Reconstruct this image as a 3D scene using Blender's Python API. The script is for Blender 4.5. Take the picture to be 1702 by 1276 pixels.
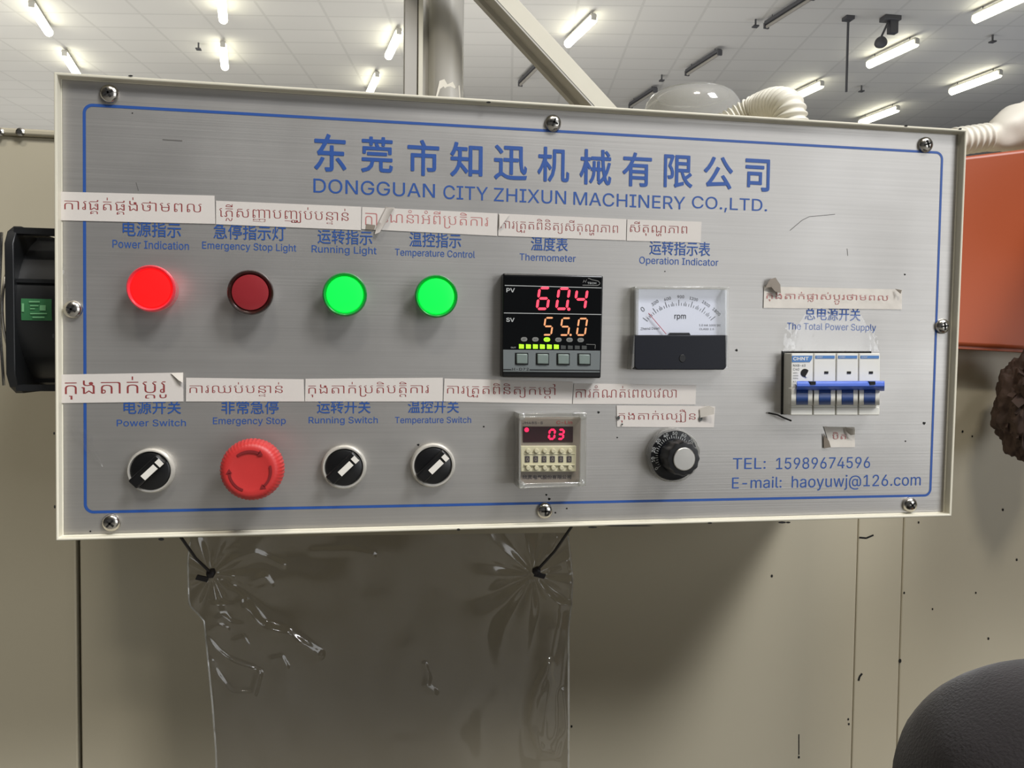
import bpy, bmesh, math, random
import numpy as np
from mathutils import Vector, noise
from mathutils.geometry import delaunay_2d_cdt

S = bpy.context.scene
for o in list(bpy.data.objects):
    bpy.data.objects.remove(o, do_unlink=True)
C = S.collection
PI = math.pi
rnd = random.Random(7)

# ------------------------------------------------------------------ camera
FPX = 1300.0
CAM = Vector((-0.11102, -0.51947, -0.02428))
YAW, PITCH, ROLL = 0.16305, -0.03918, 0.01135
fwd = Vector((math.sin(YAW) * math.cos(PITCH), math.cos(YAW) * math.cos(PITCH), math.sin(PITCH)))
rt0 = Vector((math.cos(YAW), -math.sin(YAW), 0))
up0 = rt0.cross(fwd)
RT = rt0 * math.cos(ROLL) + up0 * math.sin(ROLL)
UP = -rt0 * math.sin(ROLL) + up0 * math.cos(ROLL)
cam_d = bpy.data.cameras.new('camera')
cam_d.sensor_fit = 'HORIZONTAL'
cam_d.sensor_width = 36.0
cam_d.lens = FPX / 1702.0 * 36.0
cam_d.clip_start = 0.02
cam_d.clip_end = 200
cam = bpy.data.objects.new('camera', cam_d)
C.objects.link(cam)
from mathutils import Matrix
mw = Matrix.Identity(4)
for i in range(3):
    mw[i][0], mw[i][1], mw[i][2], mw[i][3] = RT[i], UP[i], -fwd[i], CAM[i]
cam.matrix_world = mw
S.camera = cam


def ray(px, py):
    return fwd + RT * ((px - 851.0) / FPX) - UP * ((py - 638.0) / FPX)


def at_y(px, py, y):
    d = ray(px, py)
    return CAM + d * ((y - CAM.y) / d.y)


def at_z(px, py, z):
    d = ray(px, py)
    return CAM + d * ((z - CAM.z) / d.z)


Y0 = 0.006            # front of the face plate; the rim of the box stands at y = 0


def P(px, py, out=0.0):
    """a point on the plate plane, or on a plane standing `out` metres in front of it"""
    return at_y(px, py, Y0 - out)


CEIL_Z = 6.18
FLOOR_Z = -1.45
# ------------------------------------------------------------------ light
S.view_settings.view_transform = 'Standard'
S.view_settings.look = 'None'
S.view_settings.gamma = 1.0
S.view_settings.use_curve_mapping = False
S.view_settings.exposure = 0.0
S.cycles.use_denoising = True
S.cycles.max_bounces = 8
S.cycles.transparent_max_bounces = 16
S.cycles.sample_clamp_indirect = 4.0
world = bpy.data.worlds.new('hall_light')
S.world = world
world.use_nodes = True
wn = world.node_tree.nodes
wn['Background'].inputs[0].default_value = (0.93, 0.95, 1.0, 1)
wn['Background'].inputs[1].default_value = 0.09


def area(name, loc, target, sx, sy, power, col):
    l = bpy.data.lights.new(name, 'AREA')
    l.shape = 'RECTANGLE'
    l.size, l.size_y = sx, sy
    l.energy = power
    l.color = col
    o = bpy.data.objects.new(name, l)
    C.objects.link(o)
    o.location = loc
    o.rotation_euler = (Vector(target) - Vector(loc)).to_track_quat('-Z', 'Y').to_euler()
    return o


# fluorescent row over the operator, ceiling row to the right of the camera, then added fills for the plate and the hall ceiling
area('row_over_operator', (-0.3, -3.8, 6.1), (0, 0, 0), 1.2, 0.5, 230, (1.0, 0.94, 0.84))
area('row_right_of_camera', (3.3, -4.0, 5.2), (0, 0, 0), 1.8, 1.8, 530, (0.96, 0.97, 1.0))
area('plate_reflection_fill', (4.6, -5.6, 0.7), (0, 0, 0), 3.6, 3.6, 112, (0.95, 0.97, 1.0))  # added unseen light that brightens the plate's right side by reflection
area('left_ceiling_fill', (-8.0, 14.0, 1.5), (-5, 17, 6.2), 6, 6, 380, (1.0, 0.98, 0.92))  # added fill, like those below, to grade the brightness of the hall ceiling
area('middle_ceiling_fill', (2.0, 13.0, 1.0), (2.5, 16, 6.2), 6, 6, 300, (1.0, 0.98, 0.94))
area('right_ceiling_fill', (12.0, 12.0, 0.5), (12, 15, 6.2), 6, 6, 150, (0.86, 0.90, 1.0))
area('far_left_ceiling_fill', (-10.0, 23.0, 0.5), (-10, 26, 6.2), 8, 8, 330, (1.0, 0.98, 0.92))
area('far_right_ceiling_fill', (10.0, 28.0, 0.5), (12, 32, 6.2), 8, 8, 420, (0.88, 0.92, 1.0))
# ------------------------------------------------------------------ materials
def lin(c):
    return tuple(((v / 255) / 12.92 if v / 255 <= 0.04045 else ((v / 255 + 0.055) / 1.055) ** 2.4) for v in c)


def mat(name, rgb, rough=0.5, metal=0.0, emit=None, es=1.0, spec=0.5, coat=0.0, sheen=0.0,
        var=0.0, vscale=(20, 20, 20), bump=0.0, bscale=200.0, detail=3.0):
    m = bpy.data.materials.new(name)
    m.use_nodes = True
    nt = m.node_tree
    b = nt.nodes['Principled BSDF']
    col = lin(rgb)
    b.inputs['Base Color'].default_value = (*col, 1)
    b.inputs['Roughness'].default_value = rough
    b.inputs['Metallic'].default_value = metal
    b.inputs['Specular IOR Level'].default_value = spec
    b.inputs['Coat Weight'].default_value = coat
    b.inputs['Sheen Weight'].default_value = sheen
    if emit:
        b.inputs['Emission Color'].default_value = (*lin(emit), 1)
        b.inputs['Emission Strength'].default_value = es
    tc = nt.nodes.new('ShaderNodeTexCoord')
    mp = nt.nodes.new('ShaderNodeMapping')
    mp.inputs['Scale'].default_value = vscale
    nt.links.new(tc.outputs['Object'], mp.inputs[0])
    nz = nt.nodes.new('ShaderNodeTexNoise')
    nz.inputs['Scale'].default_value = 1.0
    nz.inputs['Detail'].default_value = detail
    nt.links.new(mp.outputs[0], nz.inputs['Vector'])
    mx = nt.nodes.new('ShaderNodeMix')
    mx.data_type = 'RGBA'
    mx.inputs['A'].default_value = (*[max(0, c * (1 - var)) for c in col], 1)
    mx.inputs['B'].default_value = (*[min(1, c * (1 + var)) for c in col], 1)
    nt.links.new(nz.outputs['Fac'], mx.inputs['Factor'])
    nt.links.new(mx.outputs['Result'], b.inputs['Base Color'])
    if bump:
        n2 = nt.nodes.new('ShaderNodeTexNoise')
        n2.inputs['Scale'].default_value = bscale
        nt.links.new(tc.outputs['Object'], n2.inputs['Vector'])
        bp = nt.nodes.new('ShaderNodeBump')
        bp.inputs['Strength'].default_value = bump
        bp.inputs['Distance'].default_value = 0.001
        nt.links.new(n2.outputs['Fac'], bp.inputs['Height'])
        nt.links.new(bp.outputs[0], b.inputs['Normal'])
    return m


def clear(name, tint=(1, 1, 1), gloss=0.12, rough=0.05, milky=0.0, fres=1.45, bump=0.0, bscale=60.0):
    """thin clear plastic: see-through, with a fresnel sheen and a little haze"""
    m = bpy.data.materials.new(name)
    m.use_nodes = True
    nt = m.node_tree
    nt.nodes.clear()
    out = nt.nodes.new('ShaderNodeOutputMaterial')
    tr = nt.nodes.new('ShaderNodeBsdfTransparent')
    tr.inputs[0].default_value = (*tint, 1)
    gl = nt.nodes.new('ShaderNodeBsdfGlossy')
    gl.inputs['Roughness'].default_value = rough
    fr = nt.nodes.new('ShaderNodeFresnel')
    ge = nt.nodes.new('ShaderNodeNewGeometry')
    ir = nt.nodes.new('ShaderNodeMapRange')      # the same index from either side of the thin sheet
    ir.inputs['To Min'].default_value = fres
    ir.inputs['To Max'].default_value = 1.0 / fres
    nt.links.new(ge.outputs['Backfacing'], ir.inputs['Value'])
    nt.links.new(ir.outputs[0], fr.inputs['IOR'])
    ad = nt.nodes.new('ShaderNodeMath')
    ad.operation = 'ADD'
    ad.inputs[1].default_value = gloss
    ad.use_clamp = True
    nt.links.new(fr.outputs[0], ad.inputs[0])
    m1 = nt.nodes.new('ShaderNodeMixShader')
    nt.links.new(ad.outputs[0], m1.inputs[0])
    nt.links.new(tr.outputs[0], m1.inputs[1])
    nt.links.new(gl.outputs[0], m1.inputs[2])
    last = m1
    if bump:
        tc = nt.nodes.new('ShaderNodeTexCoord')
        nz = nt.nodes.new('ShaderNodeTexNoise')
        nz.inputs['Scale'].default_value = bscale
        nz.inputs['Detail'].default_value = 2
        nt.links.new(tc.outputs['Object'], nz.inputs['Vector'])
        bp = nt.nodes.new('ShaderNodeBump')
        bp.inputs['Strength'].default_value = bump
        bp.inputs['Distance'].default_value = 0.004
        nt.links.new(nz.outputs['Fac'], bp.inputs['Height'])
        nt.links.new(bp.outputs[0], gl.inputs['Normal'])
        nt.links.new(bp.outputs[0], fr.inputs['Normal'])
    if milky:
        df = nt.nodes.new('ShaderNodeBsdfDiffuse')
        df.inputs[0].default_value = (0.8, 0.8, 0.78, 1)
        m2 = nt.nodes.new('ShaderNodeMixShader')
        m2.inputs[0].default_value = milky
        nt.links.new(last.outputs[0], m2.inputs[1])
        nt.links.new(df.outputs[0], m2.inputs[2])
        last = m2
    nt.links.new(last.outputs[0], out.inputs[0])
    return m


def brushed(name, rgb):
    m = mat(name, rgb, rough=0.42, metal=0.84, var=0.10, vscale=(6, 40, 700), detail=6)
    nt = m.node_tree
    b = nt.nodes['Principled BSDF']
    b.inputs['Anisotropic'].default_value = 0.5
    tc = [n for n in nt.nodes if n.type == 'TEX_COORD'][0]
    mp = nt.nodes.new('ShaderNodeMapping')
    mp.inputs['Scale'].default_value = (5, 30, 900)
    nt.links.new(tc.outputs['Object'], mp.inputs[0])
    nz = nt.nodes.new('ShaderNodeTexNoise')
    nz.inputs['Scale'].default_value = 1.0
    nz.inputs['Detail'].default_value = 8
    nt.links.new(mp.outputs[0], nz.inputs['Vector'])
    bp = nt.nodes.new('ShaderNodeBump')
    bp.inputs['Strength'].default_value = 0.12
    bp.inputs['Distance'].default_value = 0.0005
    nt.links.new(nz.outputs['Fac'], bp.inputs['Height'])
    nt.links.new(bp.outputs[0], b.inputs['Normal'])
    # worn smears on the roughness
    n2 = nt.nodes.new('ShaderNodeTexNoise')
    n2.inputs['Scale'].default_value = 14
    n2.inputs['Detail'].default_value = 5
    nt.links.new(tc.outputs['Object'], n2.inputs['Vector'])
    mr = nt.nodes.new('ShaderNodeMapRange')
    mr.inputs['To Min'].default_value = 0.34
    mr.inputs['To Max'].default_value = 0.54
    nt.links.new(n2.outputs['Fac'], mr.inputs['Value'])
    nt.links.new(mr.outputs[0], b.inputs['Roughness'])
    return m


M = {}
M['plate'] = brushed('brushed_aluminium', (192, 189, 184))
M['rim'] = mat('cream_enamel', (214, 209, 190), 0.45, var=0.05, vscale=(30, 30, 30))
M['cabinet'] = mat('cream_machine_paint', (178, 170, 148), 0.42, var=0.05, vscale=(4, 4, 4))
M['scratch'] = mat('grey_scratch', (92, 90, 86), 0.6)
M['dark'] = mat('dark_gap', (18, 17, 15), 0.9)
M['blue'] = mat('blue_print', (34, 76, 146), 0.5, var=0.06, vscale=(80, 80, 80))
M['red_ink'] = mat('dark_red_ink', (132, 52, 52), 0.8, var=0.15, vscale=(150, 150, 150))
M['faded_ink'] = mat('faded_red_ink', (176, 112, 110), 0.8, var=0.1, vscale=(150, 150, 150))
M['paper'] = mat('white_paper', (203, 197, 190), 0.7, var=0.03, vscale=(40, 40, 40))
M['old_paper'] = mat('greyed_paper', (206, 200, 190), 0.7, var=0.12, vscale=(90, 90, 90))
M['chrome'] = mat('screw_steel', (190, 186, 178), 0.22, 1.0, var=0.1, vscale=(300, 300, 300))
M['silver'] = mat('satin_bezel', (206, 202, 192), 0.3, 0.45, var=0.05, vscale=(90, 90, 90))
M['black'] = mat('black_plastic', (14, 14, 15), 0.32, var=0.1)
M['black_matt'] = mat('matt_black', (16, 16, 17), 0.6, var=0.1)
M['window'] = mat('smoked_window', (7, 8, 9), 0.12, var=0.05)
M['white'] = mat('white_insert', (222, 218, 208), 0.5, var=0.03)
M['estop'] = mat('red_mushroom_plastic', (190, 48, 46), 0.45, var=0.06, vscale=(60, 60, 60))
M['estop_dark'] = mat('dark_red_recess', (120, 18, 22), 0.6, var=0.05)
M['lamp_red'] = mat('lit_red_lens', (255, 20, 20), 0.3, emit=(255, 14, 16), es=1.2)
M['lamp_red_rim'] = mat('red_lamp_bezel', (196, 56, 66), 0.2, emit=(255, 60, 74), es=0.12, coat=0.5)  # faint emission stands for the lens glow caught in the bezel
M['lamp_green'] = mat('lit_green_lens', (20, 255, 60), 0.3, emit=(0, 255, 66), es=1.1)
M['lamp_green_rim'] = mat('green_lamp_bezel', (24, 116, 54), 0.2, emit=(0, 200, 50), es=0.05, coat=0.5)  # green lens glow on the bezel, put in as weak emission
M['lamp_off'] = mat('unlit_red_lens', (138, 34, 40), 0.35, coat=0.4, var=0.05)
M['lamp_off_rim'] = mat('unlit_lamp_bezel', (44, 22, 18), 0.2, coat=0.6)
M['seg_red'] = mat('red_digit', (255, 60, 80), 0.4, emit=(255, 70, 96), es=1.0)
M['seg_amber'] = mat('amber_digit', (206, 140, 96), 0.4, emit=(214, 142, 98), es=0.75)
M['seg_pink'] = mat('crimson_digit', (255, 30, 80), 0.4, emit=(255, 22, 80), es=1.3)
M['led_green'] = mat('yellow_green_led', (150, 230, 30), 0.4, emit=(160, 236, 40), es=0.9)
M['led_grey'] = mat('unlit_led', (120, 120, 116), 0.5)
M['led_dark'] = mat('unlit_bar', (62, 64, 62), 0.5)
M['key_panel'] = mat('grey_key_panel', (104, 110, 110), 0.45, var=0.04)
M['key'] = mat('grey_green_key', (116, 128, 122), 0.35, var=0.08, vscale=(200, 200, 200))
M['grey_print'] = mat('pale_grey_print', (176, 178, 176), 0.5)
M['meter_black'] = mat('meter_lower_cover', (22, 24, 31), 0.4, spec=0.25, var=0.08, vscale=(60, 60, 60))
M['dial'] = mat('white_dial', (214, 218, 230), 0.5)
M['dial_ink'] = mat('dial_ink', (62, 64, 70), 0.6)
M['needle'] = mat('red_needle', (190, 40, 64), 0.4)
M['clear'] = clear('clear_plastic', gloss=0.0, rough=0.06, milky=0.02)
M['clear_edge'] = clear('clear_plastic_edge', (0.93, 0.93, 0.9), gloss=0.10, rough=0.12, milky=0.14)
M['film'] = clear('clear_film', (0.66, 0.64, 0.61), gloss=0.04, rough=0.12, milky=0.015)
M['tape'] = clear('clear_tape', gloss=0.03, rough=0.10, milky=0.015, bump=0.2, bscale=90)
M['jar'] = clear('clear_jar_plastic', (0.95, 0.95, 0.93), gloss=0.10, rough=0.08, milky=0.24)
M['timer_face'] = mat('taupe_timer_face', (128, 118, 106), 0.5, var=0.04)
M['timer_cream'] = mat('cream_switch_block', (196, 190, 158), 0.45, var=0.04)
M['timer_window'] = mat('dark_red_window', (46, 18, 24), 0.15)
M['timer_ink'] = mat('timer_ink', (48, 40, 44), 0.6)
M['timer_red_ink'] = mat('timer_red_ink', (150, 36, 40), 0.6)
M['cap'] = mat('spun_aluminium', (206, 203, 196), 0.32, 1.0, var=0.15, vscale=(60, 60, 60))
M['mcb'] = mat('breaker_grey_white', (214, 212, 202), 0.42, var=0.05, vscale=(60, 60, 60))
M['mcb_blue'] = mat('breaker_label_blue', (64, 116, 172), 0.4, var=0.05)
M['toggle'] = mat('blue_toggle', (44, 70, 124), 0.3, var=0.05)
M['bar'] = mat('blue_handle_bar', (66, 102, 200), 0.32, var=0.04)
M['tie'] = mat('black_tie', (20, 14, 16), 0.45)
M['fan'] = mat('black_fan_frame', (24, 25, 26), 0.4, var=0.1)
M['fan_label'] = mat('green_fan_label', (46, 104, 62), 0.5, var=0.1, vscale=(120, 120, 120))
M['fan_ink'] = mat('pale_green_ink', (104, 160, 112), 0.6)
M['orange'] = mat('orange_paint', (168, 78, 40), 0.45, var=0.05, vscale=(5, 5, 5))
M['hose'] = mat('ivory_hose', (232, 228, 214), 0.5, var=0.06, vscale=(40, 40, 40))
M['wrap'] = mat('ivory_wrap', (236, 231, 218), 0.45, var=0.05, vscale=(30, 30, 30))
M['steel'] = mat('grey_steel', (176, 173, 166), 0.45, 0.15, var=0.12, vscale=(20, 20, 3))
M['conduit'] = mat('glossy_grey_pipe', (186, 183, 175), 0.2, 0.15, var=0.12, vscale=(30, 30, 4))
M['brace'] = mat('ivory_brace', (206, 202, 186), 0.5, var=0.05)
M['tube_lit'] = mat('lit_tube', (255, 255, 240), 0.4, emit=(255, 252, 226), es=9.0)
M['tube_off'] = mat('unlit_tube', (150, 146, 140), 0.5)
M['fixture'] = mat('fixture_white', (196, 194, 186), 0.5)
M['far_dark'] = mat('dark_fitting', (78, 78, 82), 0.6)
M['rag'] = mat('brown_crust', (70, 54, 46), 0.85, var=0.6, vscale=(60, 60, 60), bump=1.0, bscale=120, detail=8)
M['cloth'] = mat('charcoal_knit', (38, 33, 34), 0.95, sheen=0.2, var=0.15, vscale=(60, 60, 60), bump=0.4, bscale=700)
M['skin'] = mat('skin', (176, 128, 102), 0.55, var=0.04)
M['hair'] = mat('black_hair', (22, 19, 18), 0.5, var=0.2, vscale=(90, 90, 90))
M['trouser'] = mat('dark_trouser', (44, 46, 54), 0.9, var=0.1)
M['shoe'] = mat('black_shoe', (20, 20, 20), 0.5)
M['hall_wall'] = mat('pale_hall_wall', (188, 188, 184), 0.8, var=0.04, vscale=(1, 1, 1))
M['floor'] = mat('grey_concrete', (140, 138, 132), 0.6, var=0.1, vscale=(3, 3, 3))


def ceiling_mat():
    m = mat('ceiling_panels', (202, 200, 196), 0.8, var=0.03, vscale=(0.5, 0.5, 0.5))
    nt = m.node_tree
    b = nt.nodes['Principled BSDF']
    tc = [n for n in nt.nodes if n.type == 'TEX_COORD'][0]
    mp = nt.nodes.new('ShaderNodeMapping')
    mp.inputs['Rotation'].default_value = (0, 0, math.radians(9 + 90))
    nt.links.new(tc.outputs['Object'], mp.inputs[0])
    br = nt.nodes.new('ShaderNodeTexBrick')
    br.offset = 0.0
    br.inputs['Scale'].default_value = 1.0
    br.inputs['Brick Width'].default_value = 0.62
    br.inputs['Row Height'].default_value = 1.15
    br.inputs['Mortar Size'].default_value = 0.035
    br.inputs['Mortar Smooth'].default_value = 0.6
    br.inputs['Color1'].default_value = (1, 1, 1, 1)
    br.inputs['Color2'].default_value = (0.97, 0.97, 0.97, 1)
    br.inputs['Mortar'].default_value = (0.87, 0.87, 0.87, 1)
    nt.links.new(mp.outputs[0], br.inputs['Vector'])
    old = b.inputs['Base Color'].links[0].from_socket
    mu = nt.nodes.new('ShaderNodeMix')
    mu.data_type = 'RGBA'
    mu.blend_type = 'MULTIPLY'
    mu.inputs['Factor'].default_value = 1.0
    nt.links.new(old, mu.inputs['A'])
    nt.links.new(br.outputs['Color'], mu.inputs['B'])
    nt.links.new(mu.outputs['Result'], b.inputs['Base Color'])
    return m


M['ceiling'] = ceiling_mat()
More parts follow.
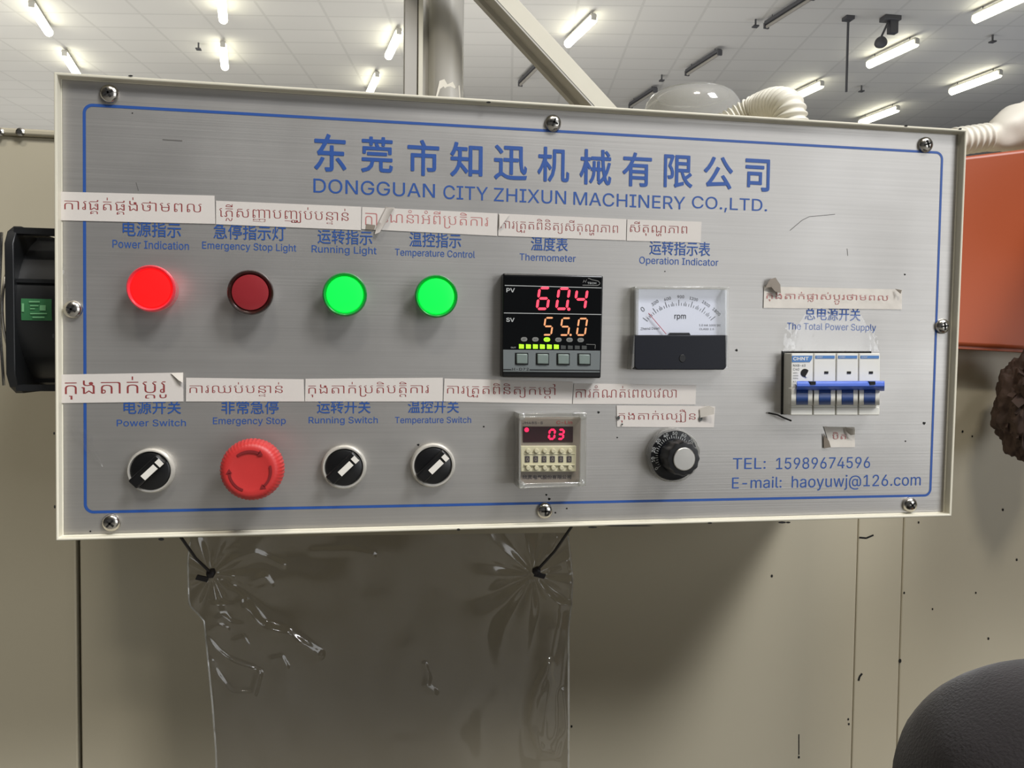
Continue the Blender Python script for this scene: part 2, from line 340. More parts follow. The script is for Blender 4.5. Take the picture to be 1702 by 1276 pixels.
# ------------------------------------------------------------------ letter outlines
KG = {  # Khmer letter outlines, 1000 units to the em
 '178017B6':'98,519 98,586 538,586 538,519;98,0 98,293 98,372* 209,451* 318,451 428,451* 538,372* 538,293 538,0 446,0 446,293 446,338* 383,384* 318,384 254,384* 190,338* 190,293 190,0;734,0 734,458 734,493* 703,519* 656,519 518,519 518,586 702,586 753,586* 806,557* 826,501* 826,458 826,0',
 '179A':'137,361 137,394 106,433* 76,469* 68,485* 68,491 68,497* 78,514* 105,551* 132,586 253,586 253,519 132,519 132,518 229,410 229,361;229,376 229,69 229,32* 193,0* 160,0 142,0 115,0* 61,17* 25,64* 25,108 25,148* 61,195* 113,217* 137,219 137,376;137,67 137,151 123,151* 92,133* 92,109 92,85* 121,67*',
 '1795':'537,215 537,0 431,0 318,103 204,0 98,0 98,384 72,417* 49,453* 49,466 49,476* 54,491* 69,512* 100,551* 126,586 415,586 430,586* 445,599* 445,613 445,674 537,674 537,610 537,564* 484,519* 419,519 128,519 124,513* 118,506* 116,502* 116,500 116,492* 131,468* 164,430* 190,400 190,81 318,198 445,82 445,215;537,198 445,198 445,245 411,245* 361,266* 333,307* 333,337 333,387* 405,439* 455,439 493,439* 537,409* 537,380;445,313 445,372 431,372* 410,365* 400,352* 400,342 400,327* 423,313*',
 '17D21782':'-513,-244 -513,-138 -513,-106* -475,-54* -389,-24* -317,-24 -245,-24* -159,-54* -122,-106* -122,-138 -122,-244 -204,-244 -204,-138 -204,-106* -254,-73* -317,-73 -380,-73* -431,-106* -431,-138 -431,-157 -343,-115 -312,-168 -431,-225 -431,-244',
 '178F':'98,519 98,586 537,586 537,519;98,247 190,247 190,219 221,219* 268,197* 296,150* 296,113 296,61* 236,0* 192,0 164,0 137,0* 98,30* 98,60;190,67 205,67* 224,78* 234,98* 234,112 234,130* 213,150* 190,151;98,229 98,293 98,451* 317,451 537,451* 537,293 537,0 445,0 445,293 445,338* 382,383* 317,383 253,383* 190,338* 190,293 190,229;98,247 190,247 190,219 221,219* 268,197* 296,150* 296,113 296,61* 236,0* 192,0 164,0 137,0* 98,30* 98,60;190,67 205,67* 224,78* 234,98* 234,112 234,130* 213,150* 190,151',
 '17CB':'-334,684 -334,879 -261,879 -261,684',
 '1784':'97,0 97,257 97,273* 74,285* 49,285 49,352 122,352 156,352* 189,316* 189,281 189,81 318,198 445,82 445,339 445,369* 418,403* 398,415 364,403* 294,383* 259,383 215,383* 141,410* 98,465* 98,507 98,674 189,674 189,507 189,483* 225,450* 259,450 277,450* 310,455* 334,462 319,473* 304,504* 304,523 304,541* 323,576* 363,599* 394,599 424,599* 464,577* 484,542* 484,520 484,502* 474,475* 460,462 487,450* 521,419* 537,375* 537,341 537,0 431,0 318,103 204,0',
 '179017B6':'537,216 537,158 537,79* 427,0* 317,0 98,0* 98,158 98,384 72,417* 49,453* 49,466 49,476* 54,491* 69,512* 100,551* 126,586 409,586 429,586* 445,598* 445,610 445,674 537,674 537,610 537,564* 486,519* 436,519 128,519 124,513* 118,506* 116,502* 116,500 116,492* 131,468* 164,430* 190,400 190,158 190,113* 253,67* 317,67 382,67* 445,113* 445,158 445,216;537,198 445,198 445,245 411,245* 361,266* 333,307* 333,337 333,387* 405,439* 455,439 493,439* 537,409* 537,380;445,313 445,372 431,372* 410,365* 400,352* 400,342 400,327* 423,313*;423,586 551,586 551,519 423,519;733,0 733,458 733,493* 702,519* 655,519 517,519 517,586 701,586 752,586* 805,557* 825,501* 825,458 825,0',
 '1798':'159,259 159,326 475,326 475,259;190,371 190,158 190,113* 253,67* 317,67 382,67* 445,113* 445,158 445,372 537,372 537,158 537,0* 317,0 98,0* 98,158 98,371;445,361 445,394 414,433* 384,469* 376,485* 376,491 376,497* 386,514* 413,551* 440,586 561,586 561,519 440,519 440,518 537,410 537,361;98,361 98,394 67,433* 37,469* 29,485* 29,491 29,497* 39,514* 66,551* 93,586 214,586 214,519 93,519 93,518 190,410 190,361',
 '1796':'98,234 98,451 98,488* 120,549* 171,586* 214,586 240,586* 290,556* 317,525 319,525 347,555* 400,586* 437,586 474,586* 518,549* 537,488* 537,451 537,0 445,0 445,451 445,482* 428,513* 410,513 395,513* 371,495* 350,470* 329,452* 317,452 305,452* 284,470* 262,495* 239,513* 225,513 207,513* 190,482* 190,451 190,234;98,247 190,247 190,219 221,219* 268,197* 296,150* 296,113 296,61* 236,0* 192,0 164,0 137,0* 98,30* 98,60;190,67 205,67* 224,78* 234,98* 234,112 234,130* 213,150* 190,151',
 '179B':'830,379 830,158 830,79* 728,0* 625,0 421,0* 421,158 421,428 421,473* 363,519* 305,519 247,519* 190,473* 190,428 190,235 98,235 98,428 98,586* 305,586 513,586* 513,428 513,158 513,113* 569,67* 625,67 682,67* 738,113* 738,158 738,379;98,247 190,247 190,219 221,219* 268,197* 296,150* 296,113 296,61* 236,0* 192,0 164,0 137,0* 98,30* 98,60;190,67 205,67* 224,78* 234,98* 234,112 234,130* 213,150* 190,151;738,361 738,394 707,433* 677,469* 669,485* 669,491 669,497* 679,514* 706,551* 733,586 854,586 854,519 733,519 733,518 830,410 830,361',
 '17C1':'189,377 189,102 189,82* 203,67* 221,67 268,67 268,0 171,0 134,0* 97,25* 97,50 97,377;97,361 97,394 66,433* 36,469* 28,485* 28,491 28,497* 38,514* 65,551* 92,586 213,586 213,519 92,519 92,518 189,410 189,361',
 '1797':'98,519 98,586 537,586 537,519;124,-4 81,-4* 30,50* 20,105 72,125 78,111* 90,91* 104,81* 113,81 121,81* 132,93* 132,106 132,129* 115,185* 98,247* 98,279 98,332* 147,409* 244,451* 317,451 427,451* 537,372* 537,293 537,0 445,0 445,293 445,338* 382,383* 317,383 253,383* 189,324* 189,279 189,249* 207,201* 224,146* 224,105 224,67* 197,18* 152,-4*',
 '17D2179B':'-524,-244 -524,-175* -501,-88* -463,-41* -419,-24* -398,-24 -371,-24* -333,-44* -305,-80* -294,-104 -275,-142* -258,-186* -238,-186 -219,-186* -198,-148* -189,-75* -190,-24 -108,-24 -108,-113* -144,-210* -202,-246* -236,-246 -280,-246* -324,-200* -341,-164 -353,-137* -370,-102* -386,-85* -399,-85 -412,-85* -428,-104* -438,-143* -442,-203* -442,-244',
 '17B8':'-85,684 -152,684 -152,903 -85,903;-451,684 -476,684* -500,720* -500,757 -500,790* -465,845* -397,879* -348,879 -312,879* -240,859* -173,825* -112,781* -85,757 -85,684;-426,747 -178,747 -205,767* -254,793* -297,809* -333,816* -348,816 -385,816* -426,786*',
 '179F':'169,419 148,446* 128,472* 122,485* 122,491 122,497* 132,514* 159,551* 186,586 464,586 464,519 186,519 186,518 251,444;830,378 830,158 830,79* 728,0* 625,0 421,0* 421,158 421,293 421,338* 363,383* 305,383 247,383* 190,338* 190,293 190,234 98,234 98,293 98,349* 144,419* 236,451* 305,451 374,451* 467,416* 513,346* 513,293 513,158 513,113* 569,67* 625,67 682,67* 738,113* 738,158 738,378;98,247 190,247 190,219 221,219* 268,197* 296,150* 296,113 296,61* 236,0* 192,0 164,0 137,0* 98,30* 98,60;190,67 205,67* 224,78* 234,98* 234,112 234,130* 213,150* 190,151;738,361 738,394 707,433* 677,469* 669,485* 669,491 669,497* 679,514* 706,551* 733,586 854,586 854,519 733,519 733,518 830,410 830,361',
 '178917B6.a':'1050,0 1050,458 1050,493* 1019,519* 972,519 834,519 834,586 1018,586 1069,586* 1122,557* 1142,501* 1142,458 1142,0;503,533 528,555* 603,591* 659,591 737,591* 821,547* 854,473* 854,428 854,0 762,0 762,428 762,473* 706,524* 650,524 604,524* 554,497* 529,476;98,234 98,451 98,488* 120,549* 171,586* 214,586 240,586* 290,556* 317,525 319,525 347,555* 400,586* 437,586 474,586* 518,549* 537,488* 537,451 537,0 445,0 445,451 445,482* 428,513* 410,513 395,513* 371,495* 350,470* 329,452* 317,452 305,452* 284,470* 262,495* 239,513* 225,513 207,513* 190,482* 190,451 190,234;98,247 190,247 190,219 221,219* 268,197* 296,150* 296,113 296,61* 236,0* 192,0 164,0 137,0* 98,30* 98,60;190,67 205,67* 224,78* 234,98* 234,112 234,130* 213,150* 190,151',
 '17D21789.a':'-854,-146 -854,-70 -854,-47* -826,-24* -804,-24 -789,-24 -764,-24* -719,-34* -678,-48* -641,-62* -625,-67 -605,-60* -560,-40* -509,-24* -479,-24 -144,-24 -120,-24* -98,-47* -98,-70 -98,-146 -180,-146 -180,-74 -420,-74 -420,-146 -502,-146 -502,-74 -625,-117 -772,-74 -772,-111 -731,-111 -731,-146;-281,-248 -338,-248* -447,-237* -499,-230 -551,-223* -660,-216* -717,-216 -854,-216 -854,-169 -717,-169 -637,-169* -499,-179* -441,-191 -383,-203* -287,-214* -253,-214 -219,-214* -180,-205* -180,-199 -262,-199 -262,-161 -98,-161 -98,-183 -98,-216* -189,-248*',
 '1794':'190,371 190,158 190,113* 253,67* 317,67 382,67* 445,113* 445,158 445,372 537,372 537,158 537,0* 317,0 98,0* 98,158 98,371;445,361 445,394 414,433* 384,469* 376,485* 376,491 376,497* 386,514* 413,551* 440,586 561,586 561,519 440,519 440,518 537,410 537,361;98,361 98,394 67,433* 37,469* 29,485* 29,491 29,497* 39,514* 66,551* 93,586 214,586 214,519 93,519 93,518 190,410 190,361',
 '1789':'683,-244 645,-244* 583,-227* 529,-199* 502,-183 476,-167* 408,-151* 332,-146* 293,-146 98,-146 98,-88 293,-88 346,-88* 436,-99* 510,-120* 537,-136 564,-152* 613,-174* 660,-186* 683,-186 729,-186* 766,-145* 768,-107 694,-107 694,-49 854,-49 854,-70 854,-124* 813,-202* 737,-244*;503,533 528,555* 603,591* 659,591 737,591* 821,547* 854,473* 854,428 854,0 762,0 762,428 762,473* 706,524* 650,524 604,524* 554,497* 529,476;98,234 98,451 98,488* 120,549* 171,586* 214,586 240,586* 290,556* 317,525 319,525 347,555* 400,586* 437,586 474,586* 518,549* 537,488* 537,451 537,0 445,0 445,451 445,482* 428,513* 410,513 395,513* 371,495* 350,470* 329,452* 317,452 305,452* 284,470* 262,495* 239,513* 225,513 207,513* 190,482* 190,451 190,234;98,247 190,247 190,219 221,219* 268,197* 296,150* 296,113 296,61* 236,0* 192,0 164,0 137,0* 98,30* 98,60;190,67 205,67* 224,78* 234,98* 234,112 234,130* 213,150* 190,151',
 '17D21788':'130,377 130,-136 130,-173* 99,-221* 36,-244* -11,-244 -36,-244* -80,-230* -99,-216 -118,-230* -159,-244* -182,-244 -219,-244* -274,-225* -303,-190* -303,-165 -303,-123 -303,-105* -323,-86* -343,-86 -362,-86* -382,-105* -382,-123 -382,-200 -343,-200 -343,-244 -464,-244 -464,-123 -464,-77* -407,-31* -343,-31 -279,-31* -221,-77* -221,-123 -221,-134 -221,-150* -198,-171* -180,-171 -162,-171* -137,-150* -137,-134 -137,-49 -55,-49 -55,-134 -55,-150* -31,-171* -9,-171 14,-171* 38,-150* 38,-134 38,377;38,361 38,394 7,433* -23,469* -31,485* -31,491 -31,497* -21,514* 6,551* 33,586 154,586 154,519 33,519 33,518 130,410 130,361',
 '179317B6':'97,0 97,246 189,246 189,171 227,171* 278,153* 313,128* 327,115 343,101* 379,67* 399,67 412,67* 437,83* 455,120* 455,149 455,176* 434,214* 392,239* 358,244 294,255* 196,287* 131,332* 98,391* 98,428 98,473* 140,545* 236,586* 317,586 399,586* 495,550* 537,491* 537,456 537,429* 511,381* 453,351* 403,351 396,351 396,411 413,411* 434,423* 445,445* 445,459 445,474* 421,502* 368,519* 323,519 248,519* 189,473* 189,428 189,397* 228,352* 306,321* 363,311 429,300* 510,256* 547,191* 547,147 547,101* 506,35* 439,0* 399,0 363,0* 315,32* 289,55 273,70* 244,92* 212,104* 189,104 189,0;734,0 734,458 734,493* 703,519* 656,519 518,519 518,586 702,586 753,586* 806,557* 826,501* 826,458 826,0',
 '17D21791':'-224,-244 -219,-238* -212,-226* -212,-220 -212,-215* -219,-206* -226,-207 -425,-219 -458,-221* -497,-204* -513,-177* -513,-163 -513,-141* -478,-106* -436,-102 -285,-90 -247,-87* -210,-69* -209,-61 -248,-61 -248,-24 -122,-24 -122,-45 -122,-66* -144,-96* -188,-113* -222,-117 -395,-137 -416,-139* -433,-151* -432,-162 -431,-173* -412,-179* -392,-177 -122,-148 -122,-203 -122,-223* -139,-244* -155,-244',
 '1793':'97,0 97,246 189,246 189,171 227,171* 278,153* 313,128* 327,115 343,101* 379,67* 399,67 412,67* 437,83* 455,120* 455,149 455,176* 434,214* 392,239* 358,244 294,255* 196,287* 131,332* 98,391* 98,428 98,473* 140,545* 236,586* 317,586 399,586* 495,550* 537,491* 537,456 537,429* 511,381* 453,351* 403,351 396,351 396,411 413,411* 434,423* 445,445* 445,459 445,474* 421,502* 368,519* 323,519 248,519* 189,473* 189,428 189,397* 228,352* 306,321* 363,311 429,300* 510,256* 547,191* 547,147 547,101* 506,35* 439,0* 399,0 363,0* 315,32* 289,55 273,70* 244,92* 212,104* 189,104 189,0',
 '178E':'98,235 98,428 98,507* 200,586* 302,586 404,586* 507,507* 507,428 507,81 620,184 732,82 732,428 732,507* 835,586* 937,586 1039,586* 1142,507* 1142,428 1142,0 1050,0 1050,428 1050,473* 993,519* 937,519 881,519* 824,473* 824,428 824,0 718,0 620,89 521,0 415,0 415,428 415,473* 358,519* 302,519 246,519* 190,473* 190,428 190,235;98,247 190,247 190,219 221,219* 268,197* 296,150* 296,113 296,61* 236,0* 192,0 164,0 137,0* 98,30* 98,60;190,67 205,67* 224,78* 234,98* 234,112 234,130* 213,150* 190,151',
 '17C6':'-296,684 -327,684* -378,715* -409,766* -409,797 -409,828* -378,879* -327,910* -296,910 -265,910* -214,879* -183,828* -183,797 -183,766* -214,715* -265,684*;-297,745 -275,745* -244,775* -244,797 -244,819* -274,851* -297,851 -319,851* -349,820* -349,797 -349,775* -318,745*',
 '17A2':'548,375 548,50 548,25* 512,0* 475,0 387,0 387,67 422,67* 456,80* 456,95 456,259 201,259 201,50 201,25* 164,0* 127,0 40,0 40,67 75,67* 109,80* 109,95 109,375 201,375 201,327 456,327 456,375;456,361 456,394 425,433* 395,469* 387,485* 387,491 387,497* 397,514* 424,551* 451,586 572,586 572,519 451,519 451,518 548,410 548,361;109,361 109,394 78,433* 48,469* 40,485* 40,491 40,497* 50,514* 77,551* 104,586 225,586 225,519 104,519 104,518 201,410 201,361',
 '17D2179A':'190,377 190,-97 190,-121* 216,-157* 260,-177* 287,-177 328,-177* 385,-134* 385,-97 385,-49 477,-49 477,-103 477,-153* 423,-216* 336,-244* 287,-244 238,-244* 152,-216* 98,-153* 98,-103 98,377;98,361 98,394 67,433* 37,469* 29,485* 29,491 29,497* 39,514* 66,551* 93,586 214,586 214,519 93,519 93,518 190,410 190,361',
 '17B7':'-451,684 -476,684* -500,720* -500,757 -500,790* -465,845* -397,879* -348,879 -312,879* -240,859* -173,825* -112,781* -85,757 -85,684;-426,747 -178,747 -205,767* -254,793* -297,809* -333,816* -348,816 -385,816* -426,786*',
 '17BD':'-456,-244 -456,-34 -369,-34 -369,-186 -297,-122 -226,-185 -226,-34 -139,-34 -139,-244 -236,-244 -297,-191 -358,-244',
 '17D21799':'194,370 194,-103 194,-153* 139,-216* 51,-244* 2,-244 -51,-244* -136,-215* -185,-153* -185,-103 -185,-49 -103,-49 -103,-97 -103,-134* -48,-177* -1,-177 26,-177* 73,-157* 102,-121* 102,-97 102,370;102,361 102,394 71,433* 41,469* 33,485* 33,491 33,497* 43,514* 70,551* 97,586 218,586 218,519 97,519 97,518 194,410 194,361',
 '17BB':'-321,-244 -321,-92 -373,-92 -373,-34 -229,-34 -229,-244',
 '17D217A0':'-441,-244 -471,-244* -508,-206* -508,-172 -508,-24 -426,-24 -426,-150 -426,-178* -398,-178 -386,-178 -358,-178* -358,-148 -358,-101 -358,-59* -312,-24* -272,-24 -203,-24 -166,-24* -126,-64* -126,-108 -126,-244 -208,-244 -208,-120 -208,-106* -223,-90* -238,-90 -246,-90 -276,-90* -276,-120 -276,-175 -276,-207* -305,-244* -340,-244',
 '179717B6':'98,519 98,586 537,586 537,519;124,-4 81,-4* 30,50* 20,105 72,125 78,111* 90,91* 104,81* 113,81 121,81* 132,93* 132,106 132,129* 115,185* 98,247* 98,279 98,332* 147,409* 244,451* 317,451 427,451* 537,372* 537,293 537,0 445,0 445,293 445,338* 382,383* 317,383 253,383* 189,324* 189,279 189,249* 207,201* 224,146* 224,105 224,67* 197,18* 152,-4*;733,0 733,458 733,493* 702,519* 655,519 517,519 517,586 701,586 752,586* 805,557* 825,501* 825,458 825,0',
 '1780':'98,519 98,586 538,586 538,519;98,0 98,293 98,372* 209,451* 318,451 428,451* 538,372* 538,293 538,0 446,0 446,293 446,338* 383,384* 318,384 254,384* 190,338* 190,293 190,0',
 '178F17B6':'98,519 98,586 537,586 537,519;98,247 190,247 190,219 221,219* 268,197* 296,150* 296,113 296,61* 236,0* 192,0 164,0 137,0* 98,30* 98,60;190,67 205,67* 224,78* 234,98* 234,112 234,130* 213,150* 190,151;98,229 98,293 98,451* 317,451 537,451* 537,293 537,0 445,0 445,293 445,338* 382,383* 317,383 253,383* 190,338* 190,293 190,229;98,247 190,247 190,219 221,219* 268,197* 296,150* 296,113 296,61* 236,0* 192,0 164,0 137,0* 98,30* 98,60;190,67 205,67* 224,78* 234,98* 234,112 234,130* 213,150* 190,151;733,0 733,458 733,493* 702,519* 655,519 517,519 517,586 701,586 752,586* 805,557* 825,501* 825,458 825,0',
 '17D2178F':'-448,-244 -480,-244* -513,-216* -513,-188 -513,-138 -513,-106* -475,-54* -389,-24* -317,-24 -245,-24* -159,-54* -122,-106* -122,-138 -122,-244 -204,-244 -204,-138 -204,-106* -254,-73* -317,-73 -380,-73* -431,-106* -431,-138 -431,-179 -431,-187* -418,-195* -405,-195 -340,-195 -340,-244',
 '17BC':'-297,-244 -370,-244* -439,-188* -439,-137 -439,-34 -357,-34 -357,-137 -357,-151* -344,-174* -317,-186* -297,-186 -267,-186* -237,-159* -237,-137 -237,-34 -155,-34 -155,-137 -155,-188* -223,-244*',
 '1788':'1154,379 1154,158 1154,106* 1108,35* 1017,0* 949,0 895,0* 816,24* 790,48 764,24* 684,0* 628,0 525,0* 421,79* 421,158 421,428 421,473* 363,519* 305,519 247,519* 190,473* 190,428 190,229 98,229 98,428 98,507* 202,586* 305,586 409,586* 513,507* 513,428 513,158 513,113* 570,67* 628,67 667,67* 719,87* 744,128* 744,158 744,379 836,379 836,158 836,128* 861,87* 912,67* 949,67 987,67* 1037,87* 1062,128* 1062,158 1062,379;98,247 190,247 190,219 221,219* 268,197* 296,150* 296,113 296,61* 236,0* 192,0 164,0 137,0* 98,30* 98,60;190,67 205,67* 224,78* 234,98* 234,112 234,130* 213,150* 190,151;1062,361 1062,394 1031,433* 1001,469* 993,485* 993,491 993,497* 1003,514* 1030,551* 1057,586 1178,586 1178,519 1057,519 1057,518 1154,410 1154,361;744,361 744,394 713,433* 683,469* 675,485* 675,491 675,497* 685,514* 712,551* 739,586 860,586 860,519 739,519 739,518 836,410 836,361',
 '179817C5':'159,259 159,326 475,326 475,259;190,371 190,158 190,113* 253,67* 317,67 382,67* 445,113* 445,158 445,372 537,372 537,158 537,0* 317,0 98,0* 98,158 98,371;445,361 445,394 414,433* 384,469* 376,485* 376,491 376,497* 386,514* 413,551* 440,586 561,586 561,519 440,519 440,518 537,410 537,361;98,361 98,394 67,433* 37,469* 29,485* 29,491 29,497* 39,514* 66,551* 93,586 214,586 214,519 93,519 93,518 190,410 190,361;814,605 722,605 722,750 722,771* 710,787* 688,787 625,787 625,854 727,854 764,854* 801,830* 814,783* 814,750;733,0 733,458 733,493* 702,519* 655,519 517,519 517,586 701,586 752,586* 805,557* 825,501* 825,458 825,0',
 '179C':'137,354 137,394 95,434* 56,472* 45,488* 45,494 45,500* 54,516* 81,552* 107,586 156,586 174,586* 191,598* 191,610 191,674 283,674 283,610 283,580* 255,539* 199,519* 156,519 107,519 107,518 229,410 229,354;229,376 229,69 229,32* 193,0* 160,0 142,0 115,0* 61,17* 25,64* 25,108 25,148* 61,195* 113,217* 137,219 137,376;137,67 137,151 123,151* 92,133* 92,109 92,85* 121,67*',
 '179B17B6':'830,379 830,158 830,79* 728,0* 625,0 421,0* 421,158 421,428 421,473* 363,519* 305,519 247,519* 190,473* 190,428 190,235 98,235 98,428 98,586* 305,586 513,586* 513,428 513,158 513,113* 569,67* 625,67 682,67* 738,113* 738,158 738,379;98,247 190,247 190,219 221,219* 268,197* 296,150* 296,113 296,61* 236,0* 192,0 164,0 137,0* 98,30* 98,60;190,67 205,67* 224,78* 234,98* 234,112 234,130* 213,150* 190,151;738,361 738,394 707,433* 677,469* 669,485* 669,491 669,497* 679,514* 706,551* 733,586 854,586 854,519 733,519 733,518 830,410 830,361;1026,0 1026,458 1026,493* 995,519* 948,519 810,519 810,586 994,586 1045,586* 1098,557* 1118,501* 1118,458 1118,0',
 '17D21794':'190,376 190,-239 80,-239 -5,-178 -90,-239 -192,-239 -192,-49 -61,-49 -61,-95 -110,-95 -110,-168 -5,-93 98,-167 98,376;98,361 98,394 67,433* 37,469* 29,485* 29,491 29,497* 39,514* 66,551* 93,586 214,586 214,519 93,519 93,518 190,410 190,361',
 '17BF.right1':'190,581 190,-127 190,-244* 0,-244 -189,-244* -189,-127 -189,-49 -72,-49 -72,-107 -97,-107 -97,-127 -97,-152* -49,-177* 0,-177 49,-177* 98,-152* 98,-127 98,581;98,578 98,630 98,661* 76,702* 33,723* 0,723 -183,723 -224,723* -254,764* -254,804 -254,830* -228,882* -173,918* -131,918 -102,918* -49,903* 19,866* 69,832 113,803* 166,737* 190,667* 190,630 190,578;-181,786 8,786 -16,807* -62,837* -105,854* -124,854 -148,854* -181,820*;-10,863 -77,894 -77,967 -10,967;98,802 30,839 30,942 98,942',
 '179517B6':'537,215 537,0 431,0 318,103 204,0 98,0 98,384 72,417* 49,453* 49,466 49,476* 54,491* 69,512* 100,551* 126,586 415,586 430,586* 445,599* 445,613 445,674 537,674 537,610 537,564* 484,519* 419,519 128,519 124,513* 118,506* 116,502* 116,500 116,492* 131,468* 164,430* 190,400 190,81 318,198 445,82 445,215;537,198 445,198 445,245 411,245* 361,266* 333,307* 333,337 333,387* 405,439* 455,439 493,439* 537,409* 537,380;445,313 445,372 431,372* 410,365* 400,352* 400,342 400,327* 423,313*;423,586 551,586 551,519 423,519;733,0 733,458 733,493* 702,519* 655,519 517,519 517,586 701,586 752,586* 805,557* 825,501* 825,458 825,0',
}
KL = [
 '178017B6@0,0 179A@924,0 1795@1212,0 17D21782@1846,-26 178F@1847,0 17CB@2462,-29 1795@2482,0 17D21782@3116,-26 1784@3117,0 17CB@3706,30 179017B6@3752,0 1798@4675,0 1796@5310,0 179B@5945,0',
 '17C1@0,0 1797@288,0 17D2179B@919,-26 17B8@900,-29 179F@923,0 178917B6.a@1851,0 17D21789.a@2822,-22 1794@3091,0 1789@3726,0 17D21788@4678,0 1794@4912,0 17CB@5501,-29 1794@5547,0 179317B6@6182,0 17D21791@6816,-26 1793@7106,0 17CB@7705,-29',
 '178017B6@0,0',
 '178E@0,0 179317B6@1240,0 17C6@1839,-29 17A2@2164,0 17C6@2776,-29 1796@2799,0 17B8@3411,-29 17D2179A@3434,0 1794@3721,0 178F@4356,0 17B7@4971,-29 178017B6@4991,0 179A@5915,0',
 '178017B6@0,0 179A@924,0 17D2179A@1212,0 178F@1499,0 17BD@2113,-26 178F@2134,0 1796@2769,0 17B7@3381,-29 1793@3404,0 17B7@4003,-29 178F@4039,0 17D21799@4674,0 179F@4972,0 17B8@5868,-29 178F@5900,0 17BB@6514,-26 178E@6535,0 17D217A0@7472,-26 179717B6@7775,0 1796@8698,0',
 '179F@0,0 17B8@896,-29 178F@928,0 17BB@1542,-26 178E@1563,0 17D217A0@2500,-26 179717B6@2803,0 1796@3726,0',
 '1780@0,0 17BB@614,-26 1784@636,0 178F17B6@1271,0 1780@2194,0 17CB@2807,-29 1794@2830,0 17D2178F@3464,-26 179A@3465,0 17BC@3911,-26',
 '178017B6@0,0 179A@924,0 1788@1212,0 1794@2463,0 17CB@3052,-29 1794@3098,0 179317B6@3733,0 17D21791@4367,-26 1793@4657,0 17CB@5256,-29',
 '1780@0,0 17BB@614,-26 1784@636,0 178F17B6@1271,0 1780@2194,0 17CB@2807,-29 17D2179A@2830,0 1794@3117,0 178F@3752,0 17B7@4367,-29 1794@4387,0 178F@5022,0 17D2178F@5656,-26 17B7@5637,-29 178017B6@5657,0 179A@6581,0',
 '178017B6@0,0 179A@924,0 17D2179A@1212,0 178F@1499,0 17BD@2113,-26 178F@2134,0 1796@2769,0 17B7@3381,-29 1793@3404,0 17B7@4003,-29 178F@4039,0 17D21799@4674,0 1780@4972,0 17C1@5608,0 179817C5@5896,0 17D2178F@6530,-26',
 '178017B6@0,0 179A@924,0 1780@1212,0 17C6@1825,-29 178E@1848,0 178F@3088,0 17CB@3703,-29 17C1@3723,0 1796@4011,0 179B@4646,0 17C1@5574,0 179C@5862,0 179B17B6@6188,0',
 '1780@0,0 17BB@614,-26 1784@636,0 178F17B6@1271,0 1780@2194,0 17CB@2807,-29 17C1@2830,0 179B@3118,0 17D21794@4046,0 17BF.right1@4340,0 1793@4628,0',
 '1780@0,0 17BB@614,-26 1784@636,0 178F17B6@1271,0 1780@2194,0 17CB@2807,-29 179517B6@2830,0 17D2179B@3464,-26 179F@3753,0 17CB@4649,-29 1794@4681,0 17D2178F@5315,-26 17BC@5295,-296 179A@5316,0 179017B6@5604,0 1798@6527,0 1796@7162,0 179B@7797,0',
 '1794@0,0 17B7@589,-29 178F@635,0',
]
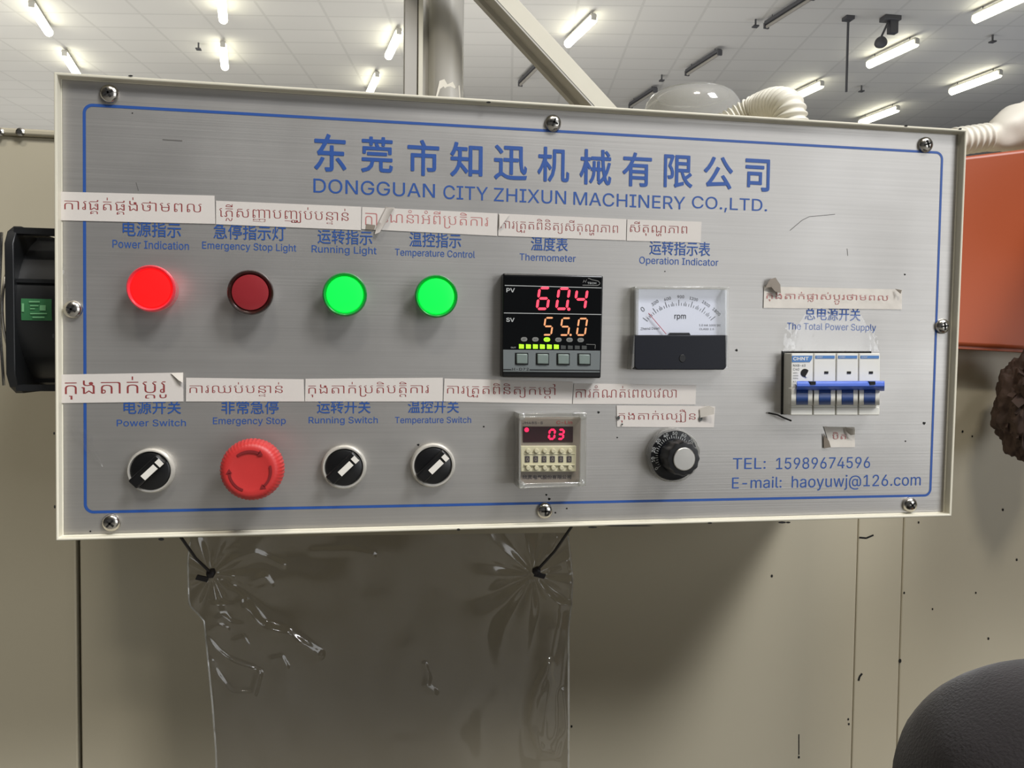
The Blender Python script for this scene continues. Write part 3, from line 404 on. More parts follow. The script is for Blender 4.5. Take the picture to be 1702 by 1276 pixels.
LG = {  # Latin letters: advance | outline
 '%':'982|255,406 209,406* 145,446* 112,514* 112,554 112,592 112,632* 146,699* 209,739* 255,739 302,739* 365,699* 397,632* 397,592 397,554 397,514* 365,446* 302,406*;255,470 292,470* 323,521* 323,554 323,592 323,624* 293,676* 255,676 219,676* 187,624* 187,592 187,554 187,521* 218,470*;728,-14 681,-14* 617,26* 584,94* 584,134 584,172 584,212* 618,279* 682,319* 728,319 774,319* 838,279* 870,212* 870,172 870,134 870,94* 837,26* 774,-14*;728,50 765,50* 795,101* 795,134 795,172 795,204* 766,256* 728,256 691,256* 659,204* 659,172 659,134 659,101* 690,50*;197,0 697,728 780,728 280,0',
 ',':'269|53,-175 96,102 196,102 120,-175',
 '-':'648|482,351 482,270 163,270 163,351',
 '.':'269|136,-6 109,-6* 70,32* 70,60 70,87* 109,125* 136,125 164,125* 202,87* 202,60 202,32* 164,-6*',
 '/':'360|338,762 104,-109 22,-109 257,762',
 '0':'648|324,-10 243,-10* 129,78* 69,245* 69,363 69,481* 130,648* 244,737* 324,737 405,737* 519,648* 579,481* 579,363 579,245* 520,78* 406,-10*;324,71 377,71* 452,140* 490,271* 490,363 490,457* 452,587* 377,657* 324,657 271,657* 197,587* 158,457* 158,363 158,271* 197,140* 271,71*',
 '1':'648|110,0 110,78 560,78 560,0;396,728 396,0 305,0 305,642 300,642 124,511 124,611 282,728',
 '2':'648|92,0 92,67 334,329 375,373* 428,439* 456,500* 456,533 456,571* 419,627* 358,657* 319,657 277,657* 216,623* 183,562* 183,521 94,521 94,585* 154,683* 256,737* 321,737 386,737* 486,683* 543,591* 543,534 543,495* 515,420* 444,325* 379,257 220,87 220,82 556,82 556,0',
 '3':'648|310,-10 244,-10* 134,36* 65,123* 61,184 156,184 160,147* 202,97* 270,72* 311,72 355,72* 427,102* 468,162* 468,206 468,245* 432,311* 352,352* 286,352 226,352 226,426 410,640 410,646 97,646 97,728 532,728 532,660 303,396 303,411 382,419* 498,365* 561,266* 561,205 561,143* 496,45* 383,-10*',
 '4':'648|59,148 59,224 349,728 440,728 157,235 157,229 589,229 589,148;402,0 402,170 402,206 402,454 490,454 490,0',
 '5':'648|315,-10 251,-10* 150,41* 89,128* 87,184 177,184 180,151* 218,101* 279,72* 315,72 359,72* 428,113* 467,185* 467,231 467,278* 426,352* 355,395* 310,395 276,395* 207,373* 185,356 98,367 141,728 524,728 524,646 219,646 194,434 198,434 221,452* 289,476* 327,476 376,476* 461,440* 523,374* 558,285* 558,232 558,163* 495,53* 386,-10*',
 '6':'648|324,-10 257,-10* 152,52* 93,161* 93,231 93,283* 138,398* 196,485 361,728 461,728 218,373 209,373 219,393* 256,427* 307,447* 336,447 402,447* 500,392* 555,292* 555,224 555,156* 495,51* 391,-10*;324,70 366,70* 430,110* 467,179* 467,224 467,270* 430,338* 366,377* 324,377 282,377* 217,339* 181,271* 181,226 181,180* 217,110* 282,70*',
 '7':'648|139,0 462,640 462,646 89,646 89,728 559,728 559,641 236,0',
 '8':'648|324,-10 250,-10* 137,42* 74,134* 74,193 74,239* 111,318* 176,371* 216,378 216,382 163,396* 101,486* 101,544 101,600* 158,687* 259,737* 324,737 388,737* 488,687* 546,600* 546,544 546,486* 483,396* 432,382 432,378 471,371* 536,318* 574,239* 574,193 574,134* 510,42* 397,-10*;324,71 372,71* 442,103* 481,160* 481,198 481,239* 440,301* 369,336* 324,336 278,336* 207,301* 166,239* 166,198 166,160* 204,103* 275,71*;324,414 362,414* 422,445* 457,500* 457,537 457,574* 423,627* 363,657* 324,657 284,657* 224,627* 190,574* 190,537 190,500* 224,445* 285,414*',
 '9':'648|324,737 391,737* 496,676* 555,567* 555,497 555,445* 510,329* 452,243 287,0 187,0 430,355 439,355 429,334* 392,301* 341,281* 312,281 246,281* 147,336* 93,436* 93,504 93,572* 153,677* 257,737*;324,658 282,658* 218,618* 181,548* 181,504 181,458* 218,389* 282,350* 324,350 366,350* 431,389* 467,458* 467,502 467,547* 431,618* 366,658*',
 ':':'269|136,-6 109,-6* 70,32* 70,60 70,87* 109,125* 136,125 164,125* 202,87* 202,60 202,32* 164,-6*;136,389 109,389* 70,427* 70,455 70,482* 109,521* 136,521 164,521* 202,482* 202,455 202,427* 164,389*',
 '@':'966|510,-193 401,-193* 233,-133* 118,-19* 60,149* 60,256 60,360* 119,525* 233,641* 396,702* 500,702 600,702* 752,637* 854,526* 906,387* 906,312 906,260* 896,155* 862,68* 795,15* 738,15 713,15* 653,30* 608,66* 604,97 600,97 587,65* 521,18* 466,18 401,18* 314,83* 270,192* 270,261 270,327* 322,430* 413,490* 471,490 518,490* 581,456* 594,438 599,438 599,479 676,479 676,157 676,127* 709,83* 740,83 776,83* 814,132* 829,234* 829,313 829,374* 788,488* 706,579* 581,632* 497,632 413,632* 281,581* 189,483* 141,343* 141,254 141,164* 189,24* 284,-72* 422,-122* 513,-122 552,-122* 627,-107* 686,-89* 700,-84 721,-153 698,-162* 627,-181* 547,-193*;470,93 517,93* 575,131* 602,208* 602,265 602,324* 573,390* 515,417* 472,417 432,417* 375,375* 345,306* 345,265 345,220* 370,141* 424,93*',
 'A':'690|25,0 290,728 397,728 665,0 567,0 413,432 398,472* 361,591* 334,684 352,684 325,590* 287,469* 274,432 124,0;158,203 158,284 532,284 532,203',
 'B':'654|88,0 88,728 346,728 422,728* 521,675* 569,588* 569,535 569,488* 536,427* 482,391* 450,382 450,375 484,373* 552,330* 598,251* 598,194 598,139* 547,51* 440,0* 354,0;181,82 352,82 437,82* 508,147* 508,195 508,231* 471,293* 403,330* 356,330 181,330;181,408 341,408 380,408* 443,439* 480,495* 480,533 480,580* 415,646* 344,646 181,646',
 'C':'730|382,-10 289,-10* 143,81* 60,248* 60,363 60,479* 143,646* 289,737* 382,737 438,737* 536,705* 614,643* 666,555* 676,499 583,499 575,536* 538,593* 483,632* 418,651* 382,651 317,651* 211,585* 150,457* 150,363 150,271* 212,142* 317,76* 382,76 418,76* 483,96* 538,135* 575,192* 583,229 676,229 667,173* 614,85* 536,23* 438,-10*',
 'D':'722|315,0 139,0 139,82 309,82 398,82* 515,150* 572,277* 572,365 572,453* 515,578* 402,646* 318,646 135,646 135,728 324,728 431,728* 582,641* 662,478* 662,365 662,251* 581,88* 426,0*;181,728 181,0 88,0 88,728',
 'E':'601|88,0 88,728 531,728 531,646 181,646 181,408 507,408 507,326 181,326 181,82 536,82 536,0',
 'F':'590|88,0 88,728 528,728 528,646 181,646 181,396 495,396 495,314 181,314 181,0',
 'G':'746|385,-10 288,-10* 142,81* 60,249* 60,363 60,479* 142,646* 286,737* 379,737 437,737* 537,703* 616,640* 668,552* 678,500 583,500 571,535* 534,590* 483,630* 418,651* 380,651 316,651* 211,585* 150,457* 150,363 150,271* 212,143* 318,76* 385,76 447,76* 541,128* 593,225* 593,290 621,285 404,285 404,366 684,366 684,286 684,196* 606,63* 472,-10*',
 'H':'743|88,0 88,728 181,728 181,413 562,413 562,728 655,728 655,0 562,0 562,331 181,331 181,0',
 'I':'441|45,0 45,82 174,82 174,646 45,646 45,728 396,728 396,646 267,646 267,82 396,82 396,0',
 'J':'571|266,-10 170,-10* 49,104* 49,208 49,247 142,247 142,208 142,142* 210,72* 266,72 322,72* 390,142* 390,208 390,728 483,728 483,208 483,104* 362,-10*',
 'K':'672|151,208 151,307 176,341* 226,404* 277,463* 305,493 522,728 644,728 333,395 328,395;88,0 88,728 181,728 181,479 179,322 181,276 181,0;534,0 271,370 329,442 644,0',
 'L':'565|88,0 88,728 181,728 181,82 518,82 518,0',
 'M':'903|88,0 88,728 220,728 399,269 405,252* 421,204* 439,147* 456,91* 462,67 442,67 449,90* 465,145* 483,202* 500,252* 506,269 683,728 815,728 815,0 724,0 724,416 724,438* 725,496* 726,559* 728,625* 728,655 736,655 726,622* 703,552* 681,487* 661,433* 654,416 492,0 411,0 246,416 239,433* 221,485* 199,549* 175,620* 163,655 172,655 173,628* 174,564* 175,500* 176,439* 176,416 176,0',
 'N':'753|88,0 88,728 197,728 493,262 505,244* 538,188* 577,116* 595,76 582,76 578,118* 574,194* 573,259* 573,281 573,728 666,728 666,0 555,0 292,414 273,443* 237,504* 190,587* 155,649 172,649 175,595* 179,503* 181,435* 181,415 181,0',
 'O':'765|383,-10 290,-10* 144,81* 60,248* 60,363 60,479* 144,646* 290,737* 383,737 476,737* 622,646* 705,479* 705,363 705,248* 622,81* 476,-10*;383,76 448,76* 553,142* 615,271* 615,363 615,457* 553,585* 448,651* 383,651 317,651* 212,585* 150,457* 150,363 150,271* 212,143* 317,76*',
 'P':'639|88,0 88,728 337,728 422,728* 532,666* 585,561* 585,496 585,431* 532,326* 422,263* 337,263 161,263 161,345 333,345 391,345* 461,384* 493,453* 493,496 493,539* 461,607* 390,646* 332,646 181,646 181,0',
 'Q':'765|353,228 449,228 530,121 551,93 672,-68 575,-68 496,38 476,65;383,-10 290,-10* 144,81* 60,248* 60,363 60,479* 144,646* 290,737* 383,737 476,737* 622,646* 705,479* 705,363 705,248* 622,81* 476,-10*;383,76 448,76* 553,142* 615,271* 615,363 615,457* 553,585* 448,651* 383,651 317,651* 212,585* 150,457* 150,363 150,271* 212,143* 317,76*',
 'R':'644|88,0 88,728 337,728 422,728* 532,669* 585,568* 585,503 585,438* 532,338* 422,282* 337,282 140,282 140,365 333,365 391,365* 460,398* 493,460* 493,503 493,546* 460,610* 390,646* 332,646 181,646 181,0;506,0 330,328 435,328 613,0',
 'S':'642|321,-13 242,-13* 126,38* 61,129* 57,190 152,190 156,149* 204,96* 278,70* 321,70 370,70* 449,103* 495,161* 495,200 495,235* 455,279* 390,307* 351,318 263,343 175,368* 77,460* 77,533 77,594* 144,687* 257,737* 327,737 399,737* 509,687* 573,599* 575,544 484,544 478,597* 389,655* 324,655 277,655* 207,625* 167,571* 167,537 167,499* 215,453* 280,427* 306,419 379,399 408,392* 479,364* 543,319* 585,249* 585,198 585,139* 523,43* 405,-13*',
 'T':'646|48,646 48,728 598,728 598,646 370,646 370,0 277,0 277,646',
 'U':'744|373,-12 287,-12* 158,56* 88,173* 88,248 88,728 181,728 181,255 181,203* 227,121* 313,74* 373,74 432,74* 518,121* 563,203* 563,255 563,728 656,728 656,248 656,173* 586,56* 458,-12*',
 'V':'690|293,0 25,728 123,728 277,296 290,259* 330,135* 356,44 338,44 364,137* 403,259* 416,296 566,728 665,728 400,0',
 'W':'985|224,0 25,728 120,728 235,281 245,246* 261,172* 277,96* 284,56 272,56 280,96* 295,172* 313,246* 322,281 440,728 545,728 662,281 672,246* 689,172* 706,96* 713,56 700,56 708,96* 723,172* 741,246* 750,281 864,728 960,728 761,0 653,0 528,461 516,506* 493,612* 482,681 502,681 491,616* 471,513* 457,461 332,0',
 'X':'682|28,0 312,407 312,338 44,728 151,728 256,573 280,539* 310,492* 334,447* 350,416 334,416 350,447* 375,492* 405,539* 429,573 536,728 641,728 373,342 373,410 654,0 547,0 420,185 399,215* 371,258* 347,302* 332,332 352,332 337,303* 312,260* 283,215* 262,185 133,0',
 'Y':'679|293,0 293,298 25,728 133,728 277,493 301,453* 339,381* 359,327 322,327 342,382* 380,455* 403,493 546,728 653,728 386,298 386,0',
 'Z':'629|63,0 63,65 389,549 411,582* 460,648* 485,680 496,650 451,647* 360,646* 315,646 60,646 60,728 565,728 565,661 245,185 222,150* 169,81* 144,47 133,78 178,81* 268,82* 312,82 569,82 569,0',
 'a':'562|230,-13 178,-13* 94,26* 44,102* 44,155 44,202* 81,261* 143,294* 218,311* 256,316 305,322* 367,329* 396,346* 396,366 396,369 396,403* 371,450* 320,476* 282,476 243,476* 188,451* 153,415* 144,396 60,423 81,473* 152,529* 238,553* 280,553 307,553* 377,540* 442,500* 484,424* 484,360 484,0 398,0 398,74 392,74 383,55* 342,15* 276,-13*;245,65 294,65* 361,103* 396,164* 396,197 396,273 391,267* 355,256* 309,249* 265,243* 252,242 221,238* 166,219* 132,182* 132,151 132,123* 162,84* 212,65*',
 'b':'612|331,-12 279,-12* 215,24* 181,69* 172,84 162,84 162,0 77,0 77,728 165,728 165,458 172,458 181,473* 214,518* 277,553* 330,553 398,553* 502,484* 562,358* 562,271 562,185* 503,58* 399,-12*;317,67 369,67* 438,122* 472,215* 472,272 472,329* 438,420* 369,474* 317,474 267,474* 199,423* 164,333* 164,272 164,212* 199,119* 268,67*',
 'c':'571|299,-12 225,-12* 113,59* 51,186* 51,270 51,355* 113,482* 225,553* 299,553 339,553* 409,532* 467,494* 509,438* 521,402 436,378 430,399* 406,434* 371,460* 326,474* 299,474 245,474* 174,417* 140,324* 140,270 140,216* 174,124* 245,67* 299,67 327,67* 373,82* 408,108* 433,146* 438,167 522,144 512,107* 469,50* 411,9* 339,-12*',
 'd':'612|282,-12 214,-12* 109,58* 51,185* 51,271 51,358* 110,484* 214,553* 282,553 335,553* 398,518* 432,473* 440,458 447,458 447,728 535,728 535,0 450,0 450,84 440,84 432,69* 397,24* 334,-12*;295,67 345,67* 413,119* 448,212* 448,272 448,333* 414,423* 345,474* 295,474 243,474* 174,420* 140,329* 140,272 140,215* 175,122* 244,67*',
 'e':'583|307,-12 228,-12* 113,59* 51,185* 51,269 51,353* 111,480* 222,553* 296,553 340,553* 424,524* 493,460* 534,355* 534,280 534,243 110,243 110,317 487,317 446,290 446,344* 412,427* 346,475* 296,475 247,475* 177,426* 140,349* 140,304 140,255 140,194* 182,110* 257,66* 307,66 339,66* 392,85* 430,123* 440,150 525,127 513,86* 452,23* 363,-12*',
 'f':'370|331,546 331,471 10,471 10,546;117,0 117,619 117,666* 162,729* 233,762* 272,762 304,762* 345,751* 354,747 330,672 323,674* 301,680* 283,680 242,680* 205,639* 205,599 205,0',
 'g':'613|298,-216 238,-216* 149,-185* 91,-134* 74,-104 145,-59 157,-74* 191,-112* 250,-139* 298,-139 364,-139* 448,-77* 448,-9 448,100 440,100 431,84* 397,42* 334,9* 281,9 216,9* 111,71* 51,190* 51,275 51,360* 110,484* 215,553* 283,553 336,553* 399,518* 433,473* 442,458 451,458 451,546 536,546 536,-14 536,-84* 473,-174* 365,-216*;296,87 346,87* 414,132* 449,218* 449,277 449,335* 415,424* 346,474* 296,474 244,474* 175,421* 140,332* 140,277 140,221* 175,135* 245,87*',
 'h':'591|165,327 165,0 77,0 77,728 165,728 165,414 150,414 175,489* 267,553* 329,553 384,553* 468,507* 514,416* 514,347 514,0 426,0 426,339 426,402* 360,474* 303,474 264,474* 201,439* 165,374*',
 'i':'242|77,0 77,546 165,546 165,0;122,635 97,635* 61,669* 61,693 61,718* 97,751* 122,751 147,751* 183,718* 183,693 183,669* 147,635*',
 'j':'242|77,546 165,546 165,-39 166,-91* 129,-165* 58,-204* 5,-204 -13,-204 -13,-123 3,-123 42,-123* 77,-80* 77,-39;121,635 96,635* 60,669* 60,693 60,718* 96,751* 121,751 146,751* 183,718* 183,693 183,669* 146,635*',
 'k':'549|160,196 160,305 176,305 409,546 518,546 266,287 256,287;77,0 77,728 165,728 165,0;422,0 213,267 276,329 535,0',
 'l':'275|200,-4 138,-4* 77,62* 77,121 77,728 165,728 165,143 165,105* 183,75* 210,75 225,75* 239,77* 246,79 263,4 251,1* 217,-4*',
 'm':'876|77,0 77,546 163,546 163,424 156,424 167,468* 216,526* 281,556* 316,556 375,556* 449,482* 460,423 448,423 458,464* 510,523* 583,556* 627,556 674,556* 752,515* 799,432* 799,368 799,0 711,0 711,366 711,425* 645,476* 601,476 564,476* 511,445* 482,391* 482,356 482,0 394,0 394,375 394,420* 333,476* 287,476 255,476* 199,446* 165,387* 165,344 165,0',
 'n':'591|165,327 165,0 77,0 77,546 162,546 162,414 150,414 175,489* 267,553* 329,553 384,553* 467,507* 514,416* 514,347 514,0 426,0 426,339 426,402* 360,474* 303,474 264,474* 201,439* 165,374*',
 'o':'600|299,-12 225,-12* 113,59* 51,186* 51,270 51,355* 113,482* 225,553* 299,553 374,553* 486,482* 549,355* 549,270 549,186* 486,59* 374,-12*;299,67 354,67* 426,124* 460,216* 460,270 460,324* 426,417* 354,474* 299,474 245,474* 174,417* 140,324* 140,270 140,216* 174,124* 245,67*',
 'p':'612|77,-204 77,546 162,546 162,458 172,458 181,473* 214,518* 277,553* 330,553 398,553* 502,484* 562,358* 562,271 562,185* 503,58* 399,-12* 331,-12 279,-12* 215,24* 181,69* 172,84 165,84 165,-204;317,67 369,67* 438,122* 472,215* 472,272 472,329* 438,420* 369,474* 317,474 267,474* 199,423* 164,333* 164,272 164,212* 199,119* 268,67*',
 'q':'612|535,-204 447,-204 447,84 440,84 432,69* 397,24* 334,-12* 282,-12 214,-12* 109,58* 51,185* 51,271 51,358* 110,484* 214,553* 282,553 335,553* 398,518* 432,473* 440,458 450,458 450,546 535,546;295,67 345,67* 413,119* 448,212* 448,272 448,333* 414,423* 345,474* 295,474 243,474* 174,420* 140,329* 140,272 140,215* 175,122* 244,67*',
 'r':'376|77,0 77,546 162,546 162,462 168,462 183,503* 261,554* 310,554 319,554* 346,553* 354,552 354,464 350,465* 319,469* 301,469 262,469* 200,436* 165,379* 165,342 165,0',
 't':'327|292,546 292,471 10,471 10,546;92,676 180,676 180,142 180,105* 209,71* 244,71 252,71* 278,75* 289,77 307,3 293,-2* 259,-7* 242,-7 171,-7* 92,68* 92,135',
 'u':'591|262,-7 207,-7* 124,39* 77,130* 77,199 77,546 165,546 165,207 165,144* 231,72* 289,72 328,72* 390,106* 426,172* 426,219 426,546 514,546 514,0 429,0 429,132 441,132 416,56* 322,-7*',
 'v':'562|235,0 26,546 123,546 239,222 257,172* 283,72* 297,25 265,25 279,72* 305,172* 323,222 439,546 536,546 327,0',
 'w':'818|200,0 34,546 127,546 194,308 208,259* 239,135* 254,57 239,57 253,132* 284,256* 298,308 363,546 457,546 521,308 535,257* 565,134* 580,57 564,57 580,133* 610,256* 625,308 691,546 784,546 619,0 531,0 460,247 450,285* 429,363* 410,445* 399,487 419,487 409,445* 389,363* 369,284* 358,247 287,0',
 'x':'546|32,0 247,314 247,247 43,546 146,546 213,440 240,399* 278,328* 299,294 253,294 274,328* 309,399* 335,440 405,546 505,546 301,243 301,308 514,0 412,0 332,123 306,163* 269,231* 249,263 295,263 275,231* 241,163* 214,123 133,0',
 'y':'562|68,-198 91,-122 100,-124 127,-131* 171,-125* 206,-87* 219,-48 235,-3 26,546 123,546 239,222 257,171* 283,72* 297,25 265,25 279,72* 305,172* 323,222 440,546 536,546 296,-82 279,-125* 233,-181* 171,-208* 133,-208 109,-208* 75,-201*',
 'z':'552|62,0 62,65 368,459 368,464 71,464 71,546 481,546 481,476 184,87 184,82 491,82 491,0',
 '~':'648|75,214 74,275* 114,348* 180,381* 216,381 252,381* 312,351* 352,316 377,293* 409,275* 427,275 458,275* 492,319* 492,361 572,361 573,301* 532,228* 467,195* 431,195 394,195* 333,227* 295,260 269,283* 238,301* 220,301 191,301* 154,261* 155,214',
}
# ------------------------------------------------------------------ building helpers (all shapes are given in world metres)
WL = {}


def thing(name, label, cat, loc, group=None):
    o = bpy.data.objects.new(name, None)
    o.empty_display_size = 0.01
    C.objects.link(o)
    o.location = loc
    o['label'] = label
    o['category'] = cat
    if group:
        o['group'] = group
    WL[o] = Vector(loc)
    return o


def tag(o, label, cat, group=None, kind=None):
    if label:
        o['label'] = label
    if cat:
        o['category'] = cat
    if group:
        o['group'] = group
    if kind:
        o['kind'] = kind
    return o


def obj(name, bm, m, parent=None, loc=None, bevel=0.0, seg=2, smooth=35, label=None, subsurf=0):
    base = WL[parent] if parent is not None else Vector(loc or (0, 0, 0))
    bmesh.ops.recalc_face_normals(bm, faces=bm.faces)
    for v in bm.verts:
        v.co -= base
    me = bpy.data.meshes.new(name)
    bm.to_mesh(me)
    bm.free()
    ms = m if isinstance(m, (list, tuple)) else [m]
    for x in ms:
        me.materials.append(x)
    if smooth:
        me.shade_smooth()
        me.set_sharp_from_angle(angle=math.radians(smooth))
    o = bpy.data.objects.new(name, me)
    C.objects.link(o)
    WL[o] = base
    if parent is not None:
        o.parent = parent
    else:
        o.location = base
    if bevel:
        b = o.modifiers.new('bevel', 'BEVEL')
        b.width = bevel
        b.segments = seg
        b.limit_method = 'ANGLE'
        b.angle_limit = math.radians(40)
        b.harden_normals = False
    if subsurf:
        s = o.modifiers.new('subsurf', 'SUBSURF')
        s.levels = s.render_levels = subsurf
    if label:
        o['label'] = label
    return o


def split_obj(name, bm, m, parent):
    """one mesh for each loose face"""
    for f in list(bm.faces):
        b2 = bmesh.new()
        b2.faces.new([b2.verts.new(v.co) for v in f.verts])
        obj(name, b2, m, parent, smooth=0)
    bm.free()


def BM():
    return bmesh.new()


def box(bm, x0, x1, y0, y1, z0, z1, mi=0):
    v = [bm.verts.new((x, y, z)) for x in (x0, x1) for y in (y0, y1) for z in (z0, z1)]
    for f in ((0, 1, 3, 2), (4, 6, 7, 5), (0, 4, 5, 1), (2, 3, 7, 6), (0, 2, 6, 4), (1, 5, 7, 3)):
        bm.faces.new([v[i] for i in f]).material_index = mi
    return v


def obox(bm, c, ax, ay, az, mi=0):
    """box from centre and three half-extent vectors"""
    c = Vector(c)
    v = [bm.verts.new(c + ax * i + ay * j + az * k) for i in (-1, 1) for j in (-1, 1) for k in (-1, 1)]
    for f in ((0, 1, 3, 2), (4, 6, 7, 5), (0, 4, 5, 1), (2, 3, 7, 6), (0, 2, 6, 4), (1, 5, 7, 3)):
        bm.faces.new([v[i] for i in f]).material_index = mi


def prism(bm, pts, depth, mi=0):
    """polygon (world points facing -Y) pushed back by depth; depth 0 leaves a flat print"""
    f = [bm.verts.new(p) for p in pts]
    bm.faces.new(f).material_index = mi
    if depth:
        b = [bm.verts.new(Vector(p) + Vector((0, depth, 0))) for p in pts]
        bm.faces.new(b[::-1]).material_index = mi
        n = len(f)
        for i in range(n):
            bm.faces.new((f[i], b[i], b[(i + 1) % n], f[(i + 1) % n])).material_index = mi


def ppoly(bm, pxs, out, depth, mi=0):
    prism(bm, [P(x, y, out) for x, y in pxs], depth, mi)


def lathe(bm, cx, cz, y, prof, seg=48, lobes=0, lamp=0.0, lobe_r=0.0, mi=0, cap=True):
    """revolve (radius, distance out of y) about an axis running out of the panel"""
    rings = []
    for r, d in prof:
        ring = []
        for i in range(seg):
            a = 2 * PI * i / seg
            rr = r
            if lobes and r >= lobe_r:
                rr = r * (1 + lamp * math.cos(lobes * a))
            ring.append(bm.verts.new((cx + rr * math.cos(a), y - d, cz + rr * math.sin(a))))
        rings.append(ring)
    for a, b in zip(rings[:-1], rings[1:]):
        for i in range(seg):
            j = (i + 1) % seg
            bm.faces.new((a[i], a[j], b[j], b[i])).material_index = mi
    if cap:
        bm.faces.new(rings[-1]).material_index = mi
        bm.faces.new(rings[0][::-1]).material_index = mi


def tube(bm, path, rad, seg=12, cap=True, mi=0):
    path = [Vector(p) for p in path]
    n = len(path)
    rads = rad if isinstance(rad, (list, tuple)) else [rad] * n
    nrm = None
    rings = []
    for i in range(n):
        t = (path[min(i + 1, n - 1)] - path[max(i - 1, 0)]).normalized()
        if nrm is None:
            nrm = t.orthogonal().normalized()
        nrm = (nrm - t * nrm.dot(t)).normalized()
        bn = t.cross(nrm)
        rings.append([bm.verts.new(path[i] + (nrm * math.cos(2 * PI * k / seg) + bn * math.sin(2 * PI * k / seg)) * rads[i])
                      for k in range(seg)])
    for a, b in zip(rings[:-1], rings[1:]):
        for k in range(seg):
            j = (k + 1) % seg
            bm.faces.new((a[k], a[j], b[j], b[k])).material_index = mi
    if cap:
        bm.faces.new(rings[0][::-1]).material_index = mi
        bm.faces.new(rings[-1]).material_index = mi


def disc_pts(cx, cz, y, rx, rz=None, seg=32, a0=0.0):
    rz = rz or rx
    return [Vector((cx + rx * math.cos(a0 + 2 * PI * i / seg), y, cz + rz * math.sin(a0 + 2 * PI * i / seg))) for i in range(seg)]


def pdisc(bm, px, py, rx, ry, out, depth=0.0, seg=24, mi=0):
    ppoly(bm, [(px + rx * math.cos(2 * PI * i / seg), py + ry * math.sin(2 * PI * i / seg)) for i in range(seg)], out, depth, mi)


def spline(pts, n):
    """smooth path through points"""
    pts = [Vector(p) for p in pts]
    q = [pts[0] * 2 - pts[1]] + pts + [pts[-1] * 2 - pts[-2]]
    out = []
    for i in range(1, len(q) - 2):
        a, b, c, d = q[i - 1:i + 3]
        for k in range(n):
            t = k / n
            out.append(0.5 * (2 * b + (c - a) * t + (2 * a - 5 * b + 4 * c - d) * t * t + (3 * b - a - 3 * c + d) * t ** 3))
    out.append(pts[-1])
    return out


# ------------------------------------------------------------------ lettering
def parse(s, steps=3):
    cons = []
    for c in s.split(';'):
        if not c:
            continue
        raw = []
        for p in c.split(' '):
            on = not p.endswith('*')
            x, y = p.rstrip('*').split(',')
            raw.append((float(x), float(y), on))
        n = len(raw)
        pts = []
        for i in range(n):
            a, b = raw[i], raw[(i + 1) % n]
            pts.append(a)
            if not a[2] and not b[2]:
                pts.append(((a[0] + b[0]) / 2, (a[1] + b[1]) / 2, True))
        k = next((i for i, p in enumerate(pts) if p[2]), 0)
        pts = pts[k:] + pts[:k]
        out = []
        i = 0
        n = len(pts)
        while i < n:
            a = pts[i]
            out.append((a[0], a[1]))
            b = pts[(i + 1) % n]
            if not b[2]:
                c2 = pts[(i + 2) % n]
                for t in range(1, steps):
                    u = t / steps
                    out.append(((1 - u) ** 2 * a[0] + 2 * u * (1 - u) * b[0] + u * u * c2[0],
                                (1 - u) ** 2 * a[1] + 2 * u * (1 - u) * b[1] + u * u * c2[1]))
                i += 2
            else:
                i += 1
        cons.append(out)
    return cons


def thin(c, d):
    if not d:
        return c
    n = len(c)
    out = []
    for i in range(n):
        p, q, r = Vector(c[i - 1]), Vector(c[i]), Vector(c[(i + 1) % n])
        a, b = (q - p), (r - q)
        if a.length < 1e-6 or b.length < 1e-6:
            out.append(c[i])
            continue
        a.normalize()
        b.normalize()
        na, nb = Vector((a.y, -a.x)), Vector((b.y, -b.x))
        m = na + nb
        if m.length < 1e-3:
            out.append(c[i])
            continue
        m.normalize()
        k = d / max(0.5, m.dot(nb))
        out.append((q.x + m.x * k, q.y + m.y * k))
    return out


def winding(p, c):
    """how often the outline c runs round the point p"""
    w = 0
    for i in range(len(c)):
        (x1, y1), (x2, y2) = c[i - 1], c[i]
        if (y1 > p[1]) != (y2 > p[1]):
            if p[0] < (x2 - x1) * (p[1] - y1) / (y2 - y1) + x1:
                w += 1 if y2 > y1 else -1
    return w


_cache = {}


def glyph(src, key, s, d):
    k = (src, key, d)
    if k not in _cache:
        cons = [thin(c, d) for c in parse(s)]
        pts, edg = [], []
        for q in cons:
            q = [p for i, p in enumerate(q) if abs(p[0] - q[i - 1][0]) + abs(p[1] - q[i - 1][1]) > 0.01]
            b0 = len(pts)
            pts += [Vector((x, y)) for x, y in q]
            edg += [(b0 + i, b0 + (i + 1) % len(q)) for i in range(len(q))]
        vv, _e, ff = delaunay_2d_cdt(pts, edg, [], 0, 0.01)[:3]
        V = [(v.x, v.y, 0.0) for v in vv]
        F = []
        for t3 in ff:
            m = sum((vv[i] for i in t3), Vector((0, 0))) / len(t3)
            if sum(winding(m, q) for q in cons):
                F.append(tuple(t3))
        _cache[k] = (V, F)
    return _cache[k]


def khmer(i, d=14):
    V, F = [], []
    for item in KL[i].split(' '):
        n, xy = item.split('@')
        x, y = map(float, xy.split(','))
        v, f = glyph('k', n, KG[n], d)
        b = len(V)
        V += [(p[0] + x, p[1] + y, p[2]) for p in v]
        F += [tuple(b + q for q in t) for t in f]
    return V, F


def latin(s, d=0, track=0):
    V, F = [], []
    x = 0
    for ch in s:
        if ch == ' ':
            x += 280 + track
            continue
        a, o = LG[ch].split('|')
        v, f = glyph('l', ch, o, d)
        b = len(V)
        V += [(p[0] + x, p[1], p[2]) for p in v]
        F += [tuple(b + q for q in t) for t in f]
        x += float(a) + track
    return V, F


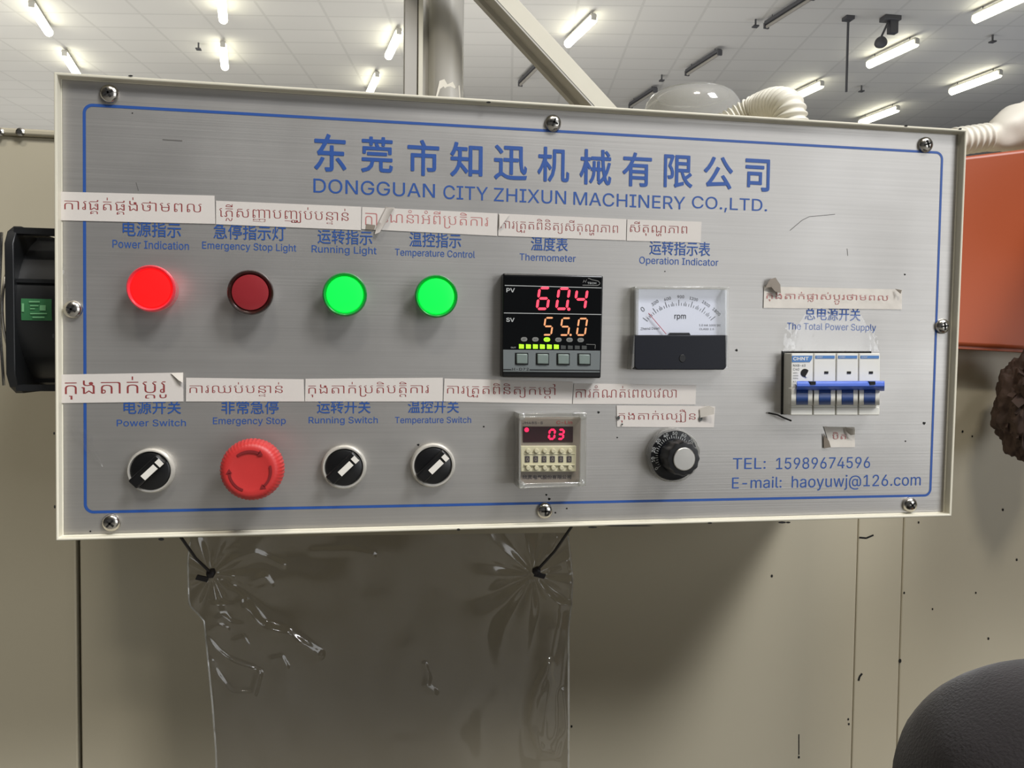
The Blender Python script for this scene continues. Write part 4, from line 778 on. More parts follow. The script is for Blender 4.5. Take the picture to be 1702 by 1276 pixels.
def han(s, bold=0.0):
    c = bpy.data.curves.new('tmp', 'FONT')
    c.body = s
    c.size = 1.0
    c.resolution_u = 3
    o = bpy.data.objects.new('tmp', c)
    C.objects.link(o)
    dg = bpy.context.evaluated_depsgraph_get()
    dg.update()
    me = bpy.data.meshes.new_from_object(o.evaluated_get(dg))
    V = [(v.co.x, v.co.y) for v in me.vertices]
    F = [tuple(p.vertices) for p in me.polygons]
    bpy.data.objects.remove(o)
    bpy.data.curves.remove(c)
    bpy.data.meshes.remove(me)
    if bold:                       # heavier stroke: the letter printed again shifted all round
        n = len(V)
        V2, F2 = [], []
        for k in range(8):
            dx, dy = bold * math.cos(PI / 4 * k), bold * math.sin(PI / 4 * k)
            V2 += [(x + dx, y + dy, k * 2e-5) for x, y in V]
            F2 += [tuple(i + n * k for i in f) for f in F]
        V, F = V2, F2
    return V, F


def ink(bm, VF, bl, br, h, out, top_pt=None, plane=None):
    """fit flat letters between two points (photo pixels) of their lower edge; h = height in photo pixels"""
    V, F = VF
    pl = plane or (lambda x, y: P(x, y, out))
    if len(br) == 1:          # printed level on the plate
        A = pl(*bl)
        B = pl(br[0], bl[1])
        B = Vector((B.x, A.y, A.z))
    else:
        A, B = pl(*bl), pl(*br)
    mx, my = (bl[0] + br[0]) / 2, (bl[1] + (br[1] if len(br) > 1 else bl[1])) / 2
    U = pl(mx, my - h) - pl(mx, my)
    U = Vector((0, U.y, U.z))
    xs = [v[0] for v in V]
    ys = [v[1] for v in V]
    x0, x1, y0, y1 = min(xs), max(xs), min(ys), max(ys)
    if y1 - y0 < 1e-6:
        y1 = y0 + 1
    vs = [bm.verts.new(A + (B - A) * ((v[0] - x0) / (x1 - x0)) + U * ((v[1] - y0) / (y1 - y0)) - Vector((0, v[2] if len(v) > 2 else 0, 0))) for v in V]
    for f in F:
        if len(set(f)) < 3:
            continue
        try:
            bm.faces.new([vs[i] for i in f])
        except ValueError:
            pass


INK = 0.00015
# ------------------------------------------------------------------ the hall and the machine cabinet
bm = BM()
box(bm, -30, 40, -20, 60, CEIL_Z, CEIL_Z + 0.1)
tag(obj('ceiling', bm, M['ceiling'], smooth=0), 'pale panelled hall ceiling hung with fluorescent tubes', 'ceiling', kind='structure')
bm = BM()
box(bm, -30, 40, -20, 60, FLOOR_Z - 0.1, FLOOR_Z)
tag(obj('floor', bm, M['floor'], smooth=0), 'grey concrete hall floor', 'floor', kind='structure')

for nm, x0, x1, y0, y1 in (('wall_back', -30, 40, 60, 60.2), ('wall_left', -30.2, -30, -20, 60), ('wall_right', 40, 40.2, -20, 60)):
    bm = BM()
    box(bm, x0, x1, y0, y1, FLOOR_Z, CEIL_Z)
    tag(obj(nm, bm, M['hall_wall'], smooth=0), 'pale far %s of the hall' % nm.replace('_', ' '), 'wall', kind='structure')

YW = 0.20             # front of the machine cabinet


def W(px, py, out=0.0):
    return at_y(px, py, YW - out)


ztop = W(40, 227).z
cab = thing('machine_cabinet', 'cream painted machine cabinet standing behind the control box', 'cabinet', (0.0, YW + 0.3, FLOOR_Z))
xs_seam = [W(131, 1090).x, W(1421, 1073).x, W(1496, 1073).x]
edges = [(-0.95, xs_seam[0]), (xs_seam[0], xs_seam[1]), (xs_seam[1], xs_seam[2]), (xs_seam[2], 1.0)]
g = 0.0011
for k, (a, b) in enumerate(edges):
    bm = BM()
    gl = 0.0016 if k == 1 else 0.0004
    gr = 0.0016 if k == 0 else 0.0004
    box(bm, a + gl, b - gr, YW, YW + 0.02, FLOOR_Z + 0.02, ztop)
    obj('panel', bm, M['cabinet'], cab, bevel=0.0012)
bm = BM()
box(bm, -0.94, 0.99, YW + 0.0145, YW + 0.9, FLOOR_Z, ztop - 0.004)
obj('carcass', bm, M['dark'], cab, smooth=0)
bm = BM()
box(bm, -0.96, 1.0, YW - 0.004, YW + 0.95, ztop, ztop + 0.006)
obj('top_sheet', bm, M['cabinet'], cab, bevel=0.002)
for px in (4, 38):
    p = at_z(px, 226, ztop + 0.006)
    bm = BM()
    c = W(px, 224)
    lathe(bm, c.x, c.z + 0.001, YW - 0.004, [(0.0034, 0), (0.0034, 0.001), (0.002, 0.002)], 20)
    obj('rivet', bm, M['chrome'], cab)
# scuffs and chips in the paint
bm = BM()
for px, py, r in ((1283, 957, 2.2), (1496, 1098, 3), (1600, 717, 2), (1616, 725, 1.6), (1527, 868, 1.8), (1622, 985, 1.6), (1690, 930, 2),
                  (1643, 1061, 2), (1667, 847, 2), (1328, 1258, 2), (1410, 1195, 1.8), (1411, 1203, 1.8), (1503, 985, 1.8), (1550, 1012, 1.6), (950, 1207, 2)):
    prism(bm, [W(px + r * math.cos(a) * 0.8, py + r * 1.2 * math.sin(a), 0.0003) for a in [2 * PI * i / 8 for i in range(8)]], 0)
for path, w in ((((1428, 893), (1440, 894), (1452, 889)), 1.4), (((1427, 1131), (1429, 1124), (1433, 1119)), 1.6), (((1328, 1220), (1328, 1254)), 0.7)):
    for a, b in zip(path[:-1], path[1:]):
        n = Vector((b[1] - a[1], a[0] - b[0])).normalized() * w
        prism(bm, [W(a[0] + n.x, a[1] + n.y, 0.0003), W(b[0] + n.x, b[1] + n.y, 0.0003), W(b[0] - n.x, b[1] - n.y, 0.0003), W(a[0] - n.x, a[1] - n.y, 0.0003)], 0)
split_obj('chipped_paint', bm, M['dark'], cab)

# ------------------------------------------------------------------ control box
box_t = thing('control_box', 'cream enclosure with brushed metal faceplate printed in blue lettering', 'control panel', (0, YW, -0.143))
OQ = [at_y(*q, 0.0) for q in ((89, 119), (1608, 215), (1582, 858), (92, 899))]
th = 0.0018
cen = sum(OQ, Vector()) / 4
IQ = [Vector((p.x - math.copysign(th, p.x - cen.x), p.y, p.z - math.copysign(th, p.z - cen.z))) for p in OQ]
bm = BM()


def loop_at(q, y):
    return [bm.verts.new((p.x, y, p.z)) for p in q]


l0 = loop_at(OQ, YW - 0.001)
l1 = loop_at(OQ, 0.0)
l2 = loop_at(IQ, 0.0)
l3 = loop_at(IQ, Y0 + 0.0004)
for A, B in ((l0, l1), (l1, l2), (l2, l3)):
    for i in range(4):
        j = (i + 1) % 4
        bm.faces.new((A[i], A[j], B[j], B[i]))
bm.faces.new(l0)
bm.faces.new(l3[::-1])
obj('housing', bm, M['rim'], box_t, bevel=0.0007, seg=2)

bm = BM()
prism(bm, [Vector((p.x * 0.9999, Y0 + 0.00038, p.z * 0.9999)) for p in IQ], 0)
obj('gap_shade', bm, M['dark'], box_t, smooth=0)  # dark sheet painted as the shade in the gap round the plate
bm = BM()
f = [(p.x, p.z) for p in IQ]
f = [(x - math.copysign(0.0009, x), z - math.copysign(0.0009, z)) for x, z in f]
prism(bm, [Vector((x, Y0, z)) for x, z in f], 0.0003)
plate = obj('face_plate', bm, M['plate'], box_t, smooth=0)

# border line
bc = [P(140, 174), P(1566, 254), P(1546, 823), P(142, 851)]
bm = BM()
lw = 0.0009


def rounded(q, r, off, n=8):
    c = sum(q, Vector()) / 4
    out = []
    for i, p in enumerate(q):
        sx, sz = math.copysign(1, p.x - c.x), math.copysign(1, p.z - c.z)
        ccx, ccz = p.x - sx * r, p.z - sz * r
        a0 = {(-1, 1): PI, (1, 1): PI / 2, (1, -1): 0, (-1, -1): -PI / 2}[(sx, sz)]
        for k in range(n + 1):
            a = a0 - PI / 2 * k / n
            out.append(Vector((ccx + (r + off) * math.cos(a), Y0 - INK, ccz + (r + off) * math.sin(a))))
    return out


o1 = [bm.verts.new(p) for p in rounded(bc, 0.005, lw)]
i1 = [bm.verts.new(p) for p in rounded(bc, 0.005, -lw)]
for k in range(len(o1)):
    j = (k + 1) % len(o1)
    bm.faces.new((o1[k], o1[j], i1[j], i1[k]))
obj('border_line', bm, M['blue'], plate, smooth=0)

# company title, one character at a time
bm = BM()
for ch, x0, x1, yt, yb in (('东', 522, 576, 221, 284), ('莞', 600, 653, 226, 286), ('市', 677, 730, 231, 291), ('知', 748, 802, 235, 293),
                           ('迅', 821, 876, 240, 298), ('机', 893, 946, 243, 301), ('械', 963, 1016, 247, 306), ('有', 1034, 1083, 252, 309),
                           ('限', 1103, 1151, 256, 311), ('公', 1169, 1218, 259, 313), ('司', 1238, 1279, 263, 317)):
    ink(bm, han(ch, 0.016), (x0, yb), (x1,), yb - yt, INK)
obj('title_lettering', bm, M['blue'], plate, smooth=0)
bm = BM()
for s, x0, x1, yb, h in (('DONGGUAN', 521, 723, 320, 23.5), ('CITY', 737, 811, 330.5, 23), ('ZHIXUN', 821, 941, 334.5, 22.5),
                         ('MACHINERY', 953, 1139, 340.5, 22), ('CO.,LTD.', 1150, 1275, 350.5, 25)):
    ink(bm, latin(s, -3), (x0, yb), (x1,), h, INK)
obj('title_lettering', bm, M['blue'], plate, smooth=0)

# captions: Chinese above English
CAPS = [
    ('电源指示', 204, 301, 392, 25, 'Power Indication', 187, 314, 411.5, 13.5),
    ('急停指示灯', 355, 475, 396.5, 25, 'Emergency Stop Light', 336, 492.5, 416.5, 15.5),
    ('运转指示', 528, 619, 404.5, 24, 'Running Light', 518, 626, 422.5, 15.5),
    ('温控指示', 680.5, 766.5, 409.5, 24, 'Temperature Control', 656.5, 789.5, 427.5, 14.5),
    ('温度表', 882.5, 944, 416, 23, 'Thermometer', 863.5, 957, 432.5, 11.5),
    ('运转指示表', 1079.5, 1180.5, 423, 24, 'Operation Indicator', 1062.5, 1194, 441, 15),
    ('电源开关', 205.5, 301, 688, 22, 'Power Switch', 194, 309, 708.5, 11.5),
    ('非常急停', 368, 463, 688, 23, 'Emergency Stop', 354, 475, 708, 14.5),
    ('运转开关', 527, 616, 687, 23, 'Running Switch', 513, 628, 706.5, 14),
    ('温控开关', 678, 763, 686.5, 22, 'Temperature Switch', 656.5, 783, 706, 13.5),
    ('总电源开关', 1337.5, 1430, 532, 22, 'The Total Power Supply', 1308, 1456, 550.5, 14.5),
]
for zh, a, b, yb, h, en, c, d, yb2, h2 in CAPS:
    bm = BM()
    ink(bm, han(zh, 0.006), (a, yb), (b,), h, INK)
    ink(bm, latin(en, -5), (c, yb2), (d,), h2, INK)
    obj('caption_lettering', bm, M['blue'], plate, smooth=0)
bm = BM()
ink(bm, latin('TEL:'), (1218, 779.8), (1272.5,), 18.5, INK)
ink(bm, latin('15989674596'), (1290, 779.8), (1446,), 19, INK)
ink(bm, latin('E-mail:'), (1216.7, 812), (1299,), 19, INK)
ink(bm, latin('haoyuwj@126.com'), (1315.8, 815.8), (1530,), 25, INK)
obj('contact_lettering', bm, M['blue'], plate, smooth=0)

# scratches and specks on the plate
bm = BM()
for px, py, r in ((1224, 582, 2.6), (1536, 703, 3), (1504, 456, 1.8), (995, 685, 2.4), (908, 822, 2), (913, 829, 2.6), (942, 845, 1.8), (923, 852, 1.8), (804, 709, 1.8),
                  (695, 739, 2.4), (220, 188, 1.4), (1026, 727, 1.6), (150, 883, 1.8), (1105, 451, 1.4), (1505, 733, 1.6)):
    ppoly(bm, [(px + r * math.cos(a) * 0.9, py + r * (0.8 + 0.3 * math.sin(3 * a + px)) * math.sin(a)) for a in [2 * PI * i / 9 for i in range(9)]], 0.0001, 0)
split_obj('dirt_spot', bm, M['dark'], plate)
bm = BM()
for path, w in ((((1313, 383), (1333, 366), (1345, 360), (1388, 356)), 0.5), (((1408, 413), (1409, 425)), 0.4), (((226, 303), (230, 317)), 0.5), (((270, 232), (303, 234)), 0.8)):
    for a, b in zip(path[:-1], path[1:]):
        n = Vector((b[1] - a[1], a[0] - b[0])).normalized() * w
        ppoly(bm, [(a[0] + n.x, a[1] + n.y), (b[0] + n.x, b[1] + n.y), (b[0] - n.x, b[1] - n.y), (a[0] - n.x, a[1] - n.y)], 0.0001, 0)
split_obj('scratch', bm, M['scratch'], plate)
# chips along the rim
bm = BM()
for px, py, w, h in ((268, 896, 5, 2.5), (762, 880, 3, 2), (1045, 873.5, 42, 1.2), (985, 876, 8, 1.5), (1300, 868, 7, 1.8), (1310, 868, 4, 1.6), (1180, 869, 4, 1.4), (812, 170, 4, 1.6),
                     (1506, 209, 3, 1.4), (217, 126, 4, 1.5), (88.5, 558, 1.5, 4), (90, 720, 1.6, 2.5), (91, 842, 1.6, 3), (1596, 214, 3, 1.4)):
    prism(bm, [at_y(px + w * math.cos(a), py + h * math.sin(a), -0.0002) for a in [2 * PI * i / 8 for i in range(8)]], 0)
split_obj('rim_nick', bm, M['dark'], box_t)

# pan-head cross screws holding the plate
for k, (px, py) in enumerate(((181, 155), (920, 204), (1540, 240), (120, 514), (1568, 542), (184, 869), (906, 849), (1514, 839))):
    c = P(px, py, 0.002)
    r = 0.0056
    bm = BM()
    prof = [(r, 0), (r, 0.0012)] + [(r * math.cos(t), 0.0012 + 0.0028 * math.sin(t)) for t in (0.35, 0.7, 1.0, 1.25)]
    lathe(bm, c.x, c.z, Y0, prof, 32)
    s = obj('screw', bm, M['chrome'], box_t, smooth=50)
    bm = BM()
    a = 0.5 + k * 0.7
    ax = Vector((math.cos(a), 0, math.sin(a)))
    az = Vector((-math.sin(a), 0, math.cos(a)))
    ay = Vector((0, 0.0004, 0))
    q = Vector((c.x, Y0 - 0.0038, c.z))
    obox(bm, q, ax * 0.0029, ay, az * 0.0006)
    obox(bm, q, ax * 0.0006, ay, az * 0.0029)
    obj('cross_slot', bm, M['dark'], s, smooth=0)

# ------------------------------------------------------------------ paper label strips
LBL = [  # lettering index, corners TL TR BR BL, ink: left-bottom, right-bottom, height, words
    (0, (99.5, 318.5), (356.5, 325), (358, 372), (101, 366), (107, 354.5), (335, 359.5), 29, 'white paper strip with red script above the lit red lamp', 'red_ink', 13),
    (1, (359, 333.5), (600.5, 343.5), (600, 382.5), (359, 372.5), (364.5, 367), (579.5, 374), 28, 'white paper strip with red script above the unlit dark red lamp', 'red_ink', 13),
    (3, (601.8, 343.7), (827, 354.6), (826.3, 392), (601, 380.5), (640, 375.5), (811.5, 382), 28, 'torn and creased paper strip above the running and temperature lamps', 'faded_ink', 12),
    (4, (829, 354.8), (1041, 364), (1040.3, 399.4), (828, 391.8), (832, 385), (1027, 392.5), 24, 'paper strip with red script above the printed word Thermometer', 'red_ink', 14),
    (5, (1042.6, 364.4), (1166, 368.4), (1164.5, 403), (1041.6, 399.8), (1047, 391), (1142, 393.5), 23.5, 'short paper strip above the printed words Operation Indicator', 'red_ink', 13),
    (6, (99.5, 622.3), (304.5, 619), (305, 667), (101.3, 669.7), (108, 664), (277, 661.5), 37, 'paper strip with large red script above the power switch', 'red_ink', 11),
    (7, (309.4, 627.5), (504.7, 630), (506, 667), (309, 667), (315, 659), (470, 659), 24, 'white paper strip above the red emergency stop button', 'red_ink', 13),
    (8, (507.7, 629.3), (736, 627.5), (735.6, 667), (507, 667), (512.5, 660), (713, 659), 25, 'white paper strip with red script above the running switch', 'red_ink', 13),
    (9, (738.7, 628.8), (952.4, 634), (950.5, 671), (737, 667), (743, 659.5), (923, 662), 24, 'white paper strip below the black temperature controller', 'red_ink', 13),
    (10, (954, 636.8), (1157, 640), (1156, 672), (952, 671), (957, 660.5), (1124.5, 660.5), 20, 'white paper strip above the clear-covered digital timer', 'red_ink', 13),
    (11, (1025, 673.5), (1188.6, 675), (1186.5, 710), (1025.6, 709), (1028, 702), (1156, 702), 22, 'paper strip with curled right end above the round black dial', 'red_ink', 13),
    (12, (1270, 476), (1499, 481), (1499, 514), (1269, 511.5), (1274, 504), (1476, 507), 20, 'crumpled greyed paper strip above the circuit breaker', 'faded_ink', 12),
    (13, (1369, 708.7), (1420.5, 710), (1421, 743), (1380, 743), (1383.5, 729.5), (1406, 729.5), 11.5, 'small torn paper scrap below the circuit breaker', 'faded_ink', 8),
]
for i, tl, tr, br, bl, i0, i1_, ih, lab, inkm, d in LBL:
    ctr = P(sum(q[0] for q in (tl, tr, br, bl)) / 4, sum(q[1] for q in (tl, tr, br, bl)) / 4)
    old = i in (12, 13)
    bm = BM()
    nx, nz = 24, 4
    grid = []
    for a in range(nx + 1):
        col = []
        for b in range(nz + 1):
            u, v = a / nx, b / nz
            x = (tl[0] * (1 - u) + tr[0] * u) * (1 - v) + (bl[0] * (1 - u) + br[0] * u) * v
            y = (tl[1] * (1 - u) + tr[1] * u) * (1 - v) + (bl[1] * (1 - u) + br[1] * u) * v
            amp = 0.0003 if old else 0.00008
            w = amp * (0.5 + 0.5 * noise.noise(Vector((x * 0.05, y * 0.09, i * 3.7))))
            edge = 0.0
            w += edge * (abs(2 * u - 1) ** 10)
            col.append(bm.verts.new(P(x, y, 0.0004 + w)))
        grid.append(col)
    for a in range(nx):
        for b in range(nz):
            if i == 13 and a < 5 and b == 0 and False:
                continue
            bm.faces.new((grid[a][b], grid[a + 1][b], grid[a + 1][b + 1], grid[a][b + 1]))
    t = obj('paper_label', bm, M['old_paper' if old else 'paper'], None, loc=ctr, smooth=0)
    sd = t.modifiers.new('solidify', 'SOLIDIFY')
    sd.thickness = 0.00012
    sd.offset = 0
    tag(t, lab, 'label', 'handmade paper label strips')
    bm = BM()
    lift = 0.0008 if old else 0.00056
    ink(bm, khmer(i, d), i0, i1_, ih, lift)
    if i == 3:
        ink(bm, khmer(2, 12), (607, 373.5), (627, 374.5), 20, lift)
    obj('lettering', bm, M[inkm], t, smooth=0)

    def flap(name, pts, lifts, m):
        bmf = BM()
        prism(bmf, [P(x, y, l) for (x, y), l in zip(pts, lifts)], 0.0003)
        return obj(name, bmf, M[m], t, smooth=60)
    if i == 3:
        flap('torn_fold', ((641, 344), (656, 345), (649, 356), (631, 386), (623, 389), (627, 372)), (0.001, 0.0016, 0.004, 0.004, 0.002, 0.001), 'paper')
        flap('bared_patch', ((609, 372), (624, 374), (622, 382), (608, 381)), (0.001, 0.001, 0.001, 0.001), 'timer_face')
    if i == 4:
        flap('folded_corner', ((830, 356), (847, 357), (838, 369), (830, 380)), (0.001, 0.0012, 0.003, 0.002), 'paper')
    if i == 6:
        flap('folded_corner', ((284, 620), (304, 619), (304, 636), (297, 632)), (0.0012, 0.0012, 0.003, 0.0028), 'old_paper')
    if i == 11:
        flap('curled_corner', ((1163, 679), (1178, 674), (1187, 678), (1187, 688), (1172, 692), (1164, 694)), (0.0014, 0.003, 0.0055, 0.005, 0.003, 0.0014), 'old_paper')
        bmf = BM()
        pdisc(bmf, 1164.5, 695, 3, 4.5, 0.0013, 0, 12)
        pdisc(bmf, 1028, 694, 2.5, 3, 0.0013, 0, 12)
        pdisc(bmf, 1034, 705, 1.6, 1.6, 0.0013, 0, 12)
        split_obj('glue_spot', bmf, M['led_dark'], t)
    if i == 12:
        flap('folded_corner', ((1272, 478), (1280, 464), (1289, 461), (1297, 473), (1298, 487), (1288, 484), (1282, 477)), (0.002, 0.004, 0.003, 0.002, 0.0028, 0.004, 0.003), 'timer_face')
        flap('folded_corner', ((1488, 480), (1499, 482), (1497, 488)), (0.002, 0.004, 0.004), 'timer_face')
    if i == 13:
        flap('curled_corner', ((1405, 709.5), (1421, 714), (1421, 722), (1414, 723), (1407, 717)), (0.002, 0.0055, 0.004, 0.003, 0.0022), 'old_paper')
        flap('torn_fold', ((1369, 720), (1378, 733), (1381, 743), (1369.5, 745)), (0.0012, 0.0022, 0.0022, 0.0012), 'timer_face')

# ------------------------------------------------------------------ indicator lamps
LAMPS = [
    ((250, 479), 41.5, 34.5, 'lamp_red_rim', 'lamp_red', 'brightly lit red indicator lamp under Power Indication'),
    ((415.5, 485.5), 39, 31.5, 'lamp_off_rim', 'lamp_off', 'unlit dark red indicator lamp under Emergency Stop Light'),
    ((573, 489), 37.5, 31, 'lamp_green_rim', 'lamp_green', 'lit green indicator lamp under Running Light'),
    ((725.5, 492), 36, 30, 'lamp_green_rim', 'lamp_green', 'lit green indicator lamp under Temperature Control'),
]
for (px, py), ro, ri, mr_, ml, lab in LAMPS:
    out = 0.0155
    c = P(px, py, out)
    R_ = (P(px + ro, py, out) - P(px - ro, py, out)).length / 2
    r_ = (P(px + ri, py, out) - P(px - ri, py, out)).length / 2
    t = thing('indicator_lamp', lab, 'indicator lamp', (c.x, Y0, c.z), 'round indicator lamps')
    bm = BM()
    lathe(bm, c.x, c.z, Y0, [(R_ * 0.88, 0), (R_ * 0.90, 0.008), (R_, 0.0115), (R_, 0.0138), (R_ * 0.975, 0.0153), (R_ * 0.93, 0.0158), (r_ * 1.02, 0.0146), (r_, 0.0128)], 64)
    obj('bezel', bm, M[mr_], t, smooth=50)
    bm = BM()
    lathe(bm, c.x, c.z, Y0, [(r_, 0.0126), (r_ * 0.97, 0.0148), (r_ * 0.7, 0.0153), (r_ * 0.3, 0.0155)], 48)
    obj('lens', bm, M[ml], t, smooth=50)

# ------------------------------------------------------------------ selector switches
SWS = [((249, 783), 40, 34, 'black selector switch under Power Switch, left of the red mushroom button'),
       ((571.5, 777), 37.8, 31.5, 'black selector switch under Running Switch, right of the red mushroom button'),
       ((720, 774), 37.3, 31, 'black selector switch under Temperature Switch, left of the timer')]
for (px, py), ro, ri, lab in SWS:
    out = 0.0062
    c = P(px, py, out)
    R_ = (P(px + ro, py, out) - P(px - ro, py, out)).length / 2
    r_ = R_ * ri / ro
    t = thing('selector_switch', lab, 'switch', (c.x, Y0, c.z), 'three position selector switches')
    bm = BM()
    lathe(bm, c.x, c.z, Y0, [(R_ * 0.97, 0), (R_, 0.0015), (R_, 0.0038), (R_ * 0.97, 0.0055), (R_ * 0.92, 0.0063), (r_ * 1.03, 0.0062), (r_, 0.0048), (r_, 0.003)], 64)
    obj('bezel', bm, M['silver'], t, smooth=50)
    bm = BM()
    lathe(bm, c.x, c.z, Y0, [(r_ * 0.99, 0.003), (r_ * 0.98, 0.0052), (r_ * 0.9, 0.0058)], 48)
    obj('rotor', bm, M['black'], t, smooth=50)
    # grip turned 45 degrees, white pointer strip on its lit flank
    a = math.radians(44)
    al = Vector((math.cos(a), 0, math.sin(a)))
    ac = Vector((math.sin(a), 0, -math.cos(a)))
    yv = Vector((0, 1, 0))
    bm = BM()
    base = Vector((c.x, Y0 - 0.0086, c.z))
    obox(bm, base - ac * 0.0006, al * r_ * 0.96, yv * 0.0040, ac * 0.0036)
    grip = obj('grip', bm, M['black'], t, bevel=0.0011, seg=3)
    bm = BM()
    q = Vector((c.x, Y0 - 0.0128, c.z)) + ac * 0.0008
    obox(bm, q + al * r_ * 0.10, al * r_ * 0.42, yv * 0.0003, ac * 0.0019)
    obox(bm, q + al * r_ * 0.78, al * r_ * 0.13, yv * 0.0003, ac * 0.0022)
    obj('pointer_mark', bm, M['white'], grip, smooth=0)

# ------------------------------------------------------------------ emergency stop
c = P(416, 783, 0.030)
R_ = (P(416 + 53.5, 783, 0.026) - P(416 - 53.5, 783, 0.026)).length / 2
t = thing('emergency_stop_button', 'large red mushroom emergency stop button with three turning arrows', 'button', (c.x, Y0, c.z))
bm = BM()
lathe(bm, c.x, c.z, Y0, [(0.0145, 0), (0.0145, 0.004), (0.0125, 0.005), (0.0125, 0.016)], 40)
obj('collar', bm, M['black'], t, smooth=50)
bm = BM()
prof = [(R_ * 0.60, 0.013), (R_ * 0.92, 0.015), (R_ * 0.99, 0.018), (R_, 0.021), (R_ * 0.985, 0.0245), (R_ * 0.94, 0.0275), (R_ * 0.86, 0.0295), (R_ * 0.74, 0.0305), (R_ * 0.62, 0.0302), (R_ * 0.5, 0.0298), (R_ * 0.2, 0.0296)]
lathe(bm, c.x, c.z, Y0, prof, 200, lobes=50, lamp=0.012, lobe_r=R_ * 0.93)
obj('mushroom_cap', bm, M['estop'], t, smooth=40)
for a0, a1 in ((128, 52), (16, -62), (250, 172)):
    bm = BM()
    n = 16
    for rad0, rad1, s0, s1 in ((0.60, 0.68, 0.0, 0.84),):
        prev = None
        for k in range(n + 1):
            a = math.radians(a0 + (a1 - a0) * 0.84 * k / n)
            pr = [bm.verts.new((c.x + R_ * q * math.cos(a), Y0 - 0.0308, c.z + R_ * q * math.sin(a))) for q in (rad0, rad1)]
            if prev:
                bm.faces.new((prev[0], prev[1], pr[1], pr[0]))
            prev = pr
    ah, at = math.radians(a0 + (a1 - a0) * 0.82), math.radians(a1)
    bm.faces.new([bm.verts.new((c.x + R_ * q * math.cos(a), Y0 - 0.0308, c.z + R_ * q * math.sin(a))) for q, a in ((0.55, ah), (0.75, ah), (0.65, at))])
    obj('turning_arrow', bm, M['estop_dark'], t, smooth=0)


# ------------------------------------------------------------------ temperature controller
def zc(zx, zy):
    return 820 + zx / 6.38, 440 + zy / 6.38


def Z(*p):
    return [zc(*q) for q in p]


t = thing('temperature_controller', 'black square digital thermometer showing 60.4 over 55.0', 'controller', tuple(P(915, 541)))
OF = 0.0105
bm = BM()
ppoly(bm, Z((104, 86), (1168, 114), (1142, 1203), (92, 1192)), OF, OF)
obj('case', bm, M['black'], t, bevel=0.0012, seg=3)
bm = BM()
ppoly(bm, Z((118, 118), (1150, 140), (1134, 908), (104, 900)), OF + 0.0003, 0.0003)
win = obj('display_window', bm, M['window'], t, smooth=0)
bm = BM()
for (x0, y0), (x1, y1), w in (((122, 218), (1148, 245), 3.5), ((112, 510), (1146, 527), 3.5)):
    ppoly(bm, Z((x0, y0 - w), (x1, y1 - w), (x1, y1 + w), (x0, y0 + w)), OF + 0.0005, 0)
obj('divider_line', bm, M['grey_print'], win, smooth=0)
bm = BM()
pl = lambda o: (lambda x, y: P(*zc(x, y), o))
ink(bm, latin('PV', -22), (138, 290), (228, 292), 44, 0, plane=pl(OF + 0.0005))
ink(bm, latin('SV', -22), (136, 604), (224, 606), 44, 0, plane=pl(OF + 0.0005))
ink(bm, latin('TECH', -10), (998, 203), (1090, 205), 20, 0, plane=pl(OF + 0.0005))
ink(bm, latin('OUT'), (186, 884), (240, 886), 16, 0, plane=pl(OF + 0.0005))
obj('lettering', bm, M['grey_print'], win, smooth=0)
bm = BM()
lg = [(945, 215), (1100, 219), (1124, 210), (1130, 192), (1112, 172), (1078, 164), (1046, 158), (1020, 146), (1004, 142)]
for a, b in zip(lg[:-1], lg[1:]):
    n = Vector((b[1] - a[1], a[0] - b[0])).normalized() * 3.2
    ppoly(bm, Z((a[0] + n.x, a[1] + n.y), (b[0] + n.x, b[1] + n.y), (b[0] - n.x, b[1] - n.y), (a[0] - n.x, a[1] - n.y)), OF + 0.0005, 0)
for a, b in (((950, 190), (962, 160)), ((976, 190), (990, 156)), ((955, 176), (984, 172))):
    n = Vector((b[1] - a[1], a[0] - b[0])).normalized() * 2
    ppoly(bm, Z((a[0] + n.x, a[1] + n.y), (b[0] + n.x, b[1] + n.y), (b[0] - n.x, b[1] - n.y), (a[0] - n.x, a[1] - n.y)), OF + 0.0005, 0)
obj('emblem', bm, M['led_grey'], win, smooth=0)

SEGS = {'0': 'abcdef', '3': 'abcdg', '4': 'bcfg', '5': 'acdfg', '6': 'acdefg', '9': 'abcdfg'}


def seg7(ch, x0, x1, yt, yb, slant, tk, out, conv, m, parent, gap=0.3):
    bmd = BM()
    W_, H_ = x1 - x0, yb - yt
    m_ = yt + H_ / 2

    def pt(u, v):
        return u + slant * (yb - v) / H_, v
    hgap = tk * gap
    L = {'a': ((x0 + hgap, yt), (x1 - hgap, yt)), 'g': ((x0 + hgap, m_), (x1 - hgap, m_)), 'd': ((x0 + hgap, yb), (x1 - hgap, yb)),
         'f': ((x0, yt + hgap), (x0, m_ - hgap)), 'b': ((x1, yt + hgap), (x1, m_ - hgap)), 'e': ((x0, m_ + hgap), (x0, yb - hgap)), 'c': ((x1, m_ + hgap), (x1, yb - hgap))}
    for s in SEGS[ch]:
        a, b = L[s]
        h = tk / 2
        if a[1] == b[1]:
            q = [(a[0], a[1]), (a[0] + h, a[1] - h), (b[0] - h, b[1] - h), (b[0], b[1]), (b[0] - h, b[1] + h), (a[0] + h, a[1] + h)]
        else:
            q = [(a[0], a[1]), (a[0] + h, a[1] + h), (b[0] + h, b[1] - h), (b[0], b[1]), (b[0] - h, b[1] - h), (a[0] - h, a[1] + h)]
        ppoly(bmd, [conv(*pt(u, v)) for u, v in q], out, 0)
    return obj('digit', bmd, m, parent, smooth=0)


